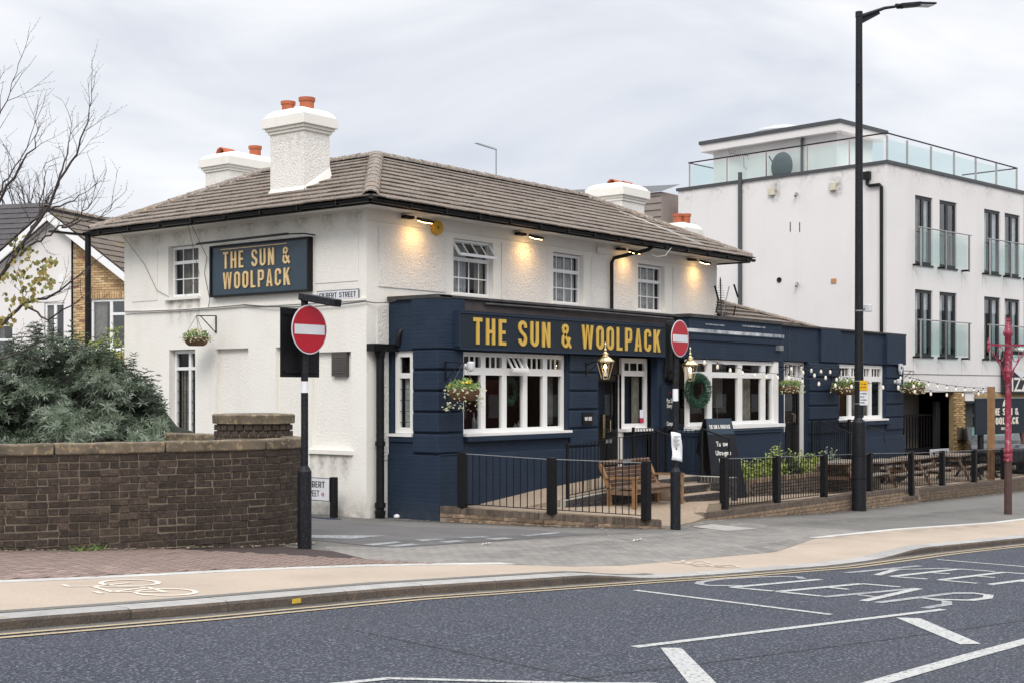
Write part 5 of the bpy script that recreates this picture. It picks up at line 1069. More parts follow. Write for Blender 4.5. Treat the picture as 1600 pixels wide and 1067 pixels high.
# ------------------------------------------------------------------ round no-entry signs
def no_entry(x, y, hgt, zd, label, face, pr=.045, arm=None, brd=True):
    z = gz(x)+.0; t = thing('no_entry_sign', label, 'road sign', (x, y, z))
    MB().cyl((x, y, z), (x, y, z+.95), .085, .085, 16).cyl((x, y, z+.95), (x, y, z+1.02), .085, pr+.005, 16).cyl((x, y, z+1.02), (x, y, zd+hgt), pr, pr, 14).build('pole', LAMPB, t, smooth=True)
    f = V((*face, 0)).normalized(); rt = Z_.cross(f).normalized(); c = V((x, y, zd))+f*(pr+.035)
    def disc(r, d0, th_, mat, nm):
        n = 48; ps = [c+rt*(r*cos(2*pi*i/n))+Z_*(r*sin(2*pi*i/n))+f*d0 for i in range(n)]; MB().prism(ps, f*th_).build(nm, mat, t, recalc=True)
    disc(.30, 0, .006, SIGNW, 'sign_rim'); disc(.285, .0062, .003, RED, 'sign_disc')
    MB().prism([c+rt*a_+Z_*b_+f*.0095 for a_, b_ in ((-.255, -.06), (.255, -.06), (.255, .06), (-.255, .06))], f*.003).build('white_bar', SIGNW, t, recalc=True)
    MB().cyl(V((x, y, zd+.12)), V((x, y, zd+.16)), pr+.012, pr+.012, 14).cyl(V((x, y, zd-.16)), V((x, y, zd-.12)), pr+.012, pr+.012, 14).build('clamp', GALV, t)
    if brd:
        bc = V((x, y, zd-.16))-f*(pr+.03); w, h, off = brd
        ps = [bc+rt*(a_*w/2+off)+Z_*(b_*h/2) for a_, b_ in ((-1, -1), (1, -1), (1, 1), (-1, 1))]; o = MB().prism(ps, -f*.012).build('back_board', BLACK, t, recalc=True, bevel=.004)
        for b_ in (-.42, .42): MB().beam(bc+rt*(off-w*.42)+Z_*(b_*h)+f*.012, bc+rt*(off+w*.42)+Z_*(b_*h)+f*.012, .02, .03).build('back_rail', BLACK, t)
    if arm:
        a = V((x, y, zd+hgt)); b = a+V(arm); MB().beam(a+V((0, 0, .04))-V(arm)*.08, b+V((0, 0, .03)), .13, .09).cyl(a-V((0, 0, .02)), a+V((0, 0, .05)), .05, .05, 12).build('sign_light', LAMPB, t, bevel=.012)
    MB().cyl((x, y, z+.05), (x, y, z+.09), .0865, .0865, 16).build('base_scuff', LAMPB, t)
    return t, c, f, rt
no_e, c_, f_, rt_ = no_entry(-5.61, -2.74, .36, 2.93, 'no-entry sign on the pole beside the boundary wall, with black board behind', (.02, -1.0), arm=(.0, -.58, -.09), brd=(.66, .84, -.0))
MB().cyl((-5.61, -2.74, 2.16), (-5.61, -2.74, 2.30), .0465, .0465, 14).build('sticker_band', PAPER, no_e)
no2, c2_, f2_, rt2_ = no_entry(2.0, -3.42, .18, 3.04, 'no-entry sign on the pole in front of the patio entrance, notice tied below', (.05, -1.0), arm=None, brd=(.34, .9, -.02))
MB().cyl((2.0, -3.42, 2.02), (2.0, -3.42, 2.22), .0465, .0465, 14).build('sticker_band', PAPER, no2)
vs = []; n = 10; nr = V((-.62, -.78, 0)).normalized(); r2 = Z_.cross(nr)
for i in range(n+1):
    for j in range(4): vs.append(V((2.0, -3.42, 0))+nr*(.055+.015*sin(i*.9+j*.7))+r2*((j/3-.5)*.18+.012*sin(i*.5))+Z_*(1.06+.46*i/n-.004*j*j))
o = MB().add(vs, [(4*i+j, 4*i+j+1, 4*i+5+j, 4*i+4+j) for i in range(n) for j in range(3)]).build('paper_notice', PAPER, None, smooth=True); o.modifiers.new('t', 'SOLIDIFY').thickness = .002; tag(o, 'crumpled white paper notice tied to the second no-entry pole', 'notice')
o['label'] = 'crumpled white paper notice tied to the pole by the patio entrance'
nt = MB()
for i in range(9): nt.beam(V((2.0, -3.42, 1.45-.022*i))+nr*.073-r2*.06, V((2.0, -3.42, 1.45-.022*i))+nr*.073+r2*(.05-.02*(i % 3)), .001, .006)
nt.build('print', CABLE, o)
# ------------------------------------------------------------------ tall lamp column
lx, ly = 11.2, -2.56; lz = gz(lx)
lc = thing('lamp_column', 'tall black street lamp column in front of the patio railings', 'street lamp', (lx, ly, lz))
MB().cyl((lx, ly, lz-.05), (lx, ly, lz+1.95), .158, .150, 20).cyl((lx, ly, lz+1.95), (lx, ly, lz+2.06), .150, .10, 20).cyl((lx, ly, lz+2.06), (lx, ly, 10.55), .10, .072, 20).build('column', LAMPB, lc, smooth=True)
for z in (.7, 1.2): MB().cyl((lx, ly, lz+z), (lx, ly, lz+z+.03), .163, .163, 20).build('band', BLACK, lc)
ad = V((1.0, -.55, 0)).normalized()
a0 = V((lx, ly, 10.45)); MB().cyl(a0, a0+V((0, 0, .12)), .08, .08, 16).tube([a0, a0+ad*.7+Z_*.28, a0+ad*1.15+Z_*.38], [.05, .035, .03], 10).beam(a0-Z_*.12, a0+ad*.55+Z_*.18, .012, .10).build('bracket_arm', LAMPB, lc)
h0 = a0+ad*1.1+Z_*.37; MB().beam(h0, h0+ad*.55+Z_*.10, .22, .09).beam(h0+ad*.5+Z_*.10, h0+ad*.95+Z_*.14, .28, .045).cyl(h0-ad*.1, h0+ad*.1, .05, .06, 10).build('luminaire', LAMPB, lc, bevel=.02)
MB().beam(h0+ad*.5+Z_*.068, h0+ad*.9+Z_*.10, .22, .02).build('lamp_glass', SIGNW, lc)
MB().cyl((lx, ly, 8.96), (lx-.24, ly-.05, 8.94), .022, .022, 8).build('sensor', LAMPB, lc)
cf = V((-.62, -.78, 0)).normalized(); rr = Z_.cross(cf)
def onpole(name, mat, z0, z1, w, par, d=.10, off=.03): c = V((lx, ly, 0))+cf*d+rr*off; return MB().prism([c-rr*w/2+Z_*z0, c+rr*w/2+Z_*z0, c+rr*w/2+Z_*z1, c-rr*w/2+Z_*z1], cf*.006).build(name, mat, par, recalc=True), c
ns = thing('parking_notice', 'yellow and white notice plates strapped to the lamp column', 'notice', (lx, ly, 1.8))
_, c = onpole('yellow_plate', M('notice_yellow', (.75, .42, .01), .5), 2.20, 2.42, .20, ns, .105, .06); _, c = onpole('white_plate', SIGNW, 1.88, 2.19, .20, ns, .105, .06)
for z, s_ in ((2.33, 'TO BE'), (2.26, 'BE SEEN')): write(s_, c-rr*.08+Z_*z+cf*.007, rr, Z_, cf, .03, LETK, ns, .001, width=.13, joined=True)
for z, s_ in ((2.12, 'PARKING'), (2.05, 'BAY 12'), (1.98, 'LOADING'), (1.92, 'ONLY 20')): write(s_.translate(str.maketrans('', '', '0123456789')).strip(), c-rr*.085+Z_*z+cf*.007, rr, Z_, cf, .03, LETK, ns, .001, width=.15, joined=True)
MB().cyl((lx, ly, 2.40), (lx, ly, 2.42), .103, .103, 16).cyl((lx, ly, 1.90), (lx, ly, 1.92), .103, .103, 16).build('strap', GALV, ns)
o, _ = onpole('pole_sticker', PAPER, 1.28, 1.60, .05, None, .103, .05); tag(o, 'thin white label strip on the lamp column below the yellow notice', 'label')
ccv = thing('traffic_sensor', 'small pale camera unit on the lamp column at parapet height', 'camera', (lx, ly, 3.9)); MB().beam((lx, ly, 3.96), (lx+.20, ly-.1, 4.02), .03, .03).cyl((lx, ly, 3.94), (lx, ly, 3.97), .1, .1, 14).build('bracket', GALV, ccv); MB().box(lx+.14, lx+.26, ly-.2, ly-.04, 3.94, 4.1).build('housing', SIGNW, ccv, bevel=.015)
# ------------------------------------------------------------------ crimson cast-iron post
rx, ry = 12.7, -5.33; rz0 = gz(rx)
rp = thing('ornate_post', 'chipped crimson cast iron post with scrolled cross arm, rusty foot', 'post', (rx, ry, rz0))
MB().cyl((rx, ry, rz0-.02), (rx, ry, rz0+1.15), .082, .078, 18).build('foot', RUST, rp, smooth=True)
MB().lathe((rx, ry, rz0+1.15), [(.095, 0), (.095, .05), (.075, .07), (.10, .11), (.10, .14), (.08, .17), (.105, .22), (.105, .25), (.07, .30), (.066, 1.3), (.062, 1.75), (.085, 1.78), (.085, 1.92), (.10, 1.96), (.085, 2.0), (.075, 2.05), (.068, 2.7), (.10, 2.74), (.105, 2.80), (.08, 2.84), (.055, 2.98), (.035, 3.04), (.05, 3.06), (.02, 3.10)], 18).build('shaft', REDPOST, rp, smooth=True)
za = rz0+1.15+2.52; du = V((.80, -.60, 0)); du.normalize(); P0 = V((rx, ry, 0))
m = MB().beam(P0-du*.48+Z_*za, P0+du*.48+Z_*za, .035, .045)
for sgn in (-1, 1):
    m.tube([P0+du*(sgn*.07)+Z_*(za-.75), P0+du*(sgn*.15)+Z_*(za-.5), P0+du*(sgn*.42)+Z_*(za-.12)], .018, 8)
    m.tube([P0+du*(sgn*(.19+.085*cos(R(a))))+Z_*(za-.20+.16*sin(R(a))) for a in range(0, 361, 30)], .010, 6)
    m.lathe(P0+du*(sgn*.49)+Z_*(za-.16), [(.01, 0), (.03, .03), (.035, .1), (.02, .16), (.035, .2), (.012, .25), (.02, .28), (.005, .31)], 8)
m.build('cross_arm', REDPOST, rp)
o = MB()
for k in range(5): a = 2*pi*k/5; o.tube([P0+V((.05*cos(a), .05*sin(a), rz0+4.0)), P0+V((.03*cos(a), .03*sin(a), rz0+4.22)), P0+V((.04*cos(a), .04*sin(a), rz0+4.27))], .010, 5)
o.build('finial', REDPOST, rp)
tp = MB().box(21.75, 21.95, -2.12, -1.96, -.45, 2.32).build('timber_post', WOODB, None, bevel=.01); tag(tp, 'square raw timber post standing at the patio railing with festoons tied to it', 'post')
tp.location.x = -.65; tp.location.y = -.06
# ------------------------------------------------------------------ low brick walls
LOWM = M('low_wall_mortar', (.30, .26, .20), .95, (.18, .155, .12), 6, .8, bump=.8, bs=60, stain=(.10, .10, .05), st=(1, 1, 1), sts=1.5, sta=.4)
def low_wall(name, label, pts, ztop, mats, courses, as_parts, step_z=None, rl=.075):
    P_ = Path(pts, False); t = thing(name, label, 'low wall', (pts[0][0], pts[0][1], gz(pts[0][0])))
    zt = lambda x, y: ztop(x)-.0
    c = MB(); ribbon(c, P_, 0, P_.L, .006, .20, lambda x, y: gz(x)-.15, lambda x, y: ztop(x)-.008, .3); c.build('mortar_core', LOWM, t)
    top_m, side_m = mats
    RM = []
    for i in range(3):
        rr_ = random.Random(i+50); mb = MB(); mb.box(-.0325, .0325, -.108, .108, -.052, .052); mb.v = [(a+rr_.uniform(-.003, .003), b+rr_.uniform(-.004, .004), c_+rr_.uniform(-.002, .003)) for a, b, c_ in mb.v]; me = bpy.data.meshes.new('brick'); me.from_pydata(mb.v, [], mb.f); me.materials.append(top_m); RM.append(me)
    SM = [brick_mesh('brick', .215, .05, .062, side_m, .005, 70+i) for i in range(3)]
    it = []; s = .04
    while s < P_.L-.03:
        p, d = P_.at(s); nn = V((-d.y, d.x, 0)); q = p+nn*.10; it.append((random.choice(RM), (q.x, q.y, ztop(p.x)-.052+random.uniform(-.003, .003)), math.atan2(d.y, d.x), 0)); s += rl
    it2 = []
    for k in range(courses):
        s = .115 if k % 2 else .0
        while s < P_.L-.1:
            p, d = P_.at(s+.11); nn = V((-d.y, d.x, 0)); q = p+nn*.02; z = ztop(p.x)-.104-.075*(k+.5)
            if z > gz(p.x)-.03: it2.append((random.choice(SM), (q.x, q.y, z), math.atan2(d.y, d.x)+random.uniform(-.01, .01), 0))
            s += .225
    if as_parts: brick_set(t, it+it2, 300)
    else:
        for lst, nm in ((it, 'coping_bricks'), (it2, 'brick_courses')):
            if not lst: continue
            near = sorted(lst, key=lambda q: (V(q[1])-CAMP).length); brick_set(t, near, 0, sname=nm)
    return t
low_wall('low_brick_wall', 'low stock-brick kerb wall under the railings by the corner pilaster', [(-.04, -.08), (.58, -1.72), (1.93, -3.2)], lambda x: .25-.10*x, (BRNB, STKB), 3, True)
low_wall('low_brick_wall', 'low brick wall under the railings right of the patio entrance', [(4.80, -2.33), (14.2, -2.33)], lambda x: -.075-.006*(x-5), (BRNB, STKB), 4, False)
low_wall('low_brick_wall', 'lowered brick section of the railing wall behind the lamp column', [(14.22, -2.33), (15.2, -2.33)], lambda x: -.37, (BRNB, STKB), 2, False)
low_wall('low_brick_wall', 'taller mossy brick wall under the railings at the right edge', [(15.22, -2.36), (27, -2.36)], lambda x: -.205-.017*(x-15.2), (BRNB, STKB), 5, False)
# ------------------------------------------------------------------ railings
def railing(name, label, posts, ztop, zbot, parent=None, pw=.13, nb=.118, skip_first=False):
    """posts: list of (x, y, zb, zt)"""
    t = thing(name, label, 'railing', (posts[0][0], posts[0][1], posts[0][2]))
    for (x, y, zb, zt_) in posts[1 if skip_first else 0:]: MB().box(x-pw/2, x+pw/2, y-pw/2, y+pw/2, zb, zt_).build('post', BLACK, t, bevel=.008)
    bm_ = None
    for a, b in zip(posts, posts[1:]):
        A = V((a[0], a[1], 0)); B = V((b[0], b[1], 0)); d = (B-A); L_ = d.length; d.normalize(); A2_ = A+d*pw/2; B2_ = B-d*pw/2
        t0 = lambda k: a[3]+(b[3]-a[3])*k-.03; b0_ = lambda k: a[2]+(b[2]-a[2])*k+.07
        MB().beam(A2_+Z_*t0(0), B2_+Z_*t0(1), .035, .010).build('top_rail', GALV if pw > .1 else BLACK, t); MB().beam(A2_+Z_*b0_(0), B2_+Z_*b0_(1), .03, .012).build('bottom_rail', BLACK, t)
        n = int((L_-pw)/nb)
        for i in range(1, n+1):
            k = i/(n+1); p = A2_.lerp(B2_, k); h = t0(k)-b0_(k)
            if bm_ is None: bo = MB().cyl((0, 0, 0), (0, 0, 1), .009, .009, 6).build('x', BLACK, None); bm_ = bo.data; bpy.data.objects.remove(bo)
            inst('baluster', bm_, t, (p.x, p.y, b0_(k)), scale=(1, 1, h))
    return t
railing('patio_railing', 'black railings with three square posts on the left corner of the patio', [(.14, -.42, .235, 1.17), (.70, -1.86, .175, 1.10), (1.72, -3.03, .075, 1.04)], None, None)
px_ = [5.76, 7.93, 10.14, 12.55]; railing('patio_railing', 'black railings with square posts right of the patio entrance', [(x, -2.22, -.085-.006*(x-5), .92-.021*(x-5.76)) for x in px_]+[(15.05, -2.22, -.36, .71)], None, None)
px_ = [15.05, 17.12, 19.48, 21.89, 24.3, 26.7]; railing('patio_railing', 'black railings beside the picnic tables at the right edge', [(x, -2.22, -.21-.017*(x-15.2), .70-.0175*(x-15.05)) for i, x in enumerate(px_)], None, None, skip_first=True)
# ------------------------------------------------------------------ ramp, landing, steps
def solid_top(name, mat, pts_top, zb, parent):   # pts_top: 4 corners with z
    n = len(pts_top); mb = MB(); mb.add([(*p[:2], zb) for p in pts_top]+[tuple(p) for p in pts_top], [tuple(range(n-1, -1, -1)), tuple(range(n, 2*n))]+[(i, (i+1) % n, n+(i+1) % n, n+i) for i in range(n)]); return mb.build(name, mat, parent)
rmp = thing('entrance_ramp', 'gravel-surfaced ramp with dark brick edge rising to the black front door', 'ramp', (3.5, -.5, .1))
solid_top('ramp_surface', PATIO, [(.45, -.02, .17), (.45, -.92, .17), (2.3, -.92, .27), (5.34, -.92, .455), (5.34, -.02, .50), (4.7, -.02, .50), (2.8, -.02, .39)], -.1, rmp)
solid_top('landing', PATIO, [(4.72, -.02, .498), (4.72, -.90, .468), (6.98, -.90, .47), (6.98, .24, .50), (4.75, .24, .50)], -.13, rmp)
solid_top('ramp_edge_wall', LMORT, [(2.2, -.93, .262), (2.2, -1.05, .262), (5.33, -1.05, .431), (5.33, -.93, .431)], -.1, rmp)
EM = [brick_mesh('brick', .21, .03, .062, ENGB, .003, i) for i in range(3)]; EH = brick_mesh('brick', .056, .03, .096, ENGB, .002, 5)
its = []
for s in frange(2.24, 5.28, .074): its.append((EH, (s, -1.06, .262+.054*(s-2.2)-.052), 0, 0))
for k in range(4):
    for s in frange(2.3+.11*(k % 2), 5.2, .222):
        z = .262+.054*(s-2.2)-.14-.072*k
        if z > pf(s, -1)-.02: its.append((EM[k % 3], (s, -1.06, z), 0, 0))
brick_set(rmp, its, 300)
for k, (y, z) in enumerate(((-1.55, .17), (-1.24, .32))):
    s_ = solid_top('step', PATIO, [(5.35+.004*k, y, z), (6.96-.004*k, y, z), (6.96-.004*k, -.925+.006*k, z), (5.35+.004*k, -.925+.006*k, z)], -.2-.01*k, rmp)
    its = [(EM[i % 3], (5.35+.11+.222*i, y-.006, z-.035), 0, 0) for i in range(7)]+[(EM[i % 3], (5.35+.0+.222*i, y-.004, z-.108), 0, 0) for i in range(1, 7)]
    for me, loc, r_, _ in its: inst('step_brick', me, s_, loc)
s_ = solid_top('landing_edge', LMORT, [(5.365, -.935, .466), (6.95, -.935, .466), (6.95, -.903, .466), (5.365, -.903, .466)], -.23, rmp)
for i, s in enumerate(frange(5.40, 6.94, .074)): inst('brick', EH, s_, (s, -.94, .41))
cw = thing('cheek_wall', 'short dark brick cheek wall with pale joints right of the steps', 'low wall', (7.1, -1.2, 0))
MB().box(6.985, 7.21, -1.70, -.0, -.2, .45).build('mortar_core', LMORT, cw)
for i, s in enumerate(frange(-1.67, -.98, .074)): inst('brick', EH, cw, (6.98, s, .40), (0, 0, pi/2))
for k in range(4):
    for s in frange(-1.64, -1.04, .222): inst('brick', EM[k % 3], cw, (6.98, s+.05*(k % 2), .31-.072*k), (0, 0, -pi/2))
for i, s in enumerate(frange(7.02, 7.19, .057)):
    inst('brick', EH, cw, (s, -1.705, .40))
for k in range(5): inst('brick', EM[k % 3], cw, (7.095, -1.705, .31-.072*k))
railing('ramp_railing', 'black railing along the sloping ramp to the front door', [(2.36, -.98, .27, 1.26), (5.33, -.98, .44, 1.42)], None, None, pw=.05)
m = railing('landing_railing', 'black railing on the landing below the menu board and bay', [(5.85, -.10, .50, 1.46), (7.1, -.10, .50, 1.45), (7.1, -.95, .46, 1.42)], None, None, pw=.05)
hr = thing('handrail', 'sloping metal handrail down the left side of the steps', 'handrail', (5.7, -1, .4)); MB().tube([(5.33, -.98, 1.41), (5.33, -1.42, 1.30), (5.33, -1.44, .0)], .015, 8).build('rail', BLACK, hr)
hr = thing('handrail', 'sloping metal handrail down the right side of the steps', 'handrail', (8.2, -.2, .4)); MB().tube([(7.1, -.97, 1.41), (7.1, -1.58, 1.24), (7.1, -1.60, .4)], .02, 8).build('rail', BLACK, hr)
rm2 = thing('side_landing', 'raised gravel landing at the narrow door with dark front', 'landing', (14, -.4, 0)); solid_top('landing', PATIO, [(12.6, -.02, .42), (12.6, -.95, .42), (16.2, -.95, .38), (16.2, -.02, .38)], -.5, rm2)
railing('landing_railing', 'black railing on the landing right of the narrow door', [(13.95, -.12, .40, 1.46), (16.1, -.12, .38, 1.46)], None, None, pw=.05)
for x, lb in ((14.35, 'handrail sloping forward from the narrow door railing, left of the lamp column'), (16.2, 'handrail sloping forward right of the lamp column below the right window')):
    hr = thing('handrail', lb, 'handrail', (x, -.3, .4)); MB().tube([(x, -.12, 1.45), (x+.1, -1.0, 1.12), (x+.1, -1.02, .85)], .014, 8).tube([(x, -.12, 1.45), (x, -.12, .3)], .02, 8).build('rail', BLACK, hr)
# ------------------------------------------------------------------ bench
bn = thing('bench', 'weathered wooden garden bench with armrests and pale plaque behind the railings', 'bench', (5.1, -.9, .0))
bx0, bx1, yb, yfr = 3.42, 5.05, -1.16, -1.70
for x in (bx0, bx1):
    MB().beam((x, yfr, pf(x, yfr)), (x, yfr, .60), .07, .07, (0, 1, 0)).build('leg', WOODB, bn); MB().beam((x, yb, pf(x, yb)), (x, yb, .42), .07, .07, (0, 1, 0)).build('leg', WOODB, bn)
    MB().beam((x, yb, .40), (x, yb+.20, .84), .07, .06, (0, 1, 0)).build('back_post', WOODB, bn)
    MB().beam((x, yb+.08, .60), (x, yfr-.05, .62), .085, .035).build('armrest', WOODB, bn); MB().beam((x, yb, .34), (x, yfr, .34), .035, .08).build('side_rail', WOOD, bn)
for k in range(5): y = yfr+.02+(yb-yfr-.04)*k/4; MB().beam((bx0-.0, y, .42+(.0 if k else -.005)), (bx1, y, .42), .095, .028).build('seat_slat', WOOD, bn)
for k in range(5):
    q = .10+k*.16; y = yb+.20*q*1.05+.005; z = .42+.44*q*1.02; MB().beam((bx0+.035, y, z), (bx1-.035, y, z), .022, .068, (0, -.35, .93)).build('back_slat', WOOD, bn)
MB().beam((bx0-.03, yb+.21, .865), (bx1+.03, yb+.21, .865), .05, .085, (0, -.35, .93)).build('top_rail', WOOD, bn, bevel=.01); MB().beam((bx0+.03, yfr+.02, .35), (bx1-.03, yfr+.02, .35), .03, .08).build('front_rail', WOOD, bn)
MB().box(4.1, 4.38, yb+.155, yb+.18, .835, .895).build('plaque', GALV, bn)
# ------------------------------------------------------------------ A-board
ab = thing('a_board', 'large dark A-frame chalkboard headed THE SUN & WOOLPACK behind the patio entrance', 'sign', (8.6, -.6, -.05))
axv = V((.956, -.29, 0)).normalized(); ayv = V((-.29, -.956, 0)).normalized(); ap = V((8.25, -.66, 1.60)); wd = .72
def apanel(sgn, mat, nm):
    f_ = ayv*sgn*.36; z0 = -.07; a = ap-axv*wd/2+f_*.05; b = ap+axv*wd/2+f_*.05; dn = f_-Z_*(ap.z-z0); n_ = axv.cross(dn).normalized()
    if n_.dot(ayv*sgn) < 0: n_ = -n_
    o = MB().prism([a-axv*.04*0, b, b+dn+axv*.14, a+dn-axv*.14], n_*.03).build(nm, mat, ab, recalc=True); return o, a, b, dn, n_
CH = M('chalkboard', (.007, .008, .012), .5, (.014, .015, .018), 5, .7, spec=.25)
apanel(-1, BLACK, 'rear_panel'); o, a, b, dn, n_ = apanel(1, CH, 'front_panel')
dnu = dn.normalized(); q = lambda u, v: a+axv*u+dn*v+n_*.032
MB().prism([q(0, 0), q(wd, 0), q(wd+.028, .2), q(-.028, .2)], n_*.004).build('header', M('header_blue', (.022, .042, .065), .5), ab, recalc=True)
write('THE SUN & WOOLPACK', q(.05, .13)+n_*.0045, axv, -dnu, n_, .085, LETW, ab, .003, width=.6, t=.17)
rotm = Matrix((axv, -dnu, n_)).transposed().to_euler()
for tx, u, v, s_ in (('Tu  ow', .34, .35, .15), ('Ultra-gerb', .34, .46, .14), ('D Sunb', .34, .56, .14), ('Ho  upe', .40, .80, .12), ('1 . e', .42, .86, .12)): script(tx, q(u, v)+n_*.003, rotm, s_, LETW, ab, sx=.75)
# ------------------------------------------------------------------ planter with shrubs
pn = thing('planter', 'long low brick planter under the bay beside the A-frame board', 'planter', (11.5, -.6, -.1))
MB().box(9.15, 14.6, -.98, -.36, -.5, .28).build('mortar_core', MORT, pn); PB = [brick_mesh('brick', .215, .05, .064, BRNB, .005, 90+i) for i in range(3)]; PH = brick_mesh('brick', .064, .05, .10, STKB, .004, 96); its = []
for s in frange(9.18, 14.56, .075): its.append((PH, (s, -.995, .235), 0, 0))
for k in range(6):
    for s in frange(9.25+.11*(k % 2), 14.5, .225): its.append((PB[k % 3], (s, -.99, .14-.075*k), 0, 0))
brick_set(pn, its, 300)
def leafmass(mb, c, n, rx_, ry_, rz_, sz, ratio=.3, up=.5):
    for k in range(n):
        a = random.uniform(0, 2*pi); r = math.sqrt(random.random()); p = V((c[0]+rx_*r*cos(a), c[1]+ry_*r*sin(a), c[2]+rz_*random.random()*(1-.5*r*r)))
        d = V((random.gauss(0, 1), random.gauss(0, 1), random.gauss(up, .8))).normalized()*sz*random.uniform(.6, 1.3); s_ = d.cross(V((random.gauss(0, 1), random.gauss(0, 1), random.gauss(0, 1)))).normalized()*sz*ratio
        mb.add([p, p+d*.5+s_, p+d, p+d*.5-s_], [(0, 1, 2, 3)])
SH = [(9.4, 'yellow-green shrub at the planter end nearest the A-frame board', LEAFV, .42, .34), (10.1, 'bright yellow-green shrub, second in the planter from the A-frame board', LEAFV, .4, .34), (10.8, 'taller sprig of variegated shrub in the middle of the planter', LEAFV, .45, .55), (11.5, 'dark green shrub in the planter below the bay corner', LEAFD, .4, .42),
      (12.1, 'lime variegated shrub in the planter below the narrow door', LEAFV, .45, .42), (12.9, 'yellow-green shrub in the planter right of the narrow door', LEAFV, .45, .36), (13.7, 'grey-green shrub at the right end of the planter', LEAFH, .4, .42)]
for x, lb, mt, w, h in SH:
    s_ = thing('planter_shrub', lb, 'shrub', (x, -.67, .28), group='shrubs in the planter'); mb = MB(); leafmass(mb, (x, -.67, .24), 420, w, .30, h, .085, .28); mb.build('foliage', mt, s_)
    m = MB()
    for k in range(7):
        q_ = V((x+random.uniform(-.2, .2), -.67+random.uniform(-.1, .1), .25)); e_ = q_+V((random.uniform(-.15, .15), random.uniform(-.1, .1), h*random.uniform(1.0, 1.35))); m.tube([q_, e_], .006, 4)
        for j in range(5): pp = q_.lerp(e_, .6+.1*j); d = V((random.gauss(0, 1), random.gauss(0, 1), .6)).normalized()*.08; w_ = d.orthogonal().normalized()*.018; m.add([pp, pp+d*.5+w_, pp+d, pp+d*.5-w_], [(0, 1, 2, 3)])
    m.build('stem', mt, s_)
# ------------------------------------------------------------------ picnic tables
def picnic(loc, rz_, label, dark=False):
    t = thing('picnic_table', label, 'picnic table', loc, rz_, group='picnic tables on the patio'); w = BLACK if dark else WOODG; lg = BLACK if dark else WOOD
    for k in range(5): MB().box(-.9, .9, -.36+.146*k, -.36+.146*k+.138, .71, .75).build('table_slat', w, t, local=True)
    for s_ in (-1, 1):
        for k in range(2): MB().box(-.9, .9, s_*.70-.14+.145*k, s_*.70-.14+.145*k+.138, .42, .455).build('seat_slat', w, t, local=True)
        for q in (-1, 1): MB().beam((q*.62, s_*.62, 0), (q*.62, s_*.26, .71), .045, .10, (1, 0, 0)).build('leg', lg, t, local=True)
    for q in (-1, 1): MB().box(q*.62+.03, q*.62+.07, -.80, .80, .335, .419).build('cross_beam', lg, t, local=True); MB().box(q*.62+.03, q*.62+.07, -.34, .34, .62, .709).build('top_beam', lg, t, local=True)
    return t
for x, y, r_, lb, dk in ((13.3, -1.25, .10, 'weathered picnic table behind the railings left of the lamp column', 0), (15.6, -1.25, .06, 'grey-topped picnic table just right of the lamp column', 0), (18.35, -1.0, .08, 'second picnic table right of the lamp column', 0), (21.0, -1.1, .1, 'picnic table nearest the timber post', 0), (23.8, -1.0, 0, 'picnic table beyond the timber post at the right edge', 1), (19.6, .9, .25, 'black picnic table against the end pilaster', 1)):
    picnic((x, y, pf(x, y)+.006 if x < 22 else -.37), r_, lb, dk)
sheet('side_yard', PATIO, frange(20, 60, 2), lambda x: -.5, lambda x: 4, lambda x, y: -.39, 2, .003)
FX = V((.787, .617, 0)); RX = V((.617, -.787, 0)); CP = V((-17.14, -15.02, 2.17))
def at(px, py, D): return CP+FX*D+RX*((px-800)/2117*D)+Z_*((612-py)/2117*D)
# ------------------------------------------------------------------ white block of flats
ba = -R(7.554)
fb = thing('apartment_block', 'white rendered three storey flats with glass balconies and roof terrace', 'building', (24, 2.13, 0), ba)
LOC = dict(local=True)
Wb, Db, Zt = 11.5, 8.41, 9.40
CURTW = M('pale_curtain', (.66, .68, .69), .9, (.45, .48, .50), 6, .9)
fw = []      # french windows: (u0,u1,z0,z1)
for z0, z1 in ((6.33, 8.58), (3.34, 5.51)):
    for u0, u1 in ((1.76, 2.90), (3.37, 4.56), (6.54, 7.76), (8.10, 9.30)): fw.append((u0, u1, z0, z1))
mb = MB(); wall_grid(mb, 'Y', 0, 0, 9.62, 2.17, Zt, [(0, .01, 2.17, 2.18)]*0+fw, .12, reveal=True)
mb.quad((0, 0, -1), (0, Db, -1), (0, Db, Zt), (0, 0, Zt)); mb.quad((9.62, 0, 2.17), (9.62, Db, 2.17), (9.62, Db, Zt), (9.62, 0, Zt)); mb.quad((0, Db, -1), (9.62, Db, -1), (9.62, Db, Zt), (0, Db, Zt)); mb.quad((0, .02, Zt-.01), (9.62, .02, Zt-.01), (9.62, Db, Zt-.01), (0, Db, Zt-.01))
mb.build('wall', BLKWALL, fb, local=True)
MB().box(-.06, 9.7, -.06, .25, Zt, Zt+.10).box(-.06, .25, .25, Db+.06, Zt, Zt+.10).build('roof_edge', BGREY, fb, local=True)
MB().box(9.63, 16, .05, Db, -1, 9.3).build('brick_wing', M('red_brick_wing', (.12, .05, .045), .9, (.08, .035, .035), 8, .7), fb, local=True)
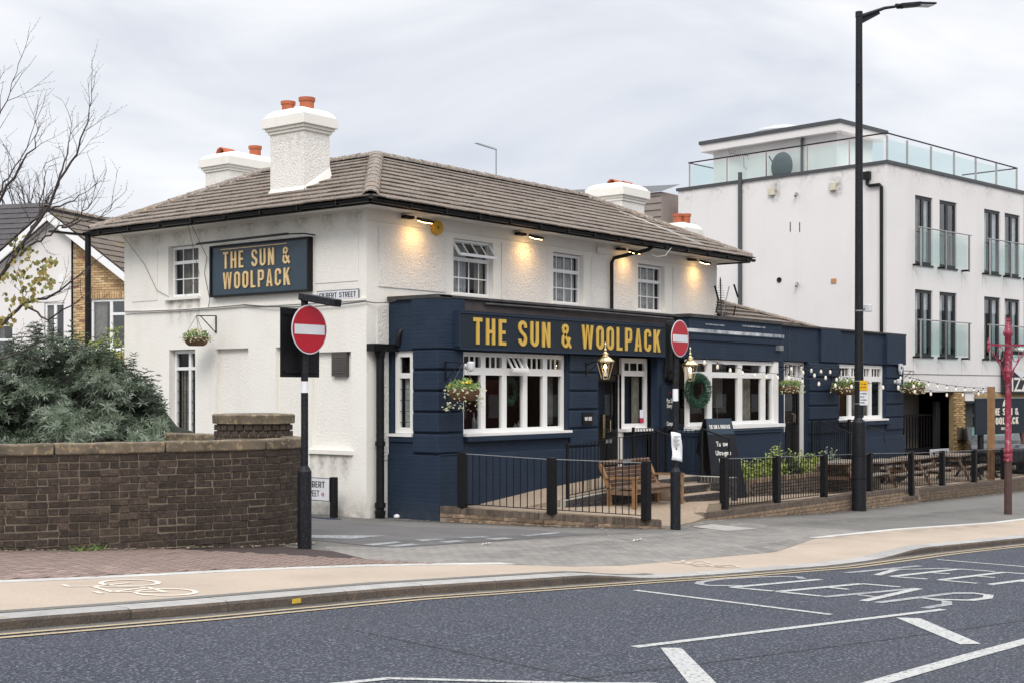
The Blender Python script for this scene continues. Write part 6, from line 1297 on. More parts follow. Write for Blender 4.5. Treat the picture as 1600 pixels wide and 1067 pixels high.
for i, (u0, u1, z0, z1) in enumerate(fw):
    um = (u0+u1)/2; cts = [(u0+.12, um-.12, z0+.2, z1-.1, CURTW if i % 3 else CURTB, .12), (um+.10, u1-.10, z0+.1, z1-.1, CURTW, .12)]; cts[0] = (u0+.08, um-.16, z0+.1, *cts[0][3:])
    w = window(fb, 'Y', 0, 1, u0+.005, u1-.005, z0+.003, z1-.003, .05, [(um, z0, z1, .15)], [], .10, fmat=ANTH, curtain=None if i == 1 else cts, rd=.8, name='french_window', gmat=GLASSR); 
    # re-root children built in world coordinates into the rotated frame
    w.matrix_parent_inverse = Matrix(); MB().box(u0-.02, u1+.02, -.04, .04, z0-.05, z0-.001).build('sill', ANTH, w, local=True)
for zc, in ((7.49,), (4.50,)):
    for u0, u1 in ((1.48, 5.05), (6.26, 9.72)):
        b = MB().tube([(u0, -.28, zc), (u1, -.28, zc)], .022, 8).build('balcony_rail', STEEL, fb, local=True)
        for u in (u0+.15, (u0+u1)/2, u1-.15):
            MB().box(u-.03, u+.03, -.30, -.26, zc-1.25, zc).build('balcony_post', STEEL, b, local=True); MB().tube([(u, -.28, zc-1.2), (u, -.0, zc-1.2)], .035, 10).build('fixing', BLACK, b, local=True)
        for a_, b2 in ((u0+.22, (u0+u1)/2-.06), ((u0+u1)/2+.06, u1-.22)): MB().quad((a_, -.28, zc-1.12), (b2, -.28, zc-1.12), (b2, -.28, zc-.06), (a_, -.28, zc-.06)).build('glass_panel', GLASSB, b, local=True)
# penthouse and terrace balustrade
ph = MB().box(2.0, 9.0, 2.0+.0, 8.2, Zt, 11.0).build('penthouse', BLKWALL, fb, local=True)
ph.data.clear_geometry(); m_ = MB().box(.75, 3.0, 2.3, 7.4, Zt, 10.9); ph.data.from_pydata(m_.v, [], m_.f); ph.data.materials.clear(); ph.data.materials.append(BLKWALL)
MB().box(.45, 3.4, 2.0, 7.75, 10.78, 11.04).build('fascia', BLKWALL, ph, local=True); MB().box(.40, 3.45, 1.95, 7.8, 11.041, 11.16).build('roof_sheet', BGREY, ph, local=True)
MB().lathe((1.6, 5.0, 11.16), [(1.1, 0), (1.1, .08), (.9, .2), (.5, .30), (.1, .33)], 20).build('rooflight', M('skylight_dome', (.45, .47, .48), .3), ph, local=True, smooth=True)
MB().tube([(.70, 3.6, 10.75), (.66, 3.6, 10.7), (.66, 3.6, 9.5)], .05, 8).build('downpipe', BGREY, ph, local=True)
bl = MB().tube([(.07, 8.0, 10.38), (.07, .05, 10.38), (9.2, .05, 10.30), (9.2, 2.2, 10.30)], .025, 8).tube([(.07, 8.0, 10.38), (5.0, 8.0, 10.3)], .02, 8).build('balustrade_rail', BLACK, fb, local=True)
for i, y in enumerate((7.95, 6.3, 4.65, 3.0, 1.4)): MB().box(.05, .09, y-.02, y+.02, Zt+.09, 10.36).build('balustrade_post', STEEL, bl, local=True)
for i, x in enumerate((.10, 1.35, 2.9, 4.47, 6.02, 7.56, 9.16)): MB().box(x-.03, x+.03, .03, .08, Zt+.09, 10.3).build('balustrade_post', STEEL, bl, local=True)
ys = [7.95, 6.3, 4.65, 3.0, 1.4, .1]
for a_, b_ in zip(ys, ys[1:]): MB().quad((.07, b_+.06, Zt+.14), (.07, a_-.06, Zt+.14), (.07, a_-.06, 10.25), (.07, b_+.06, 10.25)).build('glass_panel', GLASSB, bl, local=True)
xs = [.1, 1.35, 2.9, 4.47, 6.02, 7.56, 9.16]
for a_, b_ in zip(xs, xs[1:]): MB().quad((a_+.06, .055, Zt+.14), (b_-.06, .055, Zt+.14), (b_-.06, .055, 10.18), (a_+.06, .055, 10.18)).build('glass_panel', GLASSB, bl, local=True)
def sidept(y, z, off=0): return V((-off, y, z))
ds = MB(); vs = []; n = 24
for k in range(5):
    r = .44*k/4
    for i in range(n): vs.append((.0-.0+.10*(k/4)**2*0+.12*((k/4)**2)-.25, 4.25+r*cos(2*pi*i/n), 9.85+r*1.12*sin(2*pi*i/n)))
ds.add(vs, [(k*n+i, k*n+(i+1) % n, (k+1)*n+(i+1) % n, (k+1)*n+i) for k in range(4) for i in range(n)])
dd = ds.build('dish', DISH, None, smooth=True); dd.data.transform(Matrix.Translation((.55, 0, 0)))
ar = MB().tube([(.45, 4.3, 9.5), (.6, 4.9, 10.3)], .02); dth = thing('satellite_dish', 'grey oval satellite dish on the flat roof terrace edge', 'satellite dish', (24, 2.13, 0), ba)
dd.parent = dth; dd.matrix_parent_inverse = Matrix(); WM[dd] = WM[dth]; ar.build('arm', BLACK, dth, local=True); write('TECHNOMATE', (.285+.10, 4.42, 10.0), -Y_, Z_, -X_, .05, SIGNW, dth, .002, width=.34, joined=True, name='lettering', local=True)
an = thing('tv_aerial', 'small TV aerial fixed to the penthouse wall', 'aerial', (24, 2.13, 0), ba); m = MB().tube([(.60, 6.2, 10.5), (.45, 5.7, 10.42)], .015)
for k in range(9): p = V((.62, 6.6, 10.62)).lerp(V((.45, 5.6, 10.38)), k/9); m.tube([p-V((0, .05, .14)), p+V((0, .05, .14))], .008, 4)
m.tube([(.62, 6.6, 10.62), (.45, 5.6, 10.38)], .012).tube([(.5, 5.9, 10.4), (.6, 5.95, 10.05), (.74, 5.95, 10.0)], .012); m.build('rods', GALV, an, local=True)
MB().tube([(-.06, 5.64, 9.75), (-.06, 5.64, 3.0)], .075, 10).build('downpipe', BGREY, fb, local=True); m = MB().box(-.16, -.02, .55, .80, 8.95, 9.2).tube([(-.08, .66, 8.98), (-.08, .66, 8.80), (-.08, .58, 8.74), (-.08, .22, 8.74), (-.08, .15, 8.66), (-.08, .15, 3.2)], .055, 10).build('downpipe', BLACK, fb, local=True)
for y, z in ((4.34, 8.96), (1.94, 8.87)):
    MB().box(-.10, -.002, y-.11, y+.11, z-.13, z+.12).build('extractor_vent', M('vent_cream', (.62, .58, .45), .6), fb, local=True, bevel=.01)
for y, z in ((3.37, 8.80), (3.34, 5.79)): MB().tube([(-.02, y, z), (-.14, y-.06, z-.04), (-.2, y-.08, z-.12)], .045, 8).build('flue', GALV, fb, local=True)
MB().cyl((-.03, 4.06, 5.94), (-.001, 4.06, 5.94), .09, .09, 14).build('flue', BLACK, fb, local=True); MB().box(-.02, -.001, 1.84, 2.04, 5.70, 5.86).build('small_plate', M('plate_orange', (.5, .25, .12), .7), fb, local=True)
for y, z in ((3.62, 7.7), (3.25, 7.66), (3.5, 4.0)): MB().box(-.012, -.001, y-.015, y+.015, z-.16, z+.16).build('slot_mark', BGREY, fb, local=True)
SOOT = decal_mat((.12, .11, .10), 9, .36, .66, .6); RST = decal_mat((.35, .28, .22), 10, .35, .6, .45); DRP = decal_mat((.40, .38, .36), 6, .42, .68, .4)
for y, z in ((4.34, 8.96), (1.94, 8.87)):
    decal('soot_mark', lambda u, v: (-.004, y-.55+.9*u, z-.65+1.0*v), lambda u, v: max(0, 1-((u-.52)**2*9+(v-.62)**2*6)), SOOT, fb, 10, 10, local=True)
for x in (1.63, 3.26, 4.9, 6.4, 8.0):
    for z in (6.28, 3.28): decal('rust_run', lambda u, v: (x-.05+.1*u, -.004, z-.75*v), lambda u, v: (1-v)*(1-abs(2*u-1)), RST, fb, 4, 6, local=True)
decal('wall_streak', lambda u, v: (-.004, .1+8.2*u, 9.39-.9*v), lambda u, v: (1-v)**2*(.5+.5*sin(u*41)), DRP, fb, 50, 5, local=True)
decal('wall_streak', lambda u, v: (.1+9.4*u, -.004, 9.39-.8*v), lambda u, v: (1-v)**2*(.5+.5*sin(u*37)), DRP, fb, 50, 5, local=True)
decal('wall_streak', lambda u, v: (.1+9.4*u, -.004, 2.19+.5*v), lambda u, v: (1-v)*(.5+.3*sin(u*31)), DRP, fb, 50, 5, local=True)
SMK = M('soot', (.30, .285, .275), .9, (.72, .70, .69), 5, 1.0)
# ground floor: recessed gateway, brick pier, shop window
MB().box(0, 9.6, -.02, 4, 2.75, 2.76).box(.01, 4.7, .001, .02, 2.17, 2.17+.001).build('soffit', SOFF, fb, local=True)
mb = MB(); mb.quad((0.02, .02, 2.17), (4.69, .02, 2.17), (4.69, .02, 2.761), (.02, .02, 2.761)); 
mb = MB(); mb.quad((0, 1.5, -1), (4.72, 1.5, -1), (4.72, 1.5, 2.76), (0, 1.5, 2.76)); mb.build('gateway_back', M('gateway_panel', (.26, .245, .22), .9), fb, local=True)
MB().box(.0, 4.35, 1.3, 1.49, 2.12, 2.75).build('gateway_lintel', M('brown_lintel', (.10, .075, .065), .9), fb, local=True)
MB().box(4.40, 5.16, .02, .2, -1, 2.168).build('brick_pier', M('pier_core', (.27, .20, .11), .95, (.16, .12, .07), 9, .9, bump=.8), fb, local=True)
pf_ = brick_mesh('brick', .205, .04, .062, YBRK, .003, 200); YH = [brick_mesh('brick', .205, .04, .062, YBRK, .003, 201+i) for i in range(3)]
for k in range(38):
    for j in range(3):
        x = 4.50+.222*j+(.11 if k % 2 else 0)
        if x < 5.12: inst('brick', YH[(k+j) % 3], fb, (x, .016, 2.12-.075*k), local=True)
sf = MB(); sf.box(5.16, 9.6, .05, .12, 1.86, 2.168); sf.build('shop_fascia', BLKWALL, fb, local=True)
MB().box(5.9, 9.62, -.03, .06, 1.90, 2.1).build('brick_band', YBRK, fb, local=True)
m = MB()
for u in (5.16, 6.05, 6.9, 7.8, 8.7, 9.54): m.box(u, u+.12, .10, .18, -1, 1.86)
m.box(5.16, 9.6, .102, .178, 1.3, 1.4).box(5.16, 9.6, .102, .178, 1.78, 1.858); w = m.build('shop_window', ANTH, fb, local=True); MB().quad((5.2, .15, -.8), (9.6, .15, -.8), (9.6, .15, 1.8), (5.2, .15, 1.8)).build('glass', GLASS, w, local=True); MB().quad((5.2, .55, -.8), (9.6, .55, -.8), (9.6, .55, 1.8), (5.2, .55, 1.8)).build('blind', BLDP, w, local=True)
MB().box(4.55, 4.95, -.09, .0, .55, .95).build('meter_box', M('meter_brown', (.09, .07, .055), .8), fb, local=True)
# gates
gt = thing('metal_gate', 'black metal bar gate across the gateway under the flats', 'gate', (24, 2.13, -.7), ba)
def bars(y, x0, x1, z0, z1, n, nm='gate_bar'):
    bo = MB().box(-.018, .018, -.018, .018, 0, z1-z0).build('x', BLACK, None); me = bo.data; bpy.data.objects.remove(bo)
    for i in range(n): x = x0+(x1-x0)*i/(n-1); inst(nm, me, gt, (x, y, z0+.7), local=True)
bars(.7, .55, 4.0, .3, 1.35, 19); MB().box(.4, 4.2, .66, .74, 1.96+.1, 2.02+.1).box(.4, 4.2, .66, .74, .93, .99).build('gate_rail', BLACK, gt, local=True); bars(.2, .3, 4.3, -.7, .22, 24); MB().box(.1, 4.4, .16, .24, .90, .96).build('gate_rail', BLACK, gt, local=True)
for x in (.35, 4.05): MB().box(x, x+.30, .5, .62, -.1, 2.55).build('gate_post', ANTH, gt, local=True)
sg = thing('gate_plate', 'small white KEEP CLEAR plate on the black gate', 'sign', (24, 2.13, 0), ba); MB().box(2.75, 4.0, -.02, .02, .0, .27).build('plate', SIGNW, sg, local=True); write('KEEP CLEAR', (2.9, -.021, .07), X_, Z_, -Y_, .13, LETK, sg, .002, width=.95, local=True)
sb = thing('grey_bollard', 'short pale grey post beside the yellow brick pier', 'bollard', (24, 2.13, 0), ba); MB().box(4.95, 5.12, -.5, -.35, -.8, .45).build('body', GALV, sb, local=True)
# restaurant sign
pz_ = thing('shop_sign', 'dark shop sign with white shield and serif letters PIZZA above the right window', 'sign', (24, 2.13, 0), ba)
MB().box(7.70, 11.8, -.20, -.08, 2.12, 3.62).build('board', M('sign_black', (.02, .018, .024), .5), pz_, local=True)
MB().prism([(8.25, -.201, 3.50), (9.7, -.201, 3.50), (9.7, -.201, 2.95), (8.97, -.201, 2.66), (8.25, -.201, 2.95)], (0, -.02, 0)).build('shield', SIGNW, pz_, local=True, recalc=True)
script('PIZZA', (8.92, -.205, 2.2), (pi/2, 0, 0), .70, LETW, pz_, sx=1.25, local=True); script('LOS', (8.97, -.225, 3.18), (pi/2, 0, 0), .28, LETC, pz_, sx=.9, local=True); script('OLIVOS', (8.97, -.225, 2.92), (pi/2, 0, 0), .26, LETC, pz_, sx=.9, local=True)
for k in range(4): MB().lathe((8.6+.25*k, -.22, 3.64), [(.09, 0), (.11, .05), (.04, .13), (.0, .15)], 8).build('ornament', LETW, pz_, local=True)
# pub banner in the yard
bn2 = thing('yard_banner', 'navy yard board reading THE SUN & WOOLPACK ENFIELD behind the timber post', 'sign', (24.6, -.6, -.4), R(-7))
MB().box(-.35, 4.6, -.05, .0, 1.25, 2.36).build('board', BLUE2, bn2, local=True); MB().box(-.36, 4.62, -.07, .02, 2.361, 2.40).build('top_edge', GALV, bn2, local=True)
write('THE SUN &', (.62, -.052, 1.84), X_, Z_, -Y_, .22, LETC, bn2, .006, width=1.95, t=.18, local=True); write('WOOLPACK', (.62, -.052, 1.55), X_, Z_, -Y_, .22, LETC, bn2, .006, width=1.95, t=.18, local=True); write('ENFIELD', (1.35, -.052, 1.38), X_, Z_, -Y_, .08, LETC, bn2, .004, width=.5, local=True)
MB().prism([(1.45, -.052, 2.12), (1.75, -.052, 2.12), (1.70, -.052, 2.24), (1.6, -.052, 2.34), (1.5, -.052, 2.24)], (0, -.006, 0)).build('emblem', LETC, bn2, local=True, recalc=True)
for x in (.15, 4.0): MB().box(x-.13, x+.13, .0, .08, 0, 1.5).build('post', BLACK, bn2, local=True)
# dark car glimpsed between sign and fence
car = thing('parked_car', 'dark parked car half hidden behind the yard board', 'car', (28.8, .5, -.42), R(25))
m = MB(); prof = [(-2.1, .35), (-2.1, .75), (-1.9, .92), (-1.1, 1.0), (-.45, 1.42), (.9, 1.44), (1.6, 1.05), (2.05, .95), (2.12, .6), (2.1, .35)]
m.prism([(x, -.85, z) for x, z in prof], (0, 1.7, 0)); m.build('body', M('car_paint', (.03, .033, .038), .25, coat=.5), car, local=True, bevel=.06, recalc=True)
for y in (-.856, .856): MB().add([(-.95, y, 1.02), (-.42, y, 1.36), (.85, y, 1.38), (1.4, y, 1.04)], [(0, 1, 2, 3)]).build('side_window', M('car_glass', (.05, .10, .09), .05), car, local=True)
MB().add([(-1.06, -.7, 1.02), (-1.06, .7, 1.02), (-.50, .62, 1.40), (-.50, -.62, 1.40)], [(0, 1, 2, 3)]).build('windscreen', M('car_glass', (.10, .2, .18), .05), car, local=True)
for x in (-1.3, 1.35):
    for y in (-.8, .8): MB().cyl((x, y-.1, .32), (x, y+.1, .32), .32, .32, 20).build('wheel', BLACKG, car, local=True)
# brown-clad building behind
bb = thing('clad_building', 'brown clad building behind the pub roof beside the white flats', 'building', (25, 11.5, 0)); MB().box(24.8, 27.5, 11.0, 17, -1, 9.4).build('wall', CLAD, bb)
m = MB()
for k in range(14): MB().box(24.77, 24.799, 11.0, 17, 6.0+k*.25, 6.012+k*.25).build('cladding_joint', BGREY, bb)
MB().add([(24.7, 10.9, 9.4), (24.7, 17, 9.4), (26, 17, 10.1), (26, 10.9, 9.8)], [(0, 1, 2, 3)]).build('roof', BGREY, bb)

# ------------------------------------------------------------------ houses at the left
ph_ = R(17); fx = V((.787, .617, 0)); rx_ = V((.617, -.787, 0)); hd = (fx*cos(ph_)+rx_*sin(ph_)); ha = math.atan2(hd.y, hd.x)-pi/2    # local +y = ridge direction
hs = thing('gabled_house', 'white gabled house with yellow brick side bay and mossy tiled roof', 'house', (7.15, 22.1, 0), ha)
pt = .72; az = 7.72; hw = 5.2
# gable wall: white part left of x=.62, brick part right
def gz_(x): return az-.14-abs(x)*pt
mb = MB(); n = 20
def gable(name, mat, x0, x1, y, z0=-.2, holes=()):
    xs_ = sorted({x0, x1, *([0.0] if x0 < 0 < x1 else []), *[h[0] for h in holes], *[h[1] for h in holes]}); m = MB()
    for a, b in zip(xs_, xs_[1:]):
        zz = [z0]+sorted({z for h in holes if h[0] <= a+1e-6 and h[1] >= b-1e-6 for z in (h[2], h[3])})
        pairs = [(zz[i], zz[i+1] if i+1 < len(zz) else None) for i in range(0, len(zz), 1)]
        for i, (lo, hi) in enumerate(pairs):
            if i % 2 == 1: continue
            if hi is None: m.quad((a, y, lo), (b, y, lo), (b, y, gz_(b)), (a, y, gz_(a)))
            else: m.quad((a, y, lo), (b, y, lo), (b, y, hi), (a, y, hi))
    return m.build(name, mat, hs, local=True)
W1 = (-.32, .42, 3.62, 4.92); W2 = (1.28, 3.2, 3.45, 5.0); W3 = (-2.1, -1.45, 2.7, 4.3)
gable('wall', BLKWALL, -hw, .64, 0, holes=[W3, W1])
BRT = M('yellow_brickwork_mortar', (.58, .50, .38), .95, bump=.5, bs=60); gable('brick_wall', BRT, .64, hw, .10, holes=[W2])
yb_me = [brick_mesh('brick', .215, .03, .064, M('buff_brick_%s' % nm, c, .95, tuple(k*.75 for k in c), 9, .7, rnd=.25), .002, 300+i) for i, (nm, c) in enumerate((('a', (.56, .38, .20)), ('b', (.50, .34, .18)), ('c', (.50, .30, .17)), ('d', (.38, .19, .12)), ('e', (.60, .43, .24))))]
lst = []
for k in range(96):
    z = 1.2+k*.075; x = .76+(.1125 if k % 2 else 0)
    while x < 3.35:
        if z < gz_(x+.1)-.1 and not (W2[0]-.1 < x < W2[1]+.1 and W2[2]-.06 < z < W2[3]+.12): lst.append((x, z))
        x += .225
vis = [q for q in lst if q[1] > 2.9]; mb = MB()
for k, (x, z) in enumerate(sorted(lst, key=lambda q: -q[1])):
    me = random.choice(yb_me[:4] if random.random() < .25 else [yb_me[0], yb_me[1], yb_me[4]])
    if k < 300: inst('brick', me, hs, (x, .095, z), local=True)
    else: add_inst(mb, me, Matrix.Translation((x, .095, z)))
stuff(mb.build('brickwork', yb_me[0].materials[0], hs, local=True))
for x in frange(1.22, 3.2, .085): inst('arch_brick', yb_me[0], hs, (x, .088, 5.12), (0, pi/2, 0), local=True)
def hwin(W_, y, splits, tz, nm='window'):
    a, b, z0, z1 = W_; m = MB(); fw2 = .07; m.box(a, a+fw2, y+.03, y+.1, z0, z1); m.box(b-fw2, b, y+.03, y+.1, z0, z1); m.box(a+fw2, b-fw2, y+.03, y+.1, z0, z0+fw2); m.box(a+fw2, b-fw2, y+.03, y+.1, z1-fw2, z1)
    for s_ in splits: m.box(s_-.05, s_+.05, y+.032, y+.098, z0+fw2, z1-fw2)
    for (z, u0, u1) in tz: m.box(u0, u1, y+.034, y+.096, z-.04, z+.04)
    w = m.build(nm, UPVC, hs, local=True); MB().quad((a, y+.07, z0), (b, y+.07, z0), (b, y+.07, z1), (a, y+.07, z1)).build('glass', GLASSR, w, local=True)
    r_ = MB(); room(r_, 'Y', y, 1, a, b, z0, z1, .12, .9); r_.build('room', DARKI, w, local=True)
    m = MB(); vs = []
    for (u0, u1) in ((a+.05, a+.05+(b-a)*.22), (b-.05-(b-a)*.16, b-.05)):
        nn = 12
        for i in range(nn): x0_ = u0+(u1-u0)*i/nn; m.quad((x0_, y+.16+.02*(i % 2), z0), (x0_+(u1-u0)/nn, y+.16+.02*((i+1) % 2), z0), (x0_+(u1-u0)/nn, y+.16+.02*((i+1) % 2), z1), (x0_, y+.16+.02*(i % 2), z1))
    m.build('curtain', CURTB, w, local=True); MB().box(a-.05, b+.05, y-.04, y+.05, z0-.07, z0-.001).build('sill', UPVC, w, local=True)
hwin(W1, 0, [.05], []); hwin(W2, .10, [1.98, 2.75], [(4.55, 2.0, 2.73)]); hwin(W3, 0, [], [(3.8, -2.05, -1.5)])
for s_ in (-1, 1):
    a = V((0, -.35, az)); b = V((s_*hw, -.35, az-hw*pt)); MB().prism([a, b, b-V((0, 0, .24)), a-V((0, 0, .28))], (0, .06, 0)).build('barge_board', UPVC, hs, local=True, recalc=True)
MB().box(.2, .38, -.03, .0, 5.55, 5.75).build('alarm_box', UPVC, hs, local=True)
LR = 12
MB().add([(0, -.3, az+.02), (-hw, -.3, az-hw*pt+.02), (-hw, LR, az-hw*pt+.02), (0, LR, az+.02), (hw, -.3, az-hw*pt+.02), (hw, LR, az-hw*pt+.02)], [(0, 1, 2, 3), (0, 3, 5, 4)]).build('roof', COPE, hs, local=True)
def lslope(parent, E0, E1, T0, T1, nrow, mat, tw=.33):
    before = set(parent.children); slope(parent, E0, E1, T0, T1, nrow, mat, tw)
    for c in parent.children:
        if c not in before: c.matrix_parent_inverse = Matrix()
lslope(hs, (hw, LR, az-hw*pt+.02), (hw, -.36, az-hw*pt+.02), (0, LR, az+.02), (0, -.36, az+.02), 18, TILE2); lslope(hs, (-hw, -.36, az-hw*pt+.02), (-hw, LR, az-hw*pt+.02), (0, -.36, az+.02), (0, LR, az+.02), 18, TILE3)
bf = set(hs.children); ridge_line(hs, (0, -.36, az+.1), (0, LR, az+.1), r=.14)
for c in hs.children:
    if c not in bf: c.matrix_parent_inverse = Matrix()
MB().quad((hw-.3, .1, -.2), (hw-.3, LR, -.2), (hw-.3, LR, az-hw*pt), (hw-.3, .1, az-hw*pt)).quad((-hw+.2, 0, -.2), (-hw+.2, LR, -.2), (-hw+.2, LR, az-hw*pt), (-hw+.2, 0, az-hw*pt)).build('side_wall', BLKWALL, hs, local=True)
q_ = at(72, 612, 51); h2 = thing('tiled_house', 'house with dark tiled roof behind the bare tree at the left edge', 'house', (q_.x, q_.y, 0), ha)
MB().box(-11.5, .6, -4, 4, -.2, 5.5).build('wall', BLKWALL, h2, local=True)
lslope(h2, (-12, -4.5, 5.6), (1.0, -4.5, 5.6), (-12, .0, 9.25), (.0, 0, 9.1), 16, TILE3, .33)
MB().add([(-12, -4.4, 5.6), (1.0, -4.4, 5.6), (.0, 0, 9.05), (-12, 0, 9.2)], [(0, 1, 2, 3)]).add([(1.0, -4.4, 5.6), (1.0, 4.4, 5.6), (0, 0, 9.05)], [(0, 1, 2)]).add([(-12, 0, 9.2), (0, 0, 9.05), (1, 4.4, 5.6), (-12, 4.4, 5.6)], [(0, 1, 2, 3)]).build('roof', TILE3, h2, local=True)

# ------------------------------------------------------------------ big silvery bush behind the boundary wall
OUT = [(-260, 560), (-120, 545), (0, 548), (40, 540), (70, 522), (105, 530), (140, 545), (170, 552), (200, 575), (232, 600), (255, 640), (272, 700), (280, 760)]
def topy(px): return lerp_pts(OUT, px)
bu = thing('bush', 'large silvery green evergreen bush behind the curved boundary wall', 'bush', (-5.8, 1.2, .3))
def ros(mb, c, sz, up):
    up = V(up).normalized(); s0 = up.orthogonal().normalized(); s1 = up.cross(s0); a0 = random.uniform(0, 6.28); n = random.randint(6, 8)
    for i in range(n):
        a = a0+2*pi*i/n+random.uniform(-.2, .2); dr = (s0*cos(a)+s1*sin(a)); d = (dr+up*random.uniform(.05, .75)).normalized()*sz*random.uniform(.7, 1.2); w = up.cross(dr).normalized()*sz*.11; p1 = c+d*.45+up*sz*.05; p2 = c+d-V((0, 0, 1))*sz*.12
        mb.add([c, p1+w, p2, p1-w], [(0, 1, 2, 3)])
bmb = [MB(), MB(), MB()]
random.seed(11)
for k in range(11000):
    px = random.uniform(-250, 275); ty = topy(px); v = random.random()**.8; py = ty+(735-ty)*v+random.gauss(0, 4)
    # lumpy surface: depth follows a low frequency relief
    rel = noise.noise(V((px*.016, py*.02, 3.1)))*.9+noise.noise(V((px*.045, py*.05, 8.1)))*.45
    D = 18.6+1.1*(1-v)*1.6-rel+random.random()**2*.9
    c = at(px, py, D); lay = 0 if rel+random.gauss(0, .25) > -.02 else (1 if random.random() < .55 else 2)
    ros(bmb[lay], c, random.uniform(.07, .135), (random.gauss(0, .5)-.3, random.gauss(0, .5)-.35, random.uniform(.3, 1)))
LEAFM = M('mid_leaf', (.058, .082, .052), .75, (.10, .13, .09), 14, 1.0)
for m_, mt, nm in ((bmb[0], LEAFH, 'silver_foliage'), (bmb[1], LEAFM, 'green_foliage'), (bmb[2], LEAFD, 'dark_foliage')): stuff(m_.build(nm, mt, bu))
tp_ = MB()     # upright shoots breaking the outline
for k in range(70):
    px = random.uniform(-60, 262); c = at(px, topy(px)+8, 19.6+random.uniform(-.5, .8)); d = V((random.uniform(-.3, .3), random.uniform(-.3, .3), 1)).normalized()*random.uniform(.12, .34)
    for j in range(5): ros(tp_, c+d*j/4, .08, d+V((0, 0, .2)))
stuff(tp_.build('shoots', LEAFM, bu)); core = MB()
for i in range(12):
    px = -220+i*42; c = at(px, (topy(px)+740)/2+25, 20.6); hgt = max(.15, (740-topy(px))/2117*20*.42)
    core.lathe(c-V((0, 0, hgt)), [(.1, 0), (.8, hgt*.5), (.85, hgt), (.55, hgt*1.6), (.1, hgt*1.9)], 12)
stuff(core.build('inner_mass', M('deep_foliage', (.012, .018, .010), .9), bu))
st = MB()
for i in range(5): p = at(-150+i*85, 740, 20); st.tube([V((p.x, p.y, gz(p.x)-.1)), p+V((0, 0, .3)), p+V((.2, .1, 1.0))], [.05, .04, .02], 6)
st.build('stems', BARK, bu)
hb = thing('bush', 'small yellow-green shrub against the yellow brick house wall', 'bush', (3, 14, .2)); mb = MB(); c = at(190, 548, 30); leafmass(mb, (c.x, c.y, c.z-.5), 700, .8, .8, 1.1, .09, .3); c = at(130, 536, 27); leafmass(mb, (c.x, c.y, c.z-.6), 500, .6, .6, .8, .09, .3)
for q_, dn in ((at(190, 548, 30), .5), (at(130, 536, 27), .6)):
    hh = q_.z-dn-gz(q_.x); leafmass(mb, (q_.x, q_.y, gz(q_.x)+.2), 1100, .75, .75, hh+.3, .1, .3); MB().tube([(q_.x, q_.y, gz(q_.x)-.1), (q_.x+.05, q_.y, gz(q_.x)+hh*.5), (q_.x, q_.y, q_.z-.1)], [.05, .035, .015]).build('stem', BARK, hb)
mb.build('foliage', LEAFV, hb)
# ------------------------------------------------------------------ bare tree at the left edge with a few yellow leaves
tr = thing('bare_tree', 'bare winter tree at the left edge with a few yellow leaves', 'tree', (-9.9, 3.0, .4))
random.seed(5)
trunk = MB(); twigs = MB(); lv = MB(); br = MB()
base = at(-95, 700, 17.6); base.z = gz(base.x)-.1
def limb(mb, pts, r0, r1, n=6):
    P_ = [V(p) for p in pts]; N_ = len(P_); mb.tube(P_, [r0+(r1-r0)*i/(N_-1) for i in range(N_)], n); return P_
crotch = at(-70, 560, 17.6); P_t = limb(trunk, [base, base.lerp(crotch, .5)+V((.05, 0, 0)), crotch], .13, .10, 12)
def twigrec(p, d, L_, r, lev):
    n = 4; pts = [p]; q = p; dd = d.normalized()
    for i in range(n): dd = (dd+V((random.gauss(0, .10), random.gauss(0, .10), random.gauss(.05, .08)))).normalized(); q = q+dd*L_/n; pts.append(q)
    (br if r > .006 else twigs).tube(pts, [r*(1-.65*i/n) for i in range(n+1)], 5 if r > .006 else 3)
    if lev > 0:
        for i in range(1, n+1):
            if random.random() < .85:
                side = dd.cross(V((random.gauss(0, 1), random.gauss(0, 1), random.gauss(0, 1)))).normalized(); twigrec(pts[i], dd+side*random.uniform(.45, .95), L_*random.uniform(.35, .6), r*.5, lev-1)
    else:
        for i in range(1, n+1): twigs.cyl(pts[i], pts[i]+V((random.gauss(0, .01), random.gauss(0, .01), .012)), .004, .001, 3, False)
LIMBS = [[(-70, 560), (-20, 480), (60, 400), (150, 300), (200, 240), (228, 190), (240, 138)], [(150, 300), (172, 255), (190, 190)], [(60, 405), (110, 385), (160, 365), (215, 345), (240, 320), (252, 290)],
         [(-70, 560), (-60, 420), (-10, 330), (40, 280), (90, 230), (105, 200)], [(-10, 330), (20, 290), (60, 250), (110, 170)], [(-60, 420), (-40, 300), (0, 190), (30, 150), (55, 90)], [(-40, 300), (-20, 180), (5, 80)],
         [(-70, 560), (0, 515), (70, 490), (140, 478), (200, 450), (270, 410)], [(70, 492), (130, 500), (200, 490), (240, 470)], [(160, 365), (200, 355), (250, 352), (290, 330)], [(60, 400), (100, 350), (120, 290), (125, 255)], [(-70, 560), (10, 560), (80, 545), (140, 520)], [(100, 350), (150, 330), (200, 318), (250, 290)]]
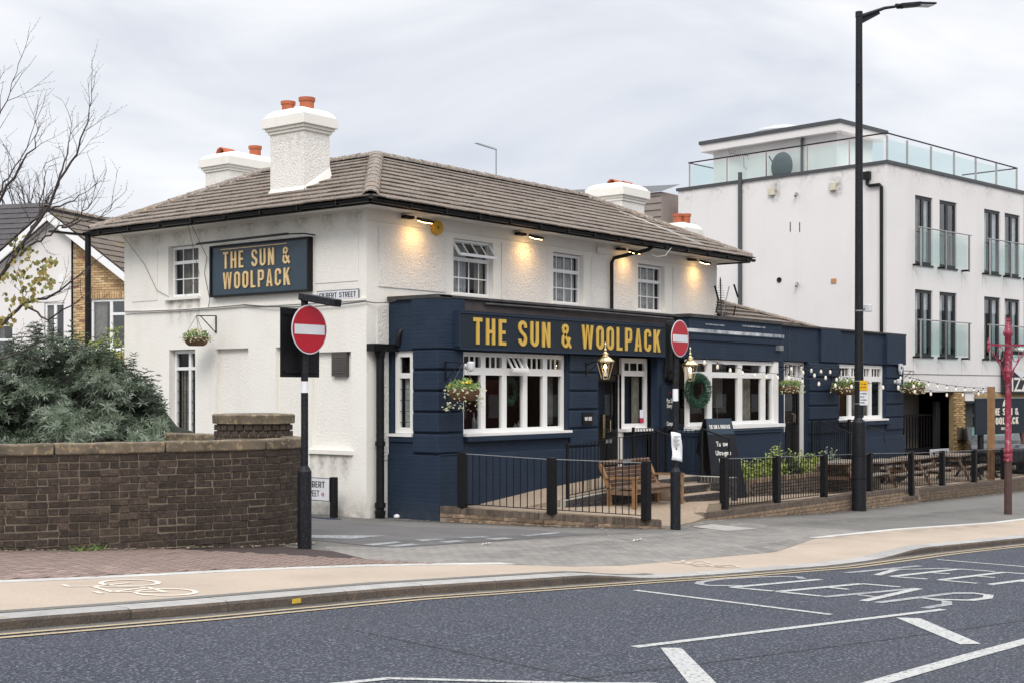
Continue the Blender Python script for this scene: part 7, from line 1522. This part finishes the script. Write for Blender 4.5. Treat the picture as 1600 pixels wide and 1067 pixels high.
for li, L_ in enumerate(LIMBS):
    # picture-like branch layout of this tree, squeezed to its real place on the left
    pts = []
    for i, (x, y) in enumerate(L_): pts.append(at(x*.62-6, y*.93+18 if y < 500 else y, 17.6+.5*sin(li*2.1)*i/len(L_)*2))
    r0 = (.030 if li in (0, 3, 7) else .016)
    fine = [];
    Pz = [p for p in pts]
    for i in range(len(Pz)-1):
        for k in range(4): t_ = k/4; fine.append(Pz[i].lerp(Pz[i+1], t_)+V((random.gauss(0, .012), random.gauss(0, .012), random.gauss(0, .012))))
    fine.append(Pz[-1]); N_ = len(fine); br.tube(fine, [max(.0035, r0*(1-i/N_)**.8) for i in range(N_)], 6)
    for i in range(3, N_):
        if random.random() < .62:
            d = (fine[i]-fine[i-1]).normalized(); side = d.cross(V((random.gauss(0, 1), random.gauss(0, 1), random.gauss(0, 1)))).normalized(); twigrec(fine[i], d+side*random.uniform(.4, .9)+V((0, 0, .15)), random.uniform(.25, .75)*(1-.3*i/N_), max(.005, r0*(1-i/N_)*.4), 1 if random.random() < .6 else 0)
trunk.build('trunk', BARK, tr, smooth=True); br.build('branches', BARK, tr, smooth=True); stuff(twigs.build('twigs', BARK, tr))
def mleaf(mb, c, sz):
    d = V((random.gauss(0, .6), random.gauss(0, .6), -.8)).normalized(); s_ = d.cross(V((random.gauss(0, 1), random.gauss(0, 1), .2))).normalized(); n_ = d.cross(s_)
    ring = [c, c+d*.25*sz+s_*.45*sz, c+d*.45*sz+s_*.3*sz, c+d*.7*sz+s_*.42*sz, c+d*sz, c+d*.7*sz-s_*.42*sz, c+d*.45*sz-s_*.3*sz, c+d*.25*sz-s_*.45*sz]; ring = [p+n_*random.uniform(-.06, .06)*sz for p in ring]; mb.add(ring, [tuple(range(8))])
cl = [(38, 400, 14), (52, 420, 16), (30, 440, 12), (62, 440, 12), (20, 470, 10), (75, 408, 8), (10, 500, 8), (45, 462, 10), (30, 385, 8), (68, 428, 12), (5, 430, 8)]
lvy, lvg = MB(), MB()
for cx, cy, r in cl:
    for k in range(20): mleaf(lvy if random.random() < .55 else lvg, at(cx+random.gauss(0, r*.8), cy+random.gauss(0, r*.8), 17.6+random.gauss(0, .2)), random.uniform(.045, .085))
lvy.build('yellow_leaves', LEAFY, tr)['kind'] = 'stuff'; lvg.build('green_leaves', M('olive_leaf', (.13, .15, .035), .7, (.22, .2, .05), 9, .9), tr)['kind'] = 'stuff'
# distant bare treetops behind the houses
dt = thing('bare_tree', 'distant bare treetop behind the dark tiled roof', 'tree', tuple(at(-20, 600, 60))); m = MB(); random.seed(9); tws = twigs; twigs = MB(); br = MB()
for k in range(34):
    px = random.uniform(-60, 80); p = at(px, 330, 58+random.uniform(-2, 2)); twigrec(p, V((random.gauss(0, .35), random.gauss(0, .35), 1)), random.uniform(1.0, 1.9)*(1-abs(px-5)/150), .03, 2)
b0 = at(0, 330, 58); m.tube([V((b0.x, b0.y, 0)), b0], [.3, .15], 8); m.build('trunk', BARK, dt); br.build('branches', BARK, dt); twigs.build('twigs', BARK, dt)['kind'] = 'stuff'
# ------------------------------------------------------------------ small litter, leaves and weeds
wd_ = thing('weed', 'small green weed tuft growing at the foot of the boundary wall', 'plant', (-7.9, -1.6, gz(-7.9))); mb = MB()
for k in range(130): a = random.uniform(0, 6.28); p = V((-7.95+random.gauss(0, .12), -1.62-abs(random.gauss(0, .04)), gz(-7.95)+.01)); d = V((cos(a)*.6, sin(a)*.6, random.uniform(.3, 1.2))).normalized()*random.uniform(.05, .13); s_ = d.orthogonal().normalized()*.008; mb.add([p-s_, p+d, p+s_], [(0, 1, 2)])
mb.build('leaves', LEAFG, wd_)
lt = MB(); random.seed(21)
for k in range(420):
    z_ = random.random()
    if z_ < .35: x = random.uniform(-9, -4.8); y = wall_y(x)-abs(random.gauss(0, .09))-.03
    elif z_ < .6: x = random.uniform(-.6, 5); y = lerp_pts([(-.6, .9), (-.2, -.1), (.6, -1.8), (2, -3.3), (5, -2.5)], x)-abs(random.gauss(0, .12))-.03
    elif z_ < .8: x = random.uniform(5, 22); y = -2.42-abs(random.gauss(0, .15))
    else: x = random.uniform(-5, 10); y = random.uniform(-5, -2.6)
    s_ = random.uniform(.012, .04); a = random.uniform(0, 6.28); z = pz(x, y)+.016
    lt.add([(x+s_*cos(a+q), y+s_*sin(a+q)*.7, z+random.uniform(0, .01)) for q in (0, 1.5, 3.1, 4.6)], [(0, 1, 2, 3)])
o = lt.build('ground_litter', M('dead_leaf', (.22, .15, .07), .9, (.42, .38, .32), 30, 1.0)); o['kind'] = 'stuff'; o['label'] = 'scattered dead leaves and scraps along the wall bases'
for x, y, s_, lb in ((-.75, -4.45, .12, 'scrap of white paper lying on the grey setts'), (-3.2, -3.65, .09, 'pale crumpled wrapper on the setts near the side road dashes')):
    m = MB(); n = 6; vs = [(x+s_*(i/n-.5)*2, y+s_*.45*(j-.5), pz(x, y)+.012+.02*abs(sin(i*1.7+j))) for i in range(n+1) for j in range(2)]; m.add(vs, [(2*i, 2*i+2, 2*i+3, 2*i+1) for i in range(n)]); o = m.build('litter', LITTER); tag(o, lb, 'litter')
mb = MB(); m = None
for k, (x, y) in enumerate(((-.1, .85), (.02, .7), (.35, -.95))):
    o = MB().lathe((x, y, gz(x)+.005), [(.03, 0), (.055, .02), (.05, .05), (.02, .07)], 7).build('litter', PAPER); tag(o, ['crumpled white paper by the foot of the downpipe', 'second scrap of pale litter against the navy corner', 'white scrap caught at the foot of the low brick wall'][k], 'litter')

# unseen terrace added across the road so the pub windows mirror dark brick
tm = M('terrace_brick', (.12, .075, .055), .9, (.08, .05, .04), 2, .8); tg = M('terrace_roof', (.05, .045, .045), .9)
for i in range(9):
    x = -2+i*13.0; th = thing('added_terrace_house', 'plain brick house added out of view across the road for the pub windows to mirror', 'house', (x, -36, gz(x)), group='added unseen houses across the road')
    MB().box(x, x+12.9, -45, -36, -1.5, 5.6).build('wall', tm, th); MB().add([(x, -35.6, 5.6), (x+12.9, -35.6, 5.6), (x+12.9, -40.5, 9), (x, -40.5, 9), (x, -45.4, 5.6), (x+12.9, -45.4, 5.6)], [(0, 1, 2, 3), (3, 2, 5, 4), (0, 3, 4), (1, 5, 2)]).build('roof', tg, th)
    for u in (1.5, 5.2, 8.9):
        for z in (.6, 3.3): MB().box(x+u, x+u+1.6, -36.0+.03, -35.95, z, z+1.4).build('window', UPVC, th)
